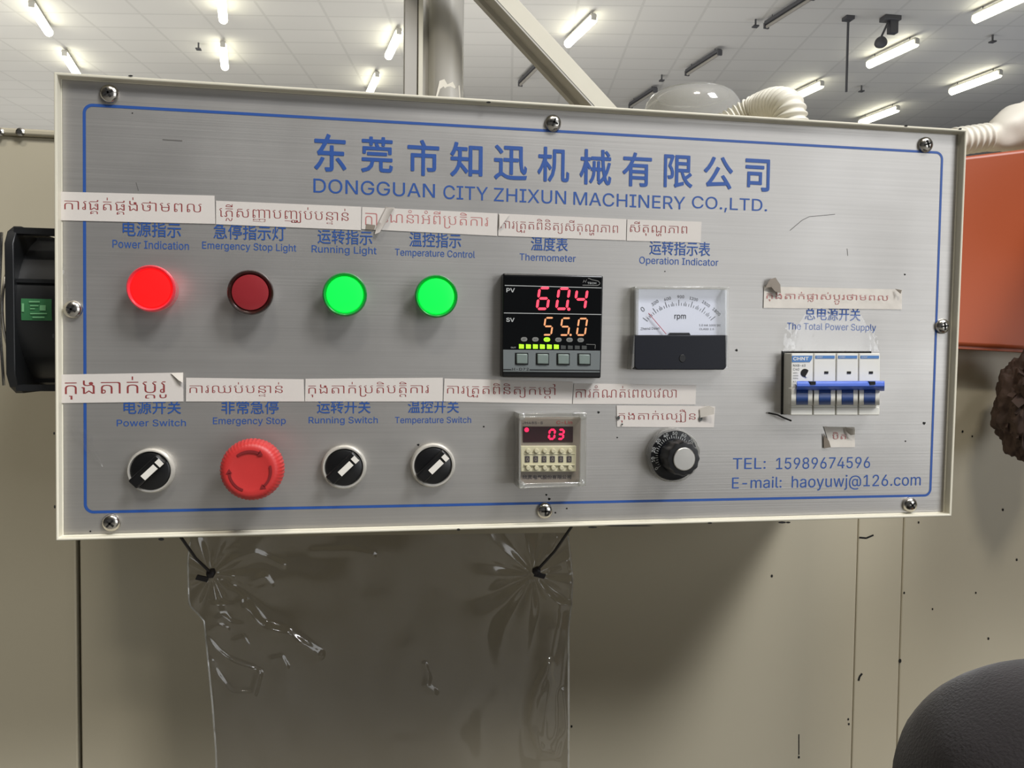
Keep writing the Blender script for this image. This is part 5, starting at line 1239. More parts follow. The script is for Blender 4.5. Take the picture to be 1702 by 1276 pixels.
for ch, x0, x1, yt, yb in (('6', 462, 572, 246, 466), ('0', 668, 778, 252, 466), ('4', 858, 968, 262, 470)):
    seg7(ch, x0, x1, yt, yb, 30, 27, OF + 0.0006, zc, M['seg_red'], win)
for ch, x0, x1, yt, yb in (('5', 528, 612, 562, 742), ('5', 706, 792, 566, 744), ('0', 884, 970, 570, 744)):
    seg7(ch, x0, x1, yt, yb, 26, 18, OF + 0.0006, zc, M['seg_amber'], win)
bm = BM()
ppoly(bm, Z(*[(800 + 17 * math.cos(a), 470 + 17 * math.sin(a)) for a in [2 * PI * i / 16 for i in range(16)]]), OF + 0.0006, 0)
obj('decimal_point', bm, M['seg_red'], win, smooth=0)
bm = BM()
ppoly(bm, Z(*[(819 + 12 * math.cos(a), 743 + 12 * math.sin(a)) for a in [2 * PI * i / 16 for i in range(16)]]), OF + 0.0006, 0)
obj('decimal_point', bm, M['seg_amber'], win, smooth=0)
for k, (x, y) in enumerate(((326, 789), (446, 790), (568, 792), (690, 794), (808, 795), (926, 797))):
    bm = BM()
    ppoly(bm, Z(*[(x + 34 * math.copysign(abs(math.cos(a)) ** 0.7, math.cos(a)), y + 23 * math.sin(a)) for a in [2 * PI * i / 24 for i in range(24)]]), OF + 0.0006, 0)
    led = obj('status_light', bm, M['led_green' if k == 2 else 'led_grey'], win, smooth=0, label='lit green status light' if k == 2 else None)
    bm = BM()
    ink(bm, latin(('AT', 'AL2', 'OUT', 'AL1', 'AL2', 'AL3')[k] if k != 2 else 'OUT'), (x - 18, y + 8), (x + 18, y + 8), 16, 0, plane=pl(OF + 0.0008))
    obj('lettering', bm, M['led_dark'], win, smooth=0)
for k in range(10):
    x, y = 298 + k * 74, 864 + k * 0.8
    bm = BM()
    hh = 24 if k < 6 else 16
    ppoly(bm, Z((x - 26, y - hh), (x + 26, y - hh + 4), (x + 26, y + 24), (x - 26, y + 24)), OF + 0.0006, 0)
    obj('output_bar', bm, M['led_green' if k < 6 else 'led_dark'], win, smooth=0)
bm = BM()
for a, b in (((985, 842), (1082, 846)), ((1082, 846), (1078, 890))):
    n = Vector((b[1] - a[1], a[0] - b[0])).normalized() * 2.4
    ppoly(bm, Z((a[0] + n.x, a[1] + n.y), (b[0] + n.x, b[1] + n.y), (b[0] - n.x, b[1] - n.y), (a[0] - n.x, a[1] - n.y)), OF + 0.0006, 0)
obj('bracket_line', bm, M['led_grey'], win, smooth=0)
bm = BM()
ppoly(bm, Z((104, 900), (1134, 912), (1130, 1133), (104, 1123)), OF + 0.0008, 0.001)
ppoly(bm, Z((104, 1124), (1130, 1132), (1130, 1142), (104, 1134)), OF + 0.0008, 0.001)
kp = obj('key_panel', bm, M['key_panel'], t, bevel=0.0002)
for k, x in enumerate((300, 521, 740, 962)):
    y = 996 + k * 2
    bm = BM()
    ppoly(bm, Z((x - 70, y - 64), (x + 70, y - 62), (x + 70, y + 64), (x - 70, y + 62)), OF + 0.001, 0.0004)
    kk = obj('key', bm, M['black'], kp, smooth=0)
    bm = BM()
    ppoly(bm, Z((x - 54, y - 54), (x + 64, y - 52), (x + 64, y + 54), (x - 54, y + 52)), OF + 0.0022, 0.0014)
    obj('key', bm, M['key'], kp, bevel=0.0006)
bm = BM()
ppoly(bm, Z((104, 1104), (190, 1105), (190, 1116), (104, 1115)), OF + 0.0009, 0.0003)
ppoly(bm, Z((384, 1107), (1130, 1114), (1130, 1126), (384, 1119)), OF + 0.0009, 0.0003)
ink(bm, latin('H-D72', -18, 60), (198, 1118), (376, 1119), 26, 0, plane=pl(OF + 0.00088))
obj('lettering', bm, M['black_matt'], kp, smooth=0)


# ------------------------------------------------------------------ analogue meter
def zm(zx, zy):
    return 1030 + zx / 7.09, 450 + zy / 7.09


def ZM(*p):
    return [zm(*q) for q in p]


t = thing('panel_meter', 'analogue rpm meter with white dial and black lower cover', 'meter', tuple(P(1132, 545)))
OM = 0.010
bm = BM()
ppoly(bm, ZM((195, 215), (1262, 225), (1256, 1150), (195, 1150)), 0.0045, 0.0045)
obj('dial', bm, M['dial'], t, smooth=0)
DI = 0.00462
bm = BM()
# tick scale: an arc whose centre lies far below the dial
n = 61
pc, r0_ = (706, 872), 520
arcp = []
for k in range(n):
    u = k / (n - 1)
    # ticks follow a flattened arc from (325,520) over (710,375) to (1090,520)
    ang = math.radians(143 - u * 104)
    rr = 500 if k % 10 == 0 else (497 if k % 5 == 0 else 488)
    ca, sa = math.cos(ang), math.sin(ang)
    inner, outer = (452, 520) if k % 10 == 0 else ((452, 502) if k % 5 == 0 else (452, 484))
    if k % 2 and k % 5:
        continue
    cx_, cy_ = 706, 872
    a = (cx_ + inner * ca * 1.04, cy_ - inner * sa * 1.02)
    b = (cx_ + outer * ca * 1.04, cy_ - outer * sa * 1.02)
    nn = Vector((b[1] - a[1], a[0] - b[0])).normalized() * (3.4 if k % 10 == 0 else 2.6)
    ppoly(bm, ZM((a[0] + nn.x, a[1] + nn.y), (b[0] + nn.x, b[1] + nn.y), (b[0] - nn.x, b[1] - nn.y), (a[0] - nn.x, a[1] - nn.y)), DI, 0)
plm = lambda x, y: P(*zm(x, y), DI)
for s, bl, br in (('0', (272, 486), (302, 462)), ('300', (388, 418), (462, 368)), ('600', (528, 356), (606, 336)), ('900', (680, 322), (760, 322)), ('1200', (822, 334), (918, 358)), ('1500', (968, 372), (1052, 432)), ('1800', (1090, 456), (1170, 532))):
    V, F = latin(s, -6)
    A, B = plm(*bl), plm(*br)
    xs = [v[0] for v in V]
    sc = (B - A).length / (max(xs) - min(xs))
    d1 = (B - A).normalized()
    d2 = Vector((-d1.z, 0, d1.x))
    vs = [bm.verts.new(A + d1 * (v[0] - min(xs)) * sc + d2 * v[1] * sc - Vector((0, v[2], 0))) for v in V]
    for f in F:
        try:
            bm.faces.new([vs[i] for i in f])
        except ValueError:
            pass
ink(bm, latin('rpm', -16), (644, 582), (780, 582), 66, 0, plane=plm)
ink(bm, latin('CLASS 2.5'), (940, 696), (1110, 698), 22, 0, plane=plm)
ink(bm, latin('1.0 mA 100V DC'), (936, 652), (1190, 654), 24, 0, plane=plm)
ink(bm, latin('Zhend Dean'), (246, 698), (468, 690), 30, 0, plane=plm)
obj('scale_marks', bm, M['dial_ink'], t, smooth=0)
bm = BM()
tube(bm, [P(*zm(548, 745), 0.0062), P(*zm(340, 498), 0.0062)], 0.00022, 8)
obj('needle', bm, M['needle'], t)
bm = BM()
ppoly(bm, ZM((172, 756), (1272, 756), (1264, 1125), (1232, 1165), (205, 1165), (172, 1130)), OM, OM - 0.0002)
lc = obj('lower_cover', bm, M['meter_black'], t, bevel=0.0006)
bm = BM()
ppoly(bm, ZM((580, 757), (600, 728), (822, 728), (838, 757)), 0.008, 0.003)
obj('hub_cover', bm, M['meter_black'], lc, bevel=0.0003)
bm = BM()
pdisc(bm, *zm(742, 1030), 5.5, 6.5, OM + 0.0004, 0.0004, 24)
obj('zero_adjuster', bm, M['black'], lc, bevel=0.0002)
# clear front: frame of four walls and a pane
bm = BM()
ppoly(bm, ZM((186, 196), (1276, 200), (1274, 754), (178, 754)), OM, 0)
obj('clear_pane', bm, M['clear'], t, smooth=0)
bm = BM()
for q in (((178, 184), (1290, 190), (1276, 214), (226, 212)), ((178, 184), (226, 212), (220, 754), (172, 754)), ((1290, 190), (1284, 1150), (1250, 1150), (1236, 222)), ((136, 1165), (172, 1130), (176, 756), (168, 756))):
    ppoly(bm, ZM(*q), OM + 0.0003, OM)
obj('clear_frame', bm, M['clear_edge'], t, bevel=0.0005)


# ------------------------------------------------------------------ digital timer under its clear cover
def zt(zx, zy):
    return 830 + zx / 7.975, 670 + zy / 7.975


def ZT(*p):
    return [zt(*q) for q in p]


t = thing('timer_relay', 'digital timer with red digits and thumbwheels under a clear cover', 'timer', tuple(P(912, 747)))
OT = 0.012
bm = BM()
ppoly(bm, ZT((268, 196), (1090, 190), (1078, 1075), (268, 1085)), OT, OT)
tf = obj('body', bm, M['timer_face'], t, bevel=0.0008)
plt_ = lambda o: (lambda x, y: P(*zt(x, y), o))
bm = BM()
ppoly(bm, ZT((314, 308), (978, 308), (974, 514), (314, 516)), OT + 0.0005, 0.0005)
dw = obj('display_window', bm, M['timer_window'], t, smooth=0)
for ch, x0, x1 in (('0', 655, 725), ('3', 775, 842)):
    seg7(ch, x0, x1, 350, 472, 14, 27, OT + 0.0008, zt, M['seg_pink'], dw, 0.12)
bm = BM()
ppoly(bm, ZT(*[(362 + 30 * math.cos(a), 352 + 30 * math.sin(a)) for a in [2 * PI * i / 20 for i in range(20)]]), OT + 0.0008, 0)
obj('status_light', bm, M['seg_pink'], dw, smooth=0)
bm = BM()
ink(bm, latin('JH48S-S', -22, 30), (306, 276), (576, 276), 34, 0, plane=plt_(OT + 0.00008))
obj('lettering', bm, M['timer_ink'], tf, smooth=0)
bm = BM()
ink(bm, latin('C-Lin', -14), (756, 276), (966, 276), 44, 0, plane=plt_(OT + 0.00008))
obj('brand_lettering', bm, M['timer_red_ink'], tf, smooth=0)
bm = BM()
ink(bm, han('欣灵电气股份有限公司', 0.02), (306, 1004), (952, 1002), 52, 0, plane=plt_(OT + 0.00008))
obj('lettering', bm, M['timer_ink'], tf, smooth=0)
bm = BM()
ppoly(bm, ZT((284, 566), (1020, 562), (1016, 906), (284, 910)), OT + 0.003, 0.003)
sb = obj('thumbwheel_block', bm, M['timer_cream'], t, bevel=0.0005)
bm = BM()
ppoly(bm, ZT((330, 664), (1004, 662), (1002, 678), (330, 680)), OT + 0.0033, 0.0006)
ppoly(bm, ZT((330, 812), (1004, 810), (1002, 826), (330, 828)), OT + 0.0042, 0.0014)
obj('ledge', bm, M['timer_cream'], sb, bevel=0.0002)
for k in range(6):
    x = 370 + k * 111
    bm = BM()
    ppoly(bm, ZT((x - 30, 702), (x + 32, 702), (x + 32, 780), (x - 30, 782)), OT + 0.0034, 0.0004)
    tw = obj('digit_window', bm, M['timer_ink'], sb, smooth=0)
    bm = BM()
    ink(bm, latin('0', -30), (x - 14, 770), (x + 16, 770), 54, 0, plane=plt_(OT + 0.0037))
    obj('digit_mark', bm, M['timer_face'], sb, smooth=0)
    for y in (632, 858):
        bm = BM()
        q = P(*zt(x + 14, y), OT + 0.0048)
        lathe(bm, q.x, q.z, Y0 - OT - 0.0025, [(0.0016, 0), (0.0016, 0.0020), (0.0012, 0.0024)], 16)
        obj('push_button', bm, M['timer_cream'], sb)
OC = 0.020
bm = BM()
ppoly(bm, ZT((276, 150), (1150, 134), (1140, 1090), (268, 1122)), OC, 0)
obj('clear_cover', bm, M['clear'], t, smooth=0)
bm = BM()
fr_o = [(262, 138), (1158, 124), (1146, 1096), (258, 1130)]
fr_i = [(290, 190), (1076, 188), (1062, 1046), (282, 1064)]
for k in range(4):
    j = (k + 1) % 4
    ppoly(bm, ZT(fr_o[k], fr_o[j], fr_i[j], fr_i[k]), OC + 0.0004, 0.002)
# side walls of the cover run back to the plate
for k in range(4):
    j = (k + 1) % 4
    a, b = P(*zt(*fr_o[k]), OC), P(*zt(*fr_o[j]), OC)
    prism_pts = [a, b, Vector((b.x, Y0, b.z)), Vector((a.x, Y0, a.z))]
    bm.faces.new([bm.verts.new(p) for p in prism_pts])
obj('cover_frame', bm, M['clear_edge'], t, bevel=0.0004)
for (x, y) in ((300, 178), (1100, 168), (1090, 1060), (300, 1085)):
    bm = BM()
    q = P(*zt(x, y), OC)
    lathe(bm, q.x, q.z, Y0, [(0.0022, 0), (0.0022, OC + 0.001), (0.0015, OC + 0.0014)], 16)
    obj('corner_post', bm, M['clear_edge'], t)


# ------------------------------------------------------------------ round speed dial
def zk(zx, zy):
    return 1050 + zx / 9.814, 690 + zy / 9.814


def PK(zx, zy, out):
    return P(*zk(zx, zy), out)


kc = PK(690, 655, 0.006)
t = thing('speed_dial', 'round black turning knob with silver cap over a tick ring', 'knob', (kc.x, Y0, kc.z))
R_ = (PK(1085, 655, 0.006) - PK(295, 655, 0.006)).length / 2
bm = BM()
lathe(bm, kc.x, kc.z, Y0, [(R_, 0), (R_, 0.0045), (R_ * 0.97, 0.0058), (R_ * 0.62, 0.0066)], 64)
obj('dial_ring', bm, M['black'], t, smooth=45)
bm = BM()
for k in range(36):
    a = math.radians(215 - k * 7.2)
    ln = 0.13 if k % 2 == 0 else 0.08
    ca, sa = math.cos(a), math.sin(a)
    o_ = Vector((-sa, 0, ca)) * 0.00018
    r0, r1 = R_ * 0.68, R_ * (0.68 + ln)
    y_a, y_b = Y0 - 0.0068, Y0 - 0.0066
    p0, p1 = Vector((kc.x + r0 * ca, y_a, kc.z + r0 * sa)), Vector((kc.x + r1 * ca, y_b, kc.z + r1 * sa))
    bm.faces.new([bm.verts.new(p) for p in (p0 + o_, p1 + o_, p1 - o_, p0 - o_)])
for k in range(11):
    a = math.radians(215 - k * 25)
    V, F = latin('%d' % (k * 10), -16)
    sc = 0.0022 / 728
    mxx = (max(v[0] for v in V)) / 2
    cx_, cz_ = kc.x + R_ * 0.88 * math.cos(a), kc.z + R_ * 0.88 * math.sin(a)
    tx, ty = Vector((math.sin(a), 0, -math.cos(a))), Vector((math.cos(a), 0, math.sin(a)))
    vs = [bm.verts.new(Vector((cx_, Y0 - 0.0066 - v[2], cz_)) + tx * (v[0] - mxx) * sc + ty * (v[1] - 360) * sc) for v in V]
    for f in F:
        try:
            bm.faces.new([vs[i] for i in f])
        except ValueError:
            pass
obj('tick_marks', bm, M['grey_print'], t, smooth=0)
bm = BM()
lathe(bm, kc.x, kc.z, Y0, [(R_ * 0.64, 0.0064), (R_ * 0.62, 0.010), (R_ * 0.56, 0.0112), (R_ * 0.4, 0.0114)], 48)
sk = obj('skirt', bm, M['meter_black'], t, smooth=45)
bm = BM()
a = math.radians(168)
d1, d2 = Vector((math.cos(a), 0, math.sin(a))), Vector((-math.sin(a), 0, math.cos(a))) * 0.0004
b0 = Vector((kc.x, Y0 - 0.0117, kc.z))
bm.faces.new([bm.verts.new(p) for p in (b0 + d1 * R_ * 0.3 + d2, b0 + d1 * R_ * 0.62 + d2, b0 + d1 * R_ * 0.62 - d2, b0 + d1 * R_ * 0.3 - d2)])
obj('pointer_line', bm, M['white'], sk, smooth=0)
OK_ = 0.024
cc = PK(870, 703, OK_)
rk = (PK(870 + 262, 703, OK_ - 0.002) - PK(870 - 262, 703, OK_ - 0.002)).length / 2
bm = BM()
lathe(bm, kc.x, kc.z, Y0, [(rk * 1.02, 0.010), (rk * 1.02, OK_ - 0.0015), (rk * 0.95, OK_), (rk * 0.72, OK_ + 0.0002)], 120, lobes=12, lamp=0.035, lobe_r=rk * 0.9)
kn = obj('grip', bm, M['black'], t, smooth=40)
bm = BM()
lathe(bm, kc.x, kc.z, Y0, [(rk * 0.68, OK_ - 0.0005), (rk * 0.68, OK_ + 0.0010), (rk * 0.64, OK_ + 0.0014)], 48)
obj('cap', bm, M['cap'], kn, smooth=40)
# crinkled clear guard round the dial
bm = BM()
prof = [(R_ * 1.02, 0.0005), (R_ * 1.08, 0.003), (R_ * 1.05, 0.0065), (R_ * 0.99, 0.0082)]
rings = []
for r, d in prof:
    ring = []
    for i in range(56):
        a = 2 * PI * i / 56
        rr = r * (1 + 0.035 * noise.noise(Vector((math.cos(a) * 2.5, math.sin(a) * 2.5, d * 300))))
        ring.append(bm.verts.new((kc.x + rr * math.cos(a), Y0 - d * (1 + 0.2 * noise.noise(Vector((math.cos(a) * 3, math.sin(a) * 3, 5)))), kc.z + rr * math.sin(a))))
    rings.append(ring)
for A, B in zip(rings[:-1], rings[1:]):
    for i in range(56):
        j = (i + 1) % 56
        bm.faces.new((A[i], A[j], B[j], B[i]))
obj('clear_guard', bm, M['clear_edge'], t, smooth=20)


# ------------------------------------------------------------------ circuit breaker
def zb(zx, zy):
    return 1280 + zx / 7.976, 560 + zy / 7.976


def ZB(*p):
    return [zb(*q) for q in p]


t = thing('circuit_breaker', 'four pole grey white circuit breaker with long blue handle bar', 'circuit breaker', tuple(P(1388, 638)))
OB = 0.0115
bm = BM()
prism(bm, [Vector((q.x + dx, Y0 - 0.0004, q.z + dz)) for q, dx, dz in zip([P(*w, OB) for w in ZB((284, 215), (1458, 215), (1452, 1035), (272, 1035))],
                                                                        (-0.0014, 0.0006, 0.0006, -0.0014), (0.0016, 0.0016, -0.0004, -0.0004))], 0.0003)
obj('cut_out', bm, M['dark'], t, smooth=0)
XS = [(284, 574), (584, 872), (886, 1170), (1182, 1458)]
XB = [(272, 562), (574, 864), (876, 1164), (1174, 1452)]
for k in range(4):
    (a0, a1), (b0_, b1_) = XS[k], XB[k]

    def X(u, y):
        s = (y - 215) / (1035 - 215)
        return (a0 * (1 - s) + b0_ * s) * (1 - u) + (a1 * (1 - s) + b1_ * s) * u
    bm = BM()
    ppoly(bm, ZB((X(0, 215), 215), (X(1, 215), 215), (X(1, 1035), 1035), (X(0, 1035), 1035)), OB, OB - 0.0005)
    ppoly(bm, ZB((X(0, 676), 676), (X(1, 676), 676), (X(1, 905), 905), (X(0, 905), 905)), OB + 0.003, 0.004)
    ppoly(bm, ZB((X(0, 930), 930), (X(1, 930), 930), (X(1, 1035), 1035), (X(0, 1035), 1035)), OB + 0.001, 0.003)
    pole = obj('pole', bm, M['mcb'], t, bevel=0.0006, seg=3)
    # half-round cheeks either side of the toggle slot
    for u0, u1 in ((0.02, 0.24), (0.79, 0.99)):
        bm = BM()
        pr, bk = [], []
        for i in range(13):
            a = -PI / 2 + PI * i / 12
            y = 790 - 108 * math.sin(a)
            o_ = OB + 0.002 + 0.0055 * math.cos(a)
            pr.append((P(*zb(X(u0, y), y), o_), P(*zb(X(u1, y), y), o_)))
        vs = [(bm.verts.new(p), bm.verts.new(q)) for p, q in pr]
        for q0, q1 in zip(vs[:-1], vs[1:]):
            bm.faces.new((q0[0], q0[1], q1[1], q1[0]))
        bm.faces.new([v[0] for v in vs])
        bm.faces.new([v[1] for v in vs][::-1])
        bm.faces.new((vs[0][0], vs[-1][0], vs[-1][1], vs[0][1]))
        obj('cheek', bm, M['mcb'], pole, smooth=40)
    bm = BM()
    pr = []
    for i in range(13):
        a = -PI / 2 + PI * i / 12
        y = 790 - 112 * math.sin(a)
        o_ = OB + 0.0015 + 0.0062 * math.cos(a)
        pr.append((P(*zb(X(0.25, y), y), o_), P(*zb(X(0.78, y), y), o_)))
    vs = [(bm.verts.new(p), bm.verts.new(q)) for p, q in pr]
    for q0, q1 in zip(vs[:-1], vs[1:]):
        bm.faces.new((q0[0], q0[1], q1[1], q1[0]))
    bm.faces.new([v[0] for v in vs])
    bm.faces.new([v[1] for v in vs][::-1])
    bm.faces.new((vs[0][0], vs[-1][0], vs[-1][1], vs[0][1]))
    obj('toggle', bm, M['toggle'], pole, smooth=40)
    bm = BM()
    if k == 0:
        ppoly(bm, ZB((292, 248), (562, 246), (556, 290), (528, 330), (292, 332)), OB + 0.0003, 0.0003)
    else:
        ppoly(bm, ZB((X(0.07, 250), 246), (X(0.95, 250), 246), (X(0.95, 284), 284), (X(0.07, 284), 284)), OB + 0.0003, 0.0003)
    bl_ = obj('label_band', bm, M['mcb_blue'], pole, smooth=0)
    plb = lambda o: (lambda x, y: P(*zb(x, y), o))
    if k == 0:
        bm = BM()
        ink(bm, latin('CHNT', -28), (306, 310), (510, 308), 46, 0, plane=plb(OB + 0.00038))
        obj('brand_lettering', bm, M['white'], bl_ if False else pole, smooth=0)
        bm = BM()
        ink(bm, latin('NXB-63', -8), (304, 392), (470, 392), 30, 0, plane=plb(OB + 0.0001))
        ink(bm, latin('C40', -4), (304, 444), (386, 444), 34, 0, plane=plb(OB + 0.0001))
        for y, s in ((486, '400V~'), (522, '6000'), (556, '50Hz'), (600, 'A 3'), (640, 'I N')):
            ink(bm, latin(s), (304, y), (372 if y < 580 else 340, y), 20, 0, plane=plb(OB + 0.0001))
        obj('lettering', bm, M['dial_ink'], pole, smooth=0)
        bm = BM()
        ppoly(bm, ZB(*[(464 + 54 * math.cos(a), 475 + 54 * math.sin(a)) for a in [2 * PI * i / 28 for i in range(28)]]), OB + 0.0004, 0.0004)
        hole = obj('test_hole', bm, M['dark'], pole, smooth=0)
        bm = BM()
        ppoly(bm, ZB((470, 520), (500, 470), (512, 440), (522, 470), (510, 510), (486, 536)), OB + 0.0008, 0.0005)
        obj('hole_rim', bm, M['white'], pole, smooth=0)
    else:
        bm = BM()
        xm = X(0.58, 470)
        ppoly(bm, ZB((xm - 25, 455), (xm + 25, 455), (xm + 25, 486), (xm - 25, 486)), OB + 0.0004, 0.0003)
        obj('indicator_window', bm, M['dark'], pole, smooth=0)
        bm = BM()
        ink(bm, latin('CHNT'), (X(0.12, 270), 276), (X(0.4, 270), 276), 20, 0, plane=plb(OB + 0.00038))
        obj('brand_lettering', bm, M['mcb'], pole, smooth=0)
# dark seams between poles, then the handle bar
OH = 0.0235
bm = BM()
a_, b_ = P(*zb(372, 640), OH - 0.005), P(*zb(1490, 640), OH - 0.005)
seg_n = 16
prof2 = []
for (dy, o_) in ((-52, OH - 0.007), (-50, OH - 0.002), (-30, OH + 0.0002), (20, OH + 0.0003), (48, OH - 0.002), (66, OH - 0.006), (84, OH - 0.013), (30, OH - 0.013), (-30, OH - 0.011)):
    prof2.append((dy, o_))
L_, Rr = [], []
for dy, o_ in prof2:
    L_.append(bm.verts.new(P(*zb(352 + max(0, 30 - abs(dy)) * 0.0, 636 + dy), o_)))
    Rr.append(bm.verts.new(P(*zb(1518, 632 + dy), o_)))
n = len(L_)
for i in range(n):
    j = (i + 1) % n
    bm.faces.new((L_[i], L_[j], Rr[j], Rr[i]))
bm.faces.new(L_)
bm.faces.new(Rr[::-1])
hb = obj('handle_bar', bm, M['bar'], t, bevel=0.0005, seg=3, smooth=40)
for x in (570, 1360):
    bm = BM()
    ppoly(bm, ZB((x - 42, 588), (x + 36, 588), (x + 36, 632), (x - 30, 634)), OH + 0.0008, 0.004)
    obj('slot', bm, M['dark'], hb, smooth=0)
bm = BM()
tube(bm, [P(1277, 686, 0.001), P(1292, 689, 0.004), P(1302, 694, 0.005), P(1315, 699, 0.004)], 0.0006, 8)
obj('wire_end', bm, M['dark'], t)
# ------------------------------------------------------------------ clear tape left on the plate
def crinkle(name, label, poly, lift, amp, seedv, nx=14, ny=10):
    """crinkled clear tape: poly = TL TR BR BL in photo pixels"""
    tl, tr, br, bl = poly
    bm = BM()
    g_ = []
    for i in range(nx + 1):
        col = []
        for j in range(ny + 1):
            u, v = i / nx, j / ny
            x = (tl[0] * (1 - u) + tr[0] * u) * (1 - v) + (bl[0] * (1 - u) + br[0] * u) * v
            y = (tl[1] * (1 - u) + tr[1] * u) * (1 - v) + (bl[1] * (1 - u) + br[1] * u) * v
            h = lift + amp * (0.5 + 0.5 * noise.noise(Vector((x * 0.16, y * 0.16, seedv))))
            col.append(bm.verts.new(P(x, y, h)))
        g_.append(col)
    for i in range(nx):
        for j in range(ny):
            bm.faces.new((g_[i][j], g_[i + 1][j], g_[i + 1][j + 1], g_[i][j + 1]))
    ctr = P(sum(q[0] for q in poly) / 4, sum(q[1] for q in poly) / 4)
    o = obj(name, bm, M['tape'], None, loc=ctr, smooth=70)
    return tag(o, label, 'tape', 'pieces of clear tape')


crinkle('clear_tape', 'crinkled clear tape stuck above the circuit breaker', ((1338, 522), (1432, 524), (1462, 584), (1300, 584)), 0.0008, 0.0006, 1.0)
crinkle('clear_tape', 'shiny scrunched tape at the upper left corner of the breaker', ((1306, 540), (1330, 538), (1322, 584), (1300, 586)), 0.0026, 0.003, 4.0, 8, 14)
crinkle('clear_tape', 'shiny scrunched tape at the upper right corner of the breaker', ((1444, 545), (1456, 552), (1464, 584), (1446, 584)), 0.0026, 0.003, 9.0, 6, 12)
crinkle('clear_tape', 'clear tape remnant on the left edge below the large red script strip', ((104, 706), (150, 716), (172, 778), (152, 760)), 0.0006, 0.0018, 12.0)
crinkle('clear_tape', 'narrow clear tape sliver above the left edge screw', ((101, 436), (108, 440), (122, 500), (112, 498)), 0.0006, 0.0016, 15.0, 5, 14)

# ------------------------------------------------------------------ plastic pouch hung under the box
YP = 0.085


def Q(px, py, d=0.0):
    return at_y(px, py, YP - d)


def lerp_tab(tab, y):
    for (y0, x0), (y1, x1) in zip(tab[:-1], tab[1:]):
        if y <= y1:
            return x0 + (x1 - x0) * (y - y0) / (y1 - y0)
    return tab[-1][1]


LT = [(880, 318), (930, 311), (1005, 313), (1030, 338), (1080, 343), (1170, 352), (1250, 358), (1400, 362), (1800, 366)]
RTB = [(880, 944), (960, 953), (1005, 951), (1040, 946), (1200, 946), (1800, 944)]
bm = BM()
nx, ny = 190, 190
CREASE = [  # raised creases of the film: points, height, half width in photo pixels
    (((344, 1061), (360, 1082), (384, 1100), (421, 1113)), 0.0020, 5), (((346, 1050), (362, 1040), (378, 1044)), 0.0014, 4),
    (((349, 1097), (362, 1123), (384, 1152), (421, 1153), (431, 1118)), 0.0020, 5),
    (((383, 955), (388, 978), (405, 992), (391, 1005), (352, 1006)), 0.0020, 5),
    (((362, 958), (388, 932), (424, 919), (470, 938)), 0.0016, 5), (((358, 950), (372, 918), (392, 908)), 0.0014, 4),
    (((405, 1011), (437, 1044), (477, 1054), (526, 1087)), 0.0034, 10),
    (((418, 968), (440, 958), (450, 972), (428, 980)), 0.0016, 5), (((390, 1066), (404, 1060), (412, 1072)), 0.0014, 4),
    (((360, 1030), (372, 1024), (384, 1036), (404, 1038)), 0.0014, 4),
    (((893, 955), (908, 985), (930, 1003), (946, 1006)), 0.0036, 7), (((900, 948), (918, 918), (926, 896)), 0.0014, 4),
    (((912, 1105), (888, 1160), (882, 1205), (900, 1250), (922, 1252), (938, 1210), (936, 1150)), 0.0030, 7),
    (((912, 1100), (916, 1140), (905, 1190)), 0.0018, 6), (((940, 930), (948, 965), (946, 990)), 0.0018, 4),
    (((706, 1104), (712, 1125), (708, 1140), (722, 1150)), 0.0016, 4), (((520, 916), (580, 914), (620, 922)), 0.0016, 5),
    (((452, 1096), (468, 1092), (476, 1108)), 0.0014, 4)]
CREASE = [([Vector(p) for p in pts], a_, w_) for pts, a_, w_ in CREASE]


def crease(x, y):
    s = 0.0
    q = Vector((x, y))
    for pts, a_, w_ in CREASE:
        best = 1e9
        for p0, p1 in zip(pts[:-1], pts[1:]):
            dv = p1 - p0
            t_ = max(0.0, min(1.0, (q - p0).dot(dv) / dv.length_squared))
            best = min(best, (q - p0 - dv * t_).length)
        if best < 3 * w_:
            s += a_ * math.exp(-(best / w_) ** 2)
    return s



gr_ = []
for j in range(ny + 1):
    v = j / ny
    y = 893 - 6 * 0 + v * 620
    row = []
    for i in range(nx + 1):
        u = i / nx
        xl, xr = lerp_tab(LT, y), lerp_tab(RTB, y)
        x = xl + (xr - xl) * u
        yy = y + (1 - v) ** 6 * (-8 * u)
        q = Vector((x, yy, 0))
        d = 0.0035 * noise.noise(q * 0.006 + Vector((3, 1, 2))) + 0.0022 * noise.noise(Vector((x * 0.018, yy * 0.014, 7)))
        # gathered folds running out from the two tie holes
        for hx, hy, sg in ((352, 955, 1), (887, 955, -1)):
            dx, dy = x - hx, yy - hy
            rr = math.hypot(dx, dy)
            an = math.atan2(dy, dx)
            d += 0.0032 * math.sin(an * 9 + sg) * math.exp(-rr / 70.0)
        d += crease(x, yy) * (1 + 0.4 * noise.noise(Vector((x * 0.05, yy * 0.05, 3))))
        # right side a rolled fold
        if x > 870 and yy > 985:
            k = max(0.0, 1 - abs(x - (928 - 26 * min(1, max(0, (yy - 1000) / 160)))) / 34)
            fade = min(1, (yy - 985) / 60) * (1 if yy < 1225 else max(0, 1 - (yy - 1225) / 40))
            d += 0.008 * fade * k * k * (3 - 2 * k)
        row.append(bm.verts.new(Q(x, yy, d)))
    gr_.append(row)
for j in range(ny):
    for i in range(nx):
        bm.faces.new((gr_[j][i], gr_[j][i + 1], gr_[j + 1][i + 1], gr_[j + 1][i]))
pouch = obj('plastic_pouch', bm, M['film'], None, loc=Q(640, 1080), smooth=180)
tag(pouch, 'clear wrinkled plastic pouch hanging under the control box', 'pouch')
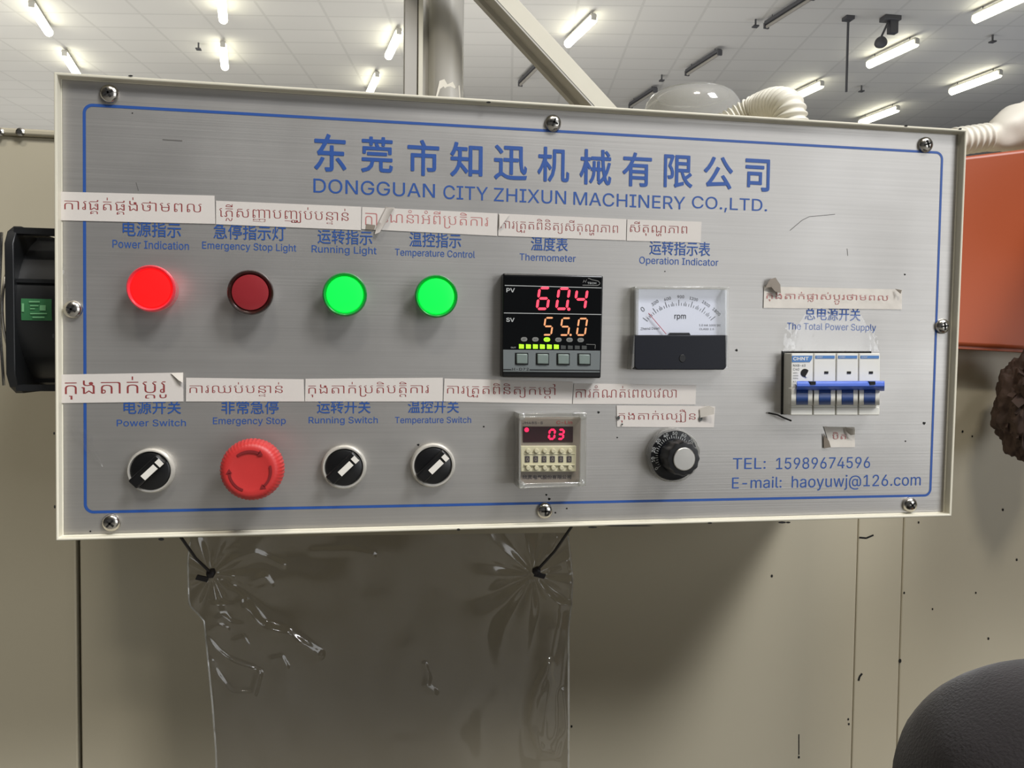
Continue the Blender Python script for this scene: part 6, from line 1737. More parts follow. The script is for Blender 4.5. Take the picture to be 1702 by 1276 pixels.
# rolled and welded edges of the pouch
bm = BM()
tube(bm, [Q(lerp_tab(LT, y) + 1, y, 0.002 + 0.003 * noise.noise(Vector((y * 0.05, 0, 1)))) for y in range(900, 1500, 12)], 0.0007, 8)
obj('welded_edge', bm, M['clear_edge'], pouch)
bm = BM()
tube(bm, [Q(lerp_tab(RTB, y) - 1, y, 0.002 + 0.003 * noise.noise(Vector((y * 0.05, 4, 1)))) for y in range(890, 1500, 12)], 0.0008, 8)
obj('welded_edge', bm, M['clear_edge'], pouch)

for (x0, y0), (x1, y1), lab in (((301, 897), (351, 952), 'black tie at the left holding the clear pouch to the box'), ((950, 879), (892, 948), 'black tie at the right holding the clear pouch to the box')):
    a, b = at_y(x0, y0 - 4, 0.05), Q(x1, y1, 0.006)
    tg = obj('cable_tie', (lambda bmx: (tube(bmx, [a, a * 0.5 + b * 0.5 + Vector((0, -0.002, -0.0015)), b], 0.0011, 8), bmx)[1])(BM()), M['tie'], None, loc=b)
    tag(tg, lab, 'cable tie', 'black ties of the pouch')
    bm = BM()
    bmesh.ops.create_icosphere(bm, subdivisions=2, radius=0.0036)
    for v in bm.verts:
        v.co = v.co * (1 + 0.25 * noise.noise(v.co * 500)) + b
    obj('knot', bm, M['tie'], tg)
    bm = BM()
    sx = -1 if x0 < 600 else 0.4
    q = b + Vector((0.006 * sx, -0.001, -0.0035))
    obox(bm, q, Vector((0.0042, 0, -0.0012)), Vector((0, 0.0008, 0)), Vector((0.0008, 0, 0.0018)))
    obj('tail', bm, M['tie'], tg, bevel=0.0004)

# ------------------------------------------------------------------ axial fan on the left side of the box
YF = 0.02
FZ0, FZ1 = at_y(50, 655, YF).z, at_y(50, 372, YF).z
fz = (FZ0 + FZ1) / 2
fh = (FZ1 - FZ0) / 2
FX0, FX1 = at_y(8, 500, YF).x, -0.3115
t = thing('cooling_fan', 'black axial cooling fan bolted to the left side of the control box', 'fan', (FX1, YF + fh, fz))
bm = BM()


def flange(bmx, x0, x1):
    n = 48
    r = fh * 0.93
    o_ = []
    rc = fh * 0.14
    for k in range(n):
        a = 2 * PI * k / n
        ca, sa = math.cos(a), math.sin(a)
        s = 1 / max(abs(ca), abs(sa))
        s = min(s, 1.30)
        o_.append((fh * s * ca, fh * s * sa))
    rings = []
    for x, rad in ((x0, None), (x1, None), (x1, r), (x0, r)):
        ring = []
        for k in range(n):
            a = 2 * PI * k / n
            y, z = o_[k] if rad is None else (rad * math.cos(a), rad * math.sin(a))
            ring.append(bmx.verts.new((x, YF + fh + y, fz + z)))
        rings.append(ring)
    for i in range(4):
        A, B = rings[i], rings[(i + 1) % 4]
        for k in range(n):
            j = (k + 1) % n
            bmx.faces.new((A[k], A[j], B[j], B[k]))


flange(bm, FX0, FX0 + 0.0055)
flange(bm, FX1 - 0.005, FX1)
obj('flange', bm, M['fan'], t, bevel=0.0006, smooth=30)
bm = BM()
n = 64
ro_, ri_ = fh * 0.965, fh * 0.92
rings = []
for x, r in ((FX0 + 0.004, ro_), (FX1 - 0.004, ro_), (FX1 - 0.004, ri_), (FX0 + 0.004, ri_)):
    rings.append([bm.verts.new((x, YF + fh + r * math.cos(2 * PI * k / n), fz + r * math.sin(2 * PI * k / n))) for k in range(n)])
for i in range(4):
    A, B = rings[i], rings[(i + 1) % 4]
    for k in range(n):
        bm.faces.new((A[k], A[(k + 1) % n], B[(k + 1) % n], B[k]))
# ribs along the duct
for zz in (0.90, 0.34, -0.86):
    yy = YF + fh - math.sqrt(max(0.0, (ro_) ** 2 - (zz * fh) ** 2))
    box(bm, FX0 + 0.004, FX1 - 0.004, yy - 0.002, yy + 0.004, fz + zz * fh - 0.0012, fz + zz * fh + 0.0012)
for sz in (1, -1):
    box(bm, FX0 + 0.004, FX1 - 0.004, YF + 0.004, YF + 0.012, fz + sz * fh * 0.93 - 0.002, fz + sz * fh * 0.93 + 0.002)
obj('duct', bm, M['fan'], t, smooth=35)
bm = BM()
lx0, lx1 = at_y(33, 516, YF).x, at_y(84, 516, YF).x
A0, A1 = math.asin(max(-1, (at_y(50, 532, YF).z - fz) / ro_)), math.asin((at_y(50, 496, YF).z - fz) / ro_)
prev = None
for k in range(9):
    a = A0 + (A1 - A0) * k / 8
    y, z = YF + fh - (ro_ + 0.0003) * math.cos(a), fz + (ro_ + 0.0003) * math.sin(a)
    pr = (bm.verts.new((lx0, y, z)), bm.verts.new((lx1, y, z)))
    if prev:
        bm.faces.new((prev[0], prev[1], pr[1], pr[0]))
    prev = pr
fl = obj('rating_label', bm, M['fan_label'], t, smooth=60)
bm = BM()
yl = YF + fh - ro_ - 0.0008
for x0, x1, y0, y1 in ((36, 40, 504, 518), (48, 66, 500, 502.5), (50, 64, 507, 509), (50, 58, 512, 514), (66, 76, 507, 516), (50, 78, 520, 522), (54, 74, 526, 528)):
    prism(bm, [at_y(x0, y1, yl), at_y(x1, y1, yl), at_y(x1, y0, yl), at_y(x0, y0, yl)], 0)
obj('label_print', bm, M['fan_ink'], fl, smooth=0)
bm = BM()
lathe_c = None
for k in range(3):
    r = fh * (0.3 + 0.26 * k)
    tube(bm, [Vector((FX0 - 0.006, YF + fh + r * math.cos(2 * PI * i / 40), fz + r * math.sin(2 * PI * i / 40))) for i in range(41)], 0.0009, 6, cap=False)
for k in range(4):
    a = PI / 4 + PI / 2 * k
    tube(bm, [Vector((FX0 - 0.0065, YF + fh, fz)), Vector((FX0 - 0.006, YF + fh + fh * 0.9 * math.cos(a), fz + fh * 0.9 * math.sin(a))), Vector((FX0 + 0.001, YF + fh + fh * 1.15 * math.cos(a), fz + fh * 1.15 * math.sin(a)))], 0.0011, 6)
tube(bm, [Vector((FX0 - 0.003, YF + 0.004, fz + fh * 0.9)), Vector((FX0 - 0.0045, YF + 0.002, fz)), Vector((FX0 - 0.003, YF + 0.004, fz - fh * 0.9))], 0.0009, 6)
obj('finger_guard', bm, M['chrome'], t)
bm = BM()
hub = []
for x, r in ((FX0 + 0.002, fh * 0.42), (FX0 + 0.030, fh * 0.42)):
    hub.append([bm.verts.new((x, YF + fh + r * math.cos(2 * PI * k / 32), fz + r * math.sin(2 * PI * k / 32))) for k in range(32)])
for k in range(32):
    bm.faces.new((hub[0][k], hub[0][(k + 1) % 32], hub[1][(k + 1) % 32], hub[1][k]))
bm.faces.new(hub[0])
bm.faces.new(hub[1])
obj('hub', bm, M['fan'], t)
for k in range(7):
    a = 2 * PI * k / 7
    bm = BM()
    vs = []
    for r, tw in ((fh * 0.40, 0.5), (fh * 0.89, 0.35)):
        for s in (-1, 1):
            aa = a + s * tw * 0.6
            vs.append(bm.verts.new((FX0 + 0.015 + s * 0.009, YF + fh + r * math.cos(aa), fz + r * math.sin(aa))))
    bm.faces.new((vs[0], vs[1], vs[3], vs[2]))
    b = obj('blade', bm, M['fan'], t)
    b.modifiers.new('solidify', 'SOLIDIFY').thickness = 0.0015

# ------------------------------------------------------------------ right side: orange housing, hose end, crusted lump
YO = 0.17
o_tl, o_br = at_y(1596, 262, YO), at_y(1600, 576, YO)
t = thing('orange_housing', 'orange painted sheet metal housing behind the right end of the control box', 'machine', (0.45, YW - 0.005, o_br.z))
bm = BM()
pA = [at_y(1560, 264, YO), at_y(1880, 226, YO), at_y(1880, 590, YO), at_y(1560, 573, YO)]
prism(bm, pA, 0.0255)
obj('casing', bm, M['orange'], t, bevel=0.004, seg=3)
bm = BM()
pB = [at_y(1562, 573, YO), at_y(1880, 590, YO), at_y(1880, 594, YO), at_y(1562, 577, YO)]
prism(bm, [p + Vector((0, 0.003, 0)) for p in pB], 0.0255)
obj('lower_lip', bm, M['orange'], t)

bm = BM()
box(bm, 0.60, 0.95, -0.13, YW - 0.0046, 0.07, 0.22)  # added out-of-view block, there to cast a soft shadow on the cabinet
obj('shadow_block', bm, M['orange'], t, bevel=0.004, seg=3)

# ribbed hose with white wrap, running out to the right above the orange housing
YH = 0.235
t = thing('wrapped_hose', 'white ribbed hose end with smooth wrapped sleeve above the orange housing', 'hose', tuple(at_y(1660, 230, YH)))
bm = BM()
a, b = at_y(1585, 236, YH), at_y(1640, 228, YH)
path, rad = [], []
for k in range(61):
    u = k / 60
    path.append(a.lerp(b, u))
    rad.append(0.0135 + 0.0016 * (0.5 + 0.5 * math.sin(u * 2 * PI * 5.5)))
tube(bm, path, rad, 28)
obj('ribbed_cuff', bm, M['hose'], t, smooth=60)
bm = BM()
ctrl = [((1634, 229), 0.0125), ((1650, 228), 0.0165), ((1668, 222), 0.022), ((1688, 216), 0.0265), ((1712, 212), 0.029), ((1750, 206), 0.031), ((1810, 200), 0.032)]
pts = [at_y(x, y, YH + 0.004) for (x, y), r in ctrl]
sp = spline(pts, 6)
rr_ = []
for k in range(len(sp)):
    u = k / 6
    i = min(int(u), len(ctrl) - 2)
    rr_.append(ctrl[i][1] + (ctrl[i + 1][1] - ctrl[i][1]) * (u - i))
tube(bm, sp, rr_, 36)
for v in bm.verts:
    nn = noise.noise(v.co * 28) + 0.6 * noise.noise(v.co * 55 + Vector((4, 4, 4)))
    v.co += Vector((0.3, 0.6, 1)).normalized() * nn * 0.006
obj('sleeve', bm, M['wrap'], t, smooth=70)

t = thing('crusted_lump', 'dark brown crusted lump hanging below the orange housing', 'lump', tuple(at_y(1690, 680, 0.13)))
bm = BM()
bmesh.ops.create_icosphere(bm, subdivisions=6, radius=1.0)
lc_, lr = at_y(1714, 678, 0.15), None
rx = (at_y(1702, 676, 0.15) - at_y(1656, 676, 0.15)).length
rz = (at_y(1702, 590, 0.15) - at_y(1702, 766, 0.15)).length / 2
for v in bm.verts:
    p = v.co.copy()
    nn = 1 + 0.22 * noise.noise(p * 2.2) + 0.10 * noise.noise(p * 6) + 0.06 * noise.noise(p * 15)
    flat = 1.0 if p.z < 0 else 1.05
    v.co = lc_ + Vector((p.x * rx * nn, p.y * 0.03 * nn, p.z * rz * nn * flat))
obj('core', bm, M['rag'], t, smooth=60)
for k in range(16):
    a = rnd.uniform(1.6, 4.6)
    bm = BM()
    c0 = lc_ + Vector((math.cos(a) * rx * 0.92, -0.012 + rnd.uniform(-0.01, 0.01), math.sin(a) * rz * 0.9))
    l_ = rnd.uniform(0.004, 0.009)
    dirv = Vector((math.cos(a) * 0.5, rnd.uniform(-0.5, 0.2), math.sin(a) - 0.5)).normalized()
    sd_ = dirv.orthogonal().normalized() * l_ * 0.6
    th_ = dirv.cross(sd_).normalized() * 0.0008
    obox(bm, c0, dirv * l_, sd_, th_)
    for v in bm.verts:
        v.co += Vector((noise.noise(v.co * 300), noise.noise(v.co * 300 + Vector((9, 0, 0))), noise.noise(v.co * 300 + Vector((0, 9, 0))))) * 0.003
    obj('flake', bm, M['rag'], t, smooth=0)

# ------------------------------------------------------------------ above the box: post, brace, jar, ribbed hose
YC = 0.62
x0, x1, x2, x3 = (at_y(672, 80, YC).x, at_y(694, 80, YC).x, at_y(713, 80, YC).x, at_y(773, 80, YC).x)
zb0 = ztop + 0.006
t = thing('steel_post', 'grey upright steel post rising behind the control box', 'post', ((x0 + x3) / 2, YC + 0.03, zb0))
bm = BM()
box(bm, x0, x1, YC, YC + 0.05, zb0, 4.2)
box(bm, x1, x2 + 0.004, YC + 0.02, YC + 0.05, zb0, 4.2)
obj('channel', bm, M['steel'], t, bevel=0.001)
bm = BM()
box(bm, at_y(695, 80, YC).x, at_y(703, 80, YC).x, YC - 0.003, YC + 0.02, zb0, 4.2)
obj('edge_strip', bm, M['brace'], t, bevel=0.0008)
bm = BM()
tube(bm, [Vector(((x2 + x3) / 2, YC + 0.02, zb0)), Vector(((x2 + x3) / 2, YC + 0.02, 2.0)), Vector(((x2 + x3) / 2, YC + 0.02, 4.2))], (x3 - x2) / 2, 32)
obj('round_pipe', bm, M['conduit'], t, smooth=60)
bm = BM()
prev = None
for (x, y) in ((731, 136), (738, 135), (742, 142), (750, 138), (756, 147), (763, 140), (766, 175)):
    pass
pc_ = [(x, y) for x, y in ((730, 136), (738, 134), (743, 143), (752, 138), (757, 147), (764, 141), (766, 172), (722, 172))]
rp = (x3 - x2) / 2 + 0.0006
vs = []
for x, y in pc_:
    q = at_y(x, y, YC)
    dx = max(-rp * 0.98, min(rp * 0.98, q.x - (x2 + x3) / 2))
    vs.append(bm.verts.new(((x2 + x3) / 2 + dx, YC + 0.02 - math.sqrt(rp * rp - dx * dx) - 0.0004, q.z)))
bm.faces.new(vs)
obj('peeled_patch', bm, M['wrap'], t, smooth=60)

YB = 0.55
a, b = at_y(786, -40, YB), at_y(1016, 210, YB)
dirv = (b - a).normalized()
across = Vector((dirv.z, 0, -dirv.x))
if across.x < 0:
    across = -across
wpx = (at_y(845, 0, YB) - at_y(800, 0, YB)).length * abs(across.x) * 0.92
t = thing('diagonal_brace', 'ivory angle iron brace slanting down to the right of the post', 'brace', tuple(b))
top = a - dirv * 0.25
bot = b + dirv * ((b.z - ztop - 0.01) / -dirv.z)
mid = (top + bot) / 2
hl = (bot - top).length / 2
bm = BM()
obox(bm, mid + across * wpx * 0.5, dirv * hl, Vector((0, 0.002, 0)), across * wpx * 0.5)
obj('face_leg', bm, M['brace'], t, bevel=0.0006)
bm = BM()
obox(bm, mid + Vector((0, 0.018, 0)), dirv * hl, Vector((0, 0.02, 0)), across * 0.002)
obox(bm, mid - across * 0.0035 + Vector((0, 0.03, 0)), dirv * hl, Vector((0, 0.006, 0)), across * 0.005)
obj('side_leg', bm, M['steel'], t, bevel=0.0006)

YJ = 0.37
jc = at_y(1183, 190, YJ)
jr = (at_y(1265, 190, YJ).x - at_y(1101, 190, YJ).x) / 2
jz = at_y(1183, 130, YJ).z
t = thing('plastic_jar', 'clear rounded plastic jar upside down behind the box top', 'jar', (jc.x, YJ + jr, ztop + 0.0065))
bm = BM()
prof = [(1.0, ztop + 0.0065), (1.0, jc.z), (0.985, jc.z + (jz - jc.z) * 0.45), (0.94, jc.z + (jz - jc.z) * 0.72), (0.84, jc.z + (jz - jc.z) * 0.92), (0.70, jz), (0.4, jz + 0.0005), (0.02, jz + 0.0005)]
rings = []
for r, z in prof:
    rings.append([bm.verts.new((jc.x + r * jr * math.cos(2 * PI * k / 56), YJ + jr + r * jr * math.sin(2 * PI * k / 56), z)) for k in range(56)])
for A, B in zip(rings[:-1], rings[1:]):
    for k in range(56):
        bm.faces.new((A[k], A[(k + 1) % 56], B[(k + 1) % 56], B[k]))
bm.faces.new(rings[-1])
jo = obj('shell', bm, M['jar'], t, smooth=60)
bm = BM()
for rz_, rr2 in ((jc.z + (jz - jc.z) * 0.985, 0.74), (ztop + 0.009, 1.0)):
    tube(bm, [Vector((jc.x + rr2 * jr * math.cos(2 * PI * k / 56), YJ + jr + rr2 * jr * math.sin(2 * PI * k / 56), rz_)) for k in range(57)], 0.0013, 8, cap=False)
obj('rim', bm, M['clear_edge'], t)

YR = 0.27
hz = ztop + 0.026
t = thing('ribbed_hose', 'ivory corrugated hose bending over behind the box top', 'hose', tuple(at_y(1290, 200, YR)))
bm = BM()
ctrl = [(1170, 232, 0.05), (1215, 206, 0.045), (1255, 184, 0.03), (1287, 172, 0.0), (1308, 178, -0.02), (1315, 205, -0.025), (1316, 250, -0.02), (1316, 300, -0.015)]
sp = spline([at_y(x, y, YR + d) for x, y, d in ctrl], 40)
h0 = sp[0]
sp = [Vector((h0.x - 0.10, h0.y + 0.02, hz)), Vector((h0.x - 0.05, h0.y + 0.01, hz * 0.7 + h0.z * 0.3))] + sp if h0.z > hz else sp
L_ = 0
rad = []
for k, p in enumerate(sp):
    if k:
        L_ += (p - sp[k - 1]).length
    rad.append(0.0158 + 0.0014 * math.sin(L_ * 2 * PI / 0.0057))
tube(bm, sp, rad, 32)
for v in bm.verts:
    v.co.z = max(v.co.z, ztop + 0.0068)
obj('corrugated_tube', bm, M['hose'], t, smooth=60)

# ------------------------------------------------------------------ ceiling tubes and fittings
DIRC = Vector((math.sin(math.radians(-9)), math.cos(math.radians(-9)), 0))
SIDE = Vector((DIRC.y, -DIRC.x, 0))
ZT_ = CEIL_Z - 0.16


def lamp_tube(px, py, lab, lit=True, near=None):
    c = at_z(px, py, ZT_)
    t = thing('fluorescent_light' if lit else 'unlit_fluorescent_light', lab, 'ceiling light', tuple(c), 'lit ceiling tubes' if lit else 'unlit ceiling tubes')
    bm = BM()
    obox(bm, c + Vector((0, 0, 0.07)), DIRC * 0.62, SIDE * 0.05, Vector((0, 0, 0.03)))
    fx = obj('fixture_tray', bm, M['fixture' if lit else 'far_dark'], t, bevel=0.01)
    bm = BM()
    tube(bm, [c - DIRC * 0.60, c, c + DIRC * 0.60], 0.08 if lit else 0.03, 14)
    obj('tube', bm, M['tube_lit' if lit else 'tube_off'], t, smooth=50)
    for s in (-1, 1):
        bm = BM()
        obox(bm, c + DIRC * 0.62 * s + Vector((0, 0, 0.02)), DIRC * 0.02, SIDE * 0.05, Vector((0, 0, 0.05)))
        obj('lamp_holder', bm, M['fixture' if lit else 'far_dark'], t)
        bm = BM()
        tube(bm, [c + DIRC * 0.45 * s + Vector((0, 0, 0.08)), c + DIRC * 0.45 * s + Vector((0, 0, 0.165))], 0.008, 8)
        obj('hanger', bm, M['far_dark'], t)


for px, py, lab in (
        (67.5, 33, 'lit ceiling tube nearest the upper left corner of the photo'),
        (118, 108, 'lit ceiling tube touching the upper left corner of the control box'),
        (369, 10, 'lit ceiling tube cut by the top edge, left of the steel post'),
        (372, 94.5, 'lit ceiling tube just above the box, below another in the same row'),
        (654, 75, 'lit ceiling tube close to the left side of the steel post'),
        (620, 141, 'lit ceiling tube low beside the post, touching the box top'),
        (964, 53, 'lit ceiling tube right of the diagonal brace'),
        (1482, 90, 'lit ceiling tube below the dark hanging speaker'),
        (1672, 8, 'lit ceiling tube at the upper right corner of the photo'),
        (1620, 138, 'lit ceiling tube above the wrapped white hose at right'),
        (1460, 193, 'lit ceiling tube just above the box, right of the corrugated hose'),
        (1335, 155, 'lit ceiling tube half hidden behind the corrugated hose'),
        (697, -8, 'lit ceiling tube at the top edge directly behind the steel post')):
    lamp_tube(px, py, lab)
for px, py, lab in ((1310, 22, 'dark unlit ceiling tube at the top edge of the photo'), (1168, 107, 'unlit ceiling tube above the clear jar'),
                    (880, 126, 'unlit ceiling tube partly behind the diagonal brace'), (1068, 165, 'unlit ceiling tube touching the box top left of the jar')):
    lamp_tube(px, py, lab, False)


def drop(name, label, cat, px, py, ztop_, parts, group=None):
    c = at_z(px, py, ztop_)
    t = thing(name, label, cat, tuple(c), group)
    for nm, fn in parts:
        bm = BM()
        fn(bm, c)
        obj(nm, bm, M['far_dark'], t, smooth=50)


c0 = at_z(1410, 28, CEIL_Z)
kk = (CEIL_Z - CAM.z)
t = thing('hanging_rod', 'thin dark rod hanging from the ceiling left of the speaker', 'rod', tuple(c0))
bm = BM()
tube(bm, [c0, c0 - Vector((0, 0, 1.35))], 0.022, 8)
obj('rod', bm, M['far_dark'], t)
bm = BM()
obox(bm, c0 - Vector((0, 0, 0.03)), Vector((0.08, 0, 0)), Vector((0, 0.08, 0)), Vector((0, 0, 0.03)))
obj('ceiling_plate', bm, M['far_dark'], t)
c0 = at_z(1480, 28, CEIL_Z)
t = thing('hanging_speaker', 'dark round loudspeaker hanging from a ceiling bracket above a lit tube', 'speaker', tuple(c0))
bm = BM()
obox(bm, c0 - Vector((0, 0, 0.04)), Vector((0.16, 0, 0)), Vector((0, 0.1, 0)), Vector((0, 0, 0.04)))
obox(bm, c0 + Vector((0.05, 0, -0.16)), Vector((0.08, 0, 0)), Vector((0, 0.06, 0)), Vector((0, 0, 0.14)))
obj('bracket', bm, M['far_dark'], t, bevel=0.01)
bm = BM()
cs = at_y(1464, 72, c0.y - 0.1)
bmesh.ops.create_uvsphere(bm, u_segments=20, v_segments=12, radius=0.11)
for v in bm.verts:
    v.co = Vector((v.co.x, v.co.y, v.co.z * (1.1 if v.co.z > 0 else 0.75))) + cs
obj('speaker_body', bm, M['far_dark'], t)
bm = BM()
tube(bm, [cs + Vector((0, 0, 0.1)), c0 + Vector((-0.02, 0, -0.05))], 0.02, 8)
obj('stem', bm, M['far_dark'], t)
for px, py, lab in ((1256, 32, 'small dark sprinkler head left of the hanging rod'), (1650, 58, 'small dark sprinkler head below the upper right lit tube'), (1100, 124, 'small dark sprinkler head above the clear jar'),
                    (1432, 142, 'small dark sprinkler head at the left below the speaker'), (330, 71, 'faint sprinkler head left of the lit tubes near the box top')):
    drop('sprinkler_head', lab, 'sprinkler', px, py, CEIL_Z, (
        ('pipe', lambda bm, c: tube(bm, [c, c - Vector((0, 0, 0.12))], 0.018, 8)),
        ('deflector', lambda bm, c: obox(bm, c - Vector((0, 0, 0.13)), Vector((0.05, 0, 0)), Vector((0, 0.05, 0)), Vector((0, 0, 0.012))))), 'sprinkler heads')

# ------------------------------------------------------------------ the person at the lower right
sh = at_y(1764, 1366, -0.215)      # left shoulder joint, nearest the camera
t = thing('person', 'person in charcoal knit top bending low, only the rounded shoulder in view at lower right', 'person', (sh.x + 0.18, sh.y, FLOOR_Z))
R0 = 0.069


def skin_mesh(name, pts, edges, m, sub=2, root=0):
    me = bpy.data.meshes.new(name)
    base = WL[t]
    me.from_pydata([Vector(p[0]) - base for p in pts], edges, [])
    o = bpy.data.objects.new(name, me)
    C.objects.link(o)
    o.parent = t
    WL[o] = base
    md = o.modifiers.new('skin', 'SKIN')
    md.use_smooth_shade = True
    for i, p in enumerate(pts):
        r = p[1]
        me.skin_vertices[0].data[i].radius = r if isinstance(r, tuple) else (r, r)
        me.skin_vertices[0].data[i].use_root = (i == root)
    s = o.modifiers.new('subsurf', 'SUBSURF')
    s.levels = s.render_levels = sub
    me.materials.append(m)
    return o


def soft_mesh(name, pts, edges, m, voxel=0.009, rounds=10):
    """one continuous surface grown over a chain of joints"""
    bm = BM()
    src = BM()
    bmesh.ops.create_icosphere(src, subdivisions=2, radius=1.0)
    sv = [v.co.copy() for v in src.verts]
    sf = [[v.index for v in f.verts] for f in src.faces]
    src.free()

    def ell(r):
        return Vector((r[0], r[1], r[1])) if isinstance(r, tuple) else Vector((r, r, r))
    for a, b in edges:
        (pa, ra), (pb_, rb) = pts[a], pts[b]
        ra, rb = ell(ra), ell(rb)
        n_ = max(3, int((Vector(pb_) - Vector(pa)).length / 0.018))
        for k in range(n_ + 1):
            u = k / n_
            c, r = Vector(pa).lerp(Vector(pb_), u), ra.lerp(rb, u)
            vs = [bm.verts.new(c + Vector((q.x * r.x, q.y * r.y, q.z * r.z))) for q in sv]
            for fc in sf:
                bm.faces.new([vs[i] for i in fc])
    o = obj(name, bm, m, t, smooth=180)
    rm = o.modifiers.new('remesh', 'REMESH')
    rm.mode = 'VOXEL'
    rm.voxel_size = voxel
    rm.use_smooth_shade = True
    sm = o.modifiers.new('smooth', 'SMOOTH')
    sm.factor = 0.5
    sm.iterations = rounds
    return o


V3 = Vector
# bent forward over something low in front of the cabinet, facing it: the shoulder is the highest point
ch = sh + V3((0.172, -0.03, -0.015))
pel = V3((ch.x + 0.0, ch.y - 0.33, ch.z - 0.25))
nk = ch + V3((0.08, 0.07, -0.03))
hd = ch + V3((0.17, 0.15, -0.15))
rs = ch + V3((0.176, 0.03, -0.02))
gz = FLOOR_Z
body = [
    (pel, (0.15, 0.105)), (pel.lerp(ch, 0.38), (0.13, 0.095)), (pel.lerp(ch, 0.74), (0.15, 0.105)), (ch + V3((0, 0, -0.015)), (0.10, 0.075)),
    (nk, 0.052), (nk.lerp(hd, 0.45), 0.056),
    (hd, (0.080, 0.095)), (hd + V3((0.03, 0.04, -0.06)), (0.066, 0.08)),
    (sh, R0), (sh + V3((0.01, 0.02, -0.15)), 0.048), (sh + V3((0.015, 0.03, -0.29)), 0.041), (sh + V3((0.03, 0.09, -0.42)), 0.034), (sh + V3((0.04, 0.12, -0.51)), 0.027), (sh + V3((0.045, 0.14, -0.56)), (0.040, 0.016)),
    (rs, R0), (rs + V3((0.0, 0.02, -0.15)), 0.048), (rs + V3((0.0, 0.03, -0.29)), 0.041), (rs + V3((-0.02, 0.09, -0.42)), 0.034), (rs + V3((-0.03, 0.12, -0.51)), 0.027), (rs + V3((-0.035, 0.14, -0.56)), (0.040, 0.016)),
    (pel + V3((-0.095, 0, -0.09)), 0.088), (V3((pel.x - 0.10, pel.y + 0.06, (pel.z + gz) / 2 + 0.02)), 0.060), (V3((pel.x - 0.10, pel.y - 0.01, gz + 0.30)), 0.050), (V3((pel.x - 0.10, pel.y - 0.02, gz + 0.06)), 0.042), (V3((pel.x - 0.11, pel.y + 0.14, gz + 0.035)), (0.04, 0.03)),
    (pel + V3((0.095, 0, -0.09)), 0.088), (V3((pel.x + 0.10, pel.y + 0.06, (pel.z + gz) / 2 + 0.02)), 0.060), (V3((pel.x + 0.10, pel.y - 0.01, gz + 0.30)), 0.050), (V3((pel.x + 0.10, pel.y - 0.02, gz + 0.06)), 0.042), (V3((pel.x + 0.11, pel.y + 0.14, gz + 0.035)), (0.04, 0.03)),
]
ed = [(0, 1), (1, 2), (2, 3), (3, 4), (4, 5), (5, 6), (6, 7), (3, 8), (8, 9), (9, 10), (10, 11), (11, 12), (12, 13), (3, 14), (14, 15), (15, 16), (16, 17), (17, 18), (18, 19),
      (0, 20), (20, 21), (21, 22), (22, 23), (23, 24), (0, 25), (25, 26), (26, 27), (27, 28), (28, 29)]
pb = soft_mesh('body', body, ed, M['skin'])
# clothing: a knit top, trousers and shoes a little outside the body
top_pts = [(p, tuple(q + 0.006 for q in (r if isinstance(r, tuple) else (r, r)))) for p, r in body[:4]] + \
          [(p, tuple(q + 0.006 for q in (r if isinstance(r, tuple) else (r, r)))) for p, r in body[8:13]] + \
          [(p, tuple(q + 0.006 for q in (r if isinstance(r, tuple) else (r, r)))) for p, r in body[14:19]]
soft_mesh('knit_top', top_pts, [(0, 1), (1, 2), (2, 3), (3, 4), (4, 5), (5, 6), (6, 7), (7, 8), (3, 9), (9, 10), (10, 11), (11, 12), (12, 13)], M['cloth'])
tr = [(body[0][0] + V3((0, 0, -0.02)), (0.158, 0.113))] + [(p, r + 0.012) for p, r in body[20:24]] + [(p, r + 0.012) for p, r in body[25:29]]
soft_mesh('trousers', tr, [(0, 1), (1, 2), (2, 3), (3, 4), (0, 5), (5, 6), (6, 7), (7, 8)], M['trouser'])
for s in (-1, 1):
    soft_mesh('shoe', [(V3((pel.x + s * 0.10, pel.y - 0.04, FLOOR_Z + 0.045)), (0.048, 0.042)), (V3((pel.x + s * 0.105, pel.y + 0.08, FLOOR_Z + 0.045)), (0.050, 0.042)), (V3((pel.x + s * 0.11, pel.y + 0.19, FLOOR_Z + 0.035)), (0.046, 0.032))], [(0, 1), (1, 2)], M['shoe'])
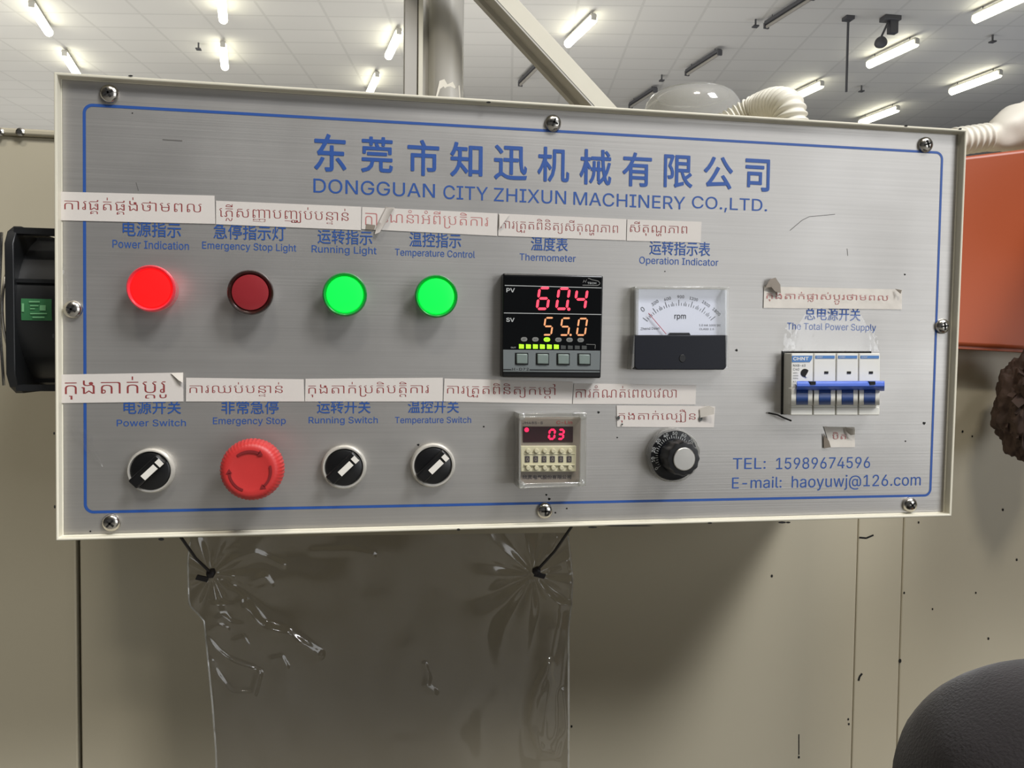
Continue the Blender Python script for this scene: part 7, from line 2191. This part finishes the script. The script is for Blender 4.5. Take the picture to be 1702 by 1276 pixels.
for s, wr in ((-1, body[13][0]), (1, body[19][0])):
    fd = V3((0, 0.55, -0.83)).normalized()
    for k, (off, ln) in enumerate(((-0.027, 0.062), (-0.009, 0.072), (0.010, 0.068), (0.028, 0.052))):
        b0 = wr + V3((off, 0.008, -0.006))
        skin_mesh('finger', [(b0, 0.0092), (b0 + fd * ln * 0.45, 0.0088), (b0 + fd * ln * 0.75 + V3((0, -0.006, -0.004)), 0.008), (b0 + fd * ln + V3((0, -0.018, -0.006)), 0.007)], [(0, 1), (1, 2), (2, 3)], M['skin'], 1)
    b0 = wr + V3((-s * 0.036, -0.006, 0.02))
    skin_mesh('thumb', [(b0, 0.011), (b0 + V3((-s * 0.018, 0.012, -0.022)), 0.010), (b0 + V3((-s * 0.022, 0.022, -0.048)), 0.008)], [(0, 1), (1, 2)], M['skin'], 1)
# head parts are laid out upright about the head centre, then the head is bowed with the neck
BOW = Matrix.Rotation(math.radians(-58), 4, 'X')


def head_obj(name, bm, m, **kw):
    for v in bm.verts:
        v.co = hd + (BOW @ v.co)
    return obj(name, bm, m, t, **kw)


bm = BM()
bmesh.ops.create_icosphere(bm, subdivisions=4, radius=1.0)
for v in list(bm.verts):
    if v.co.y > 0.35 and v.co.z < 0.45 or v.co.z < -0.55:
        bm.verts.remove(v)
for v in bm.verts:
    v.co = V3((v.co.x * 0.090, v.co.y * 0.112 - 0.004, v.co.z * 0.125 + 0.02)) * (1 + 0.04 * noise.noise(v.co * 5))
ho = head_obj('hair', bm, M['hair'], smooth=80)
ho.modifiers.new('solidify', 'SOLIDIFY').thickness = 0.012


def blob(bmx, c, r):
    for v in bmesh.ops.create_icosphere(bmx, subdivisions=2, radius=1.0)['verts']:
        v.co = V3((v.co.x * r[0], v.co.y * r[1], v.co.z * r[2])) + V3(c)


for s in (-1, 1):
    bm = BM()
    blob(bm, (s * 0.030, 0.090, 0.0), (0.012, 0.010, 0.009))
    head_obj('eye', bm, M['white'])
    bm = BM()
    blob(bm, (s * 0.086, 0.0, -0.01), (0.012, 0.022, 0.032))
    head_obj('ear', bm, M['skin'])
bm = BM()
blob(bm, (0, 0.10, -0.025), (0.016, 0.02, 0.026))
head_obj('nose', bm, M['skin'])
bm = BM()
blob(bm, (0, 0.094, -0.065), (0.025, 0.008, 0.007))
head_obj('mouth', bm, M['estop_dark'])
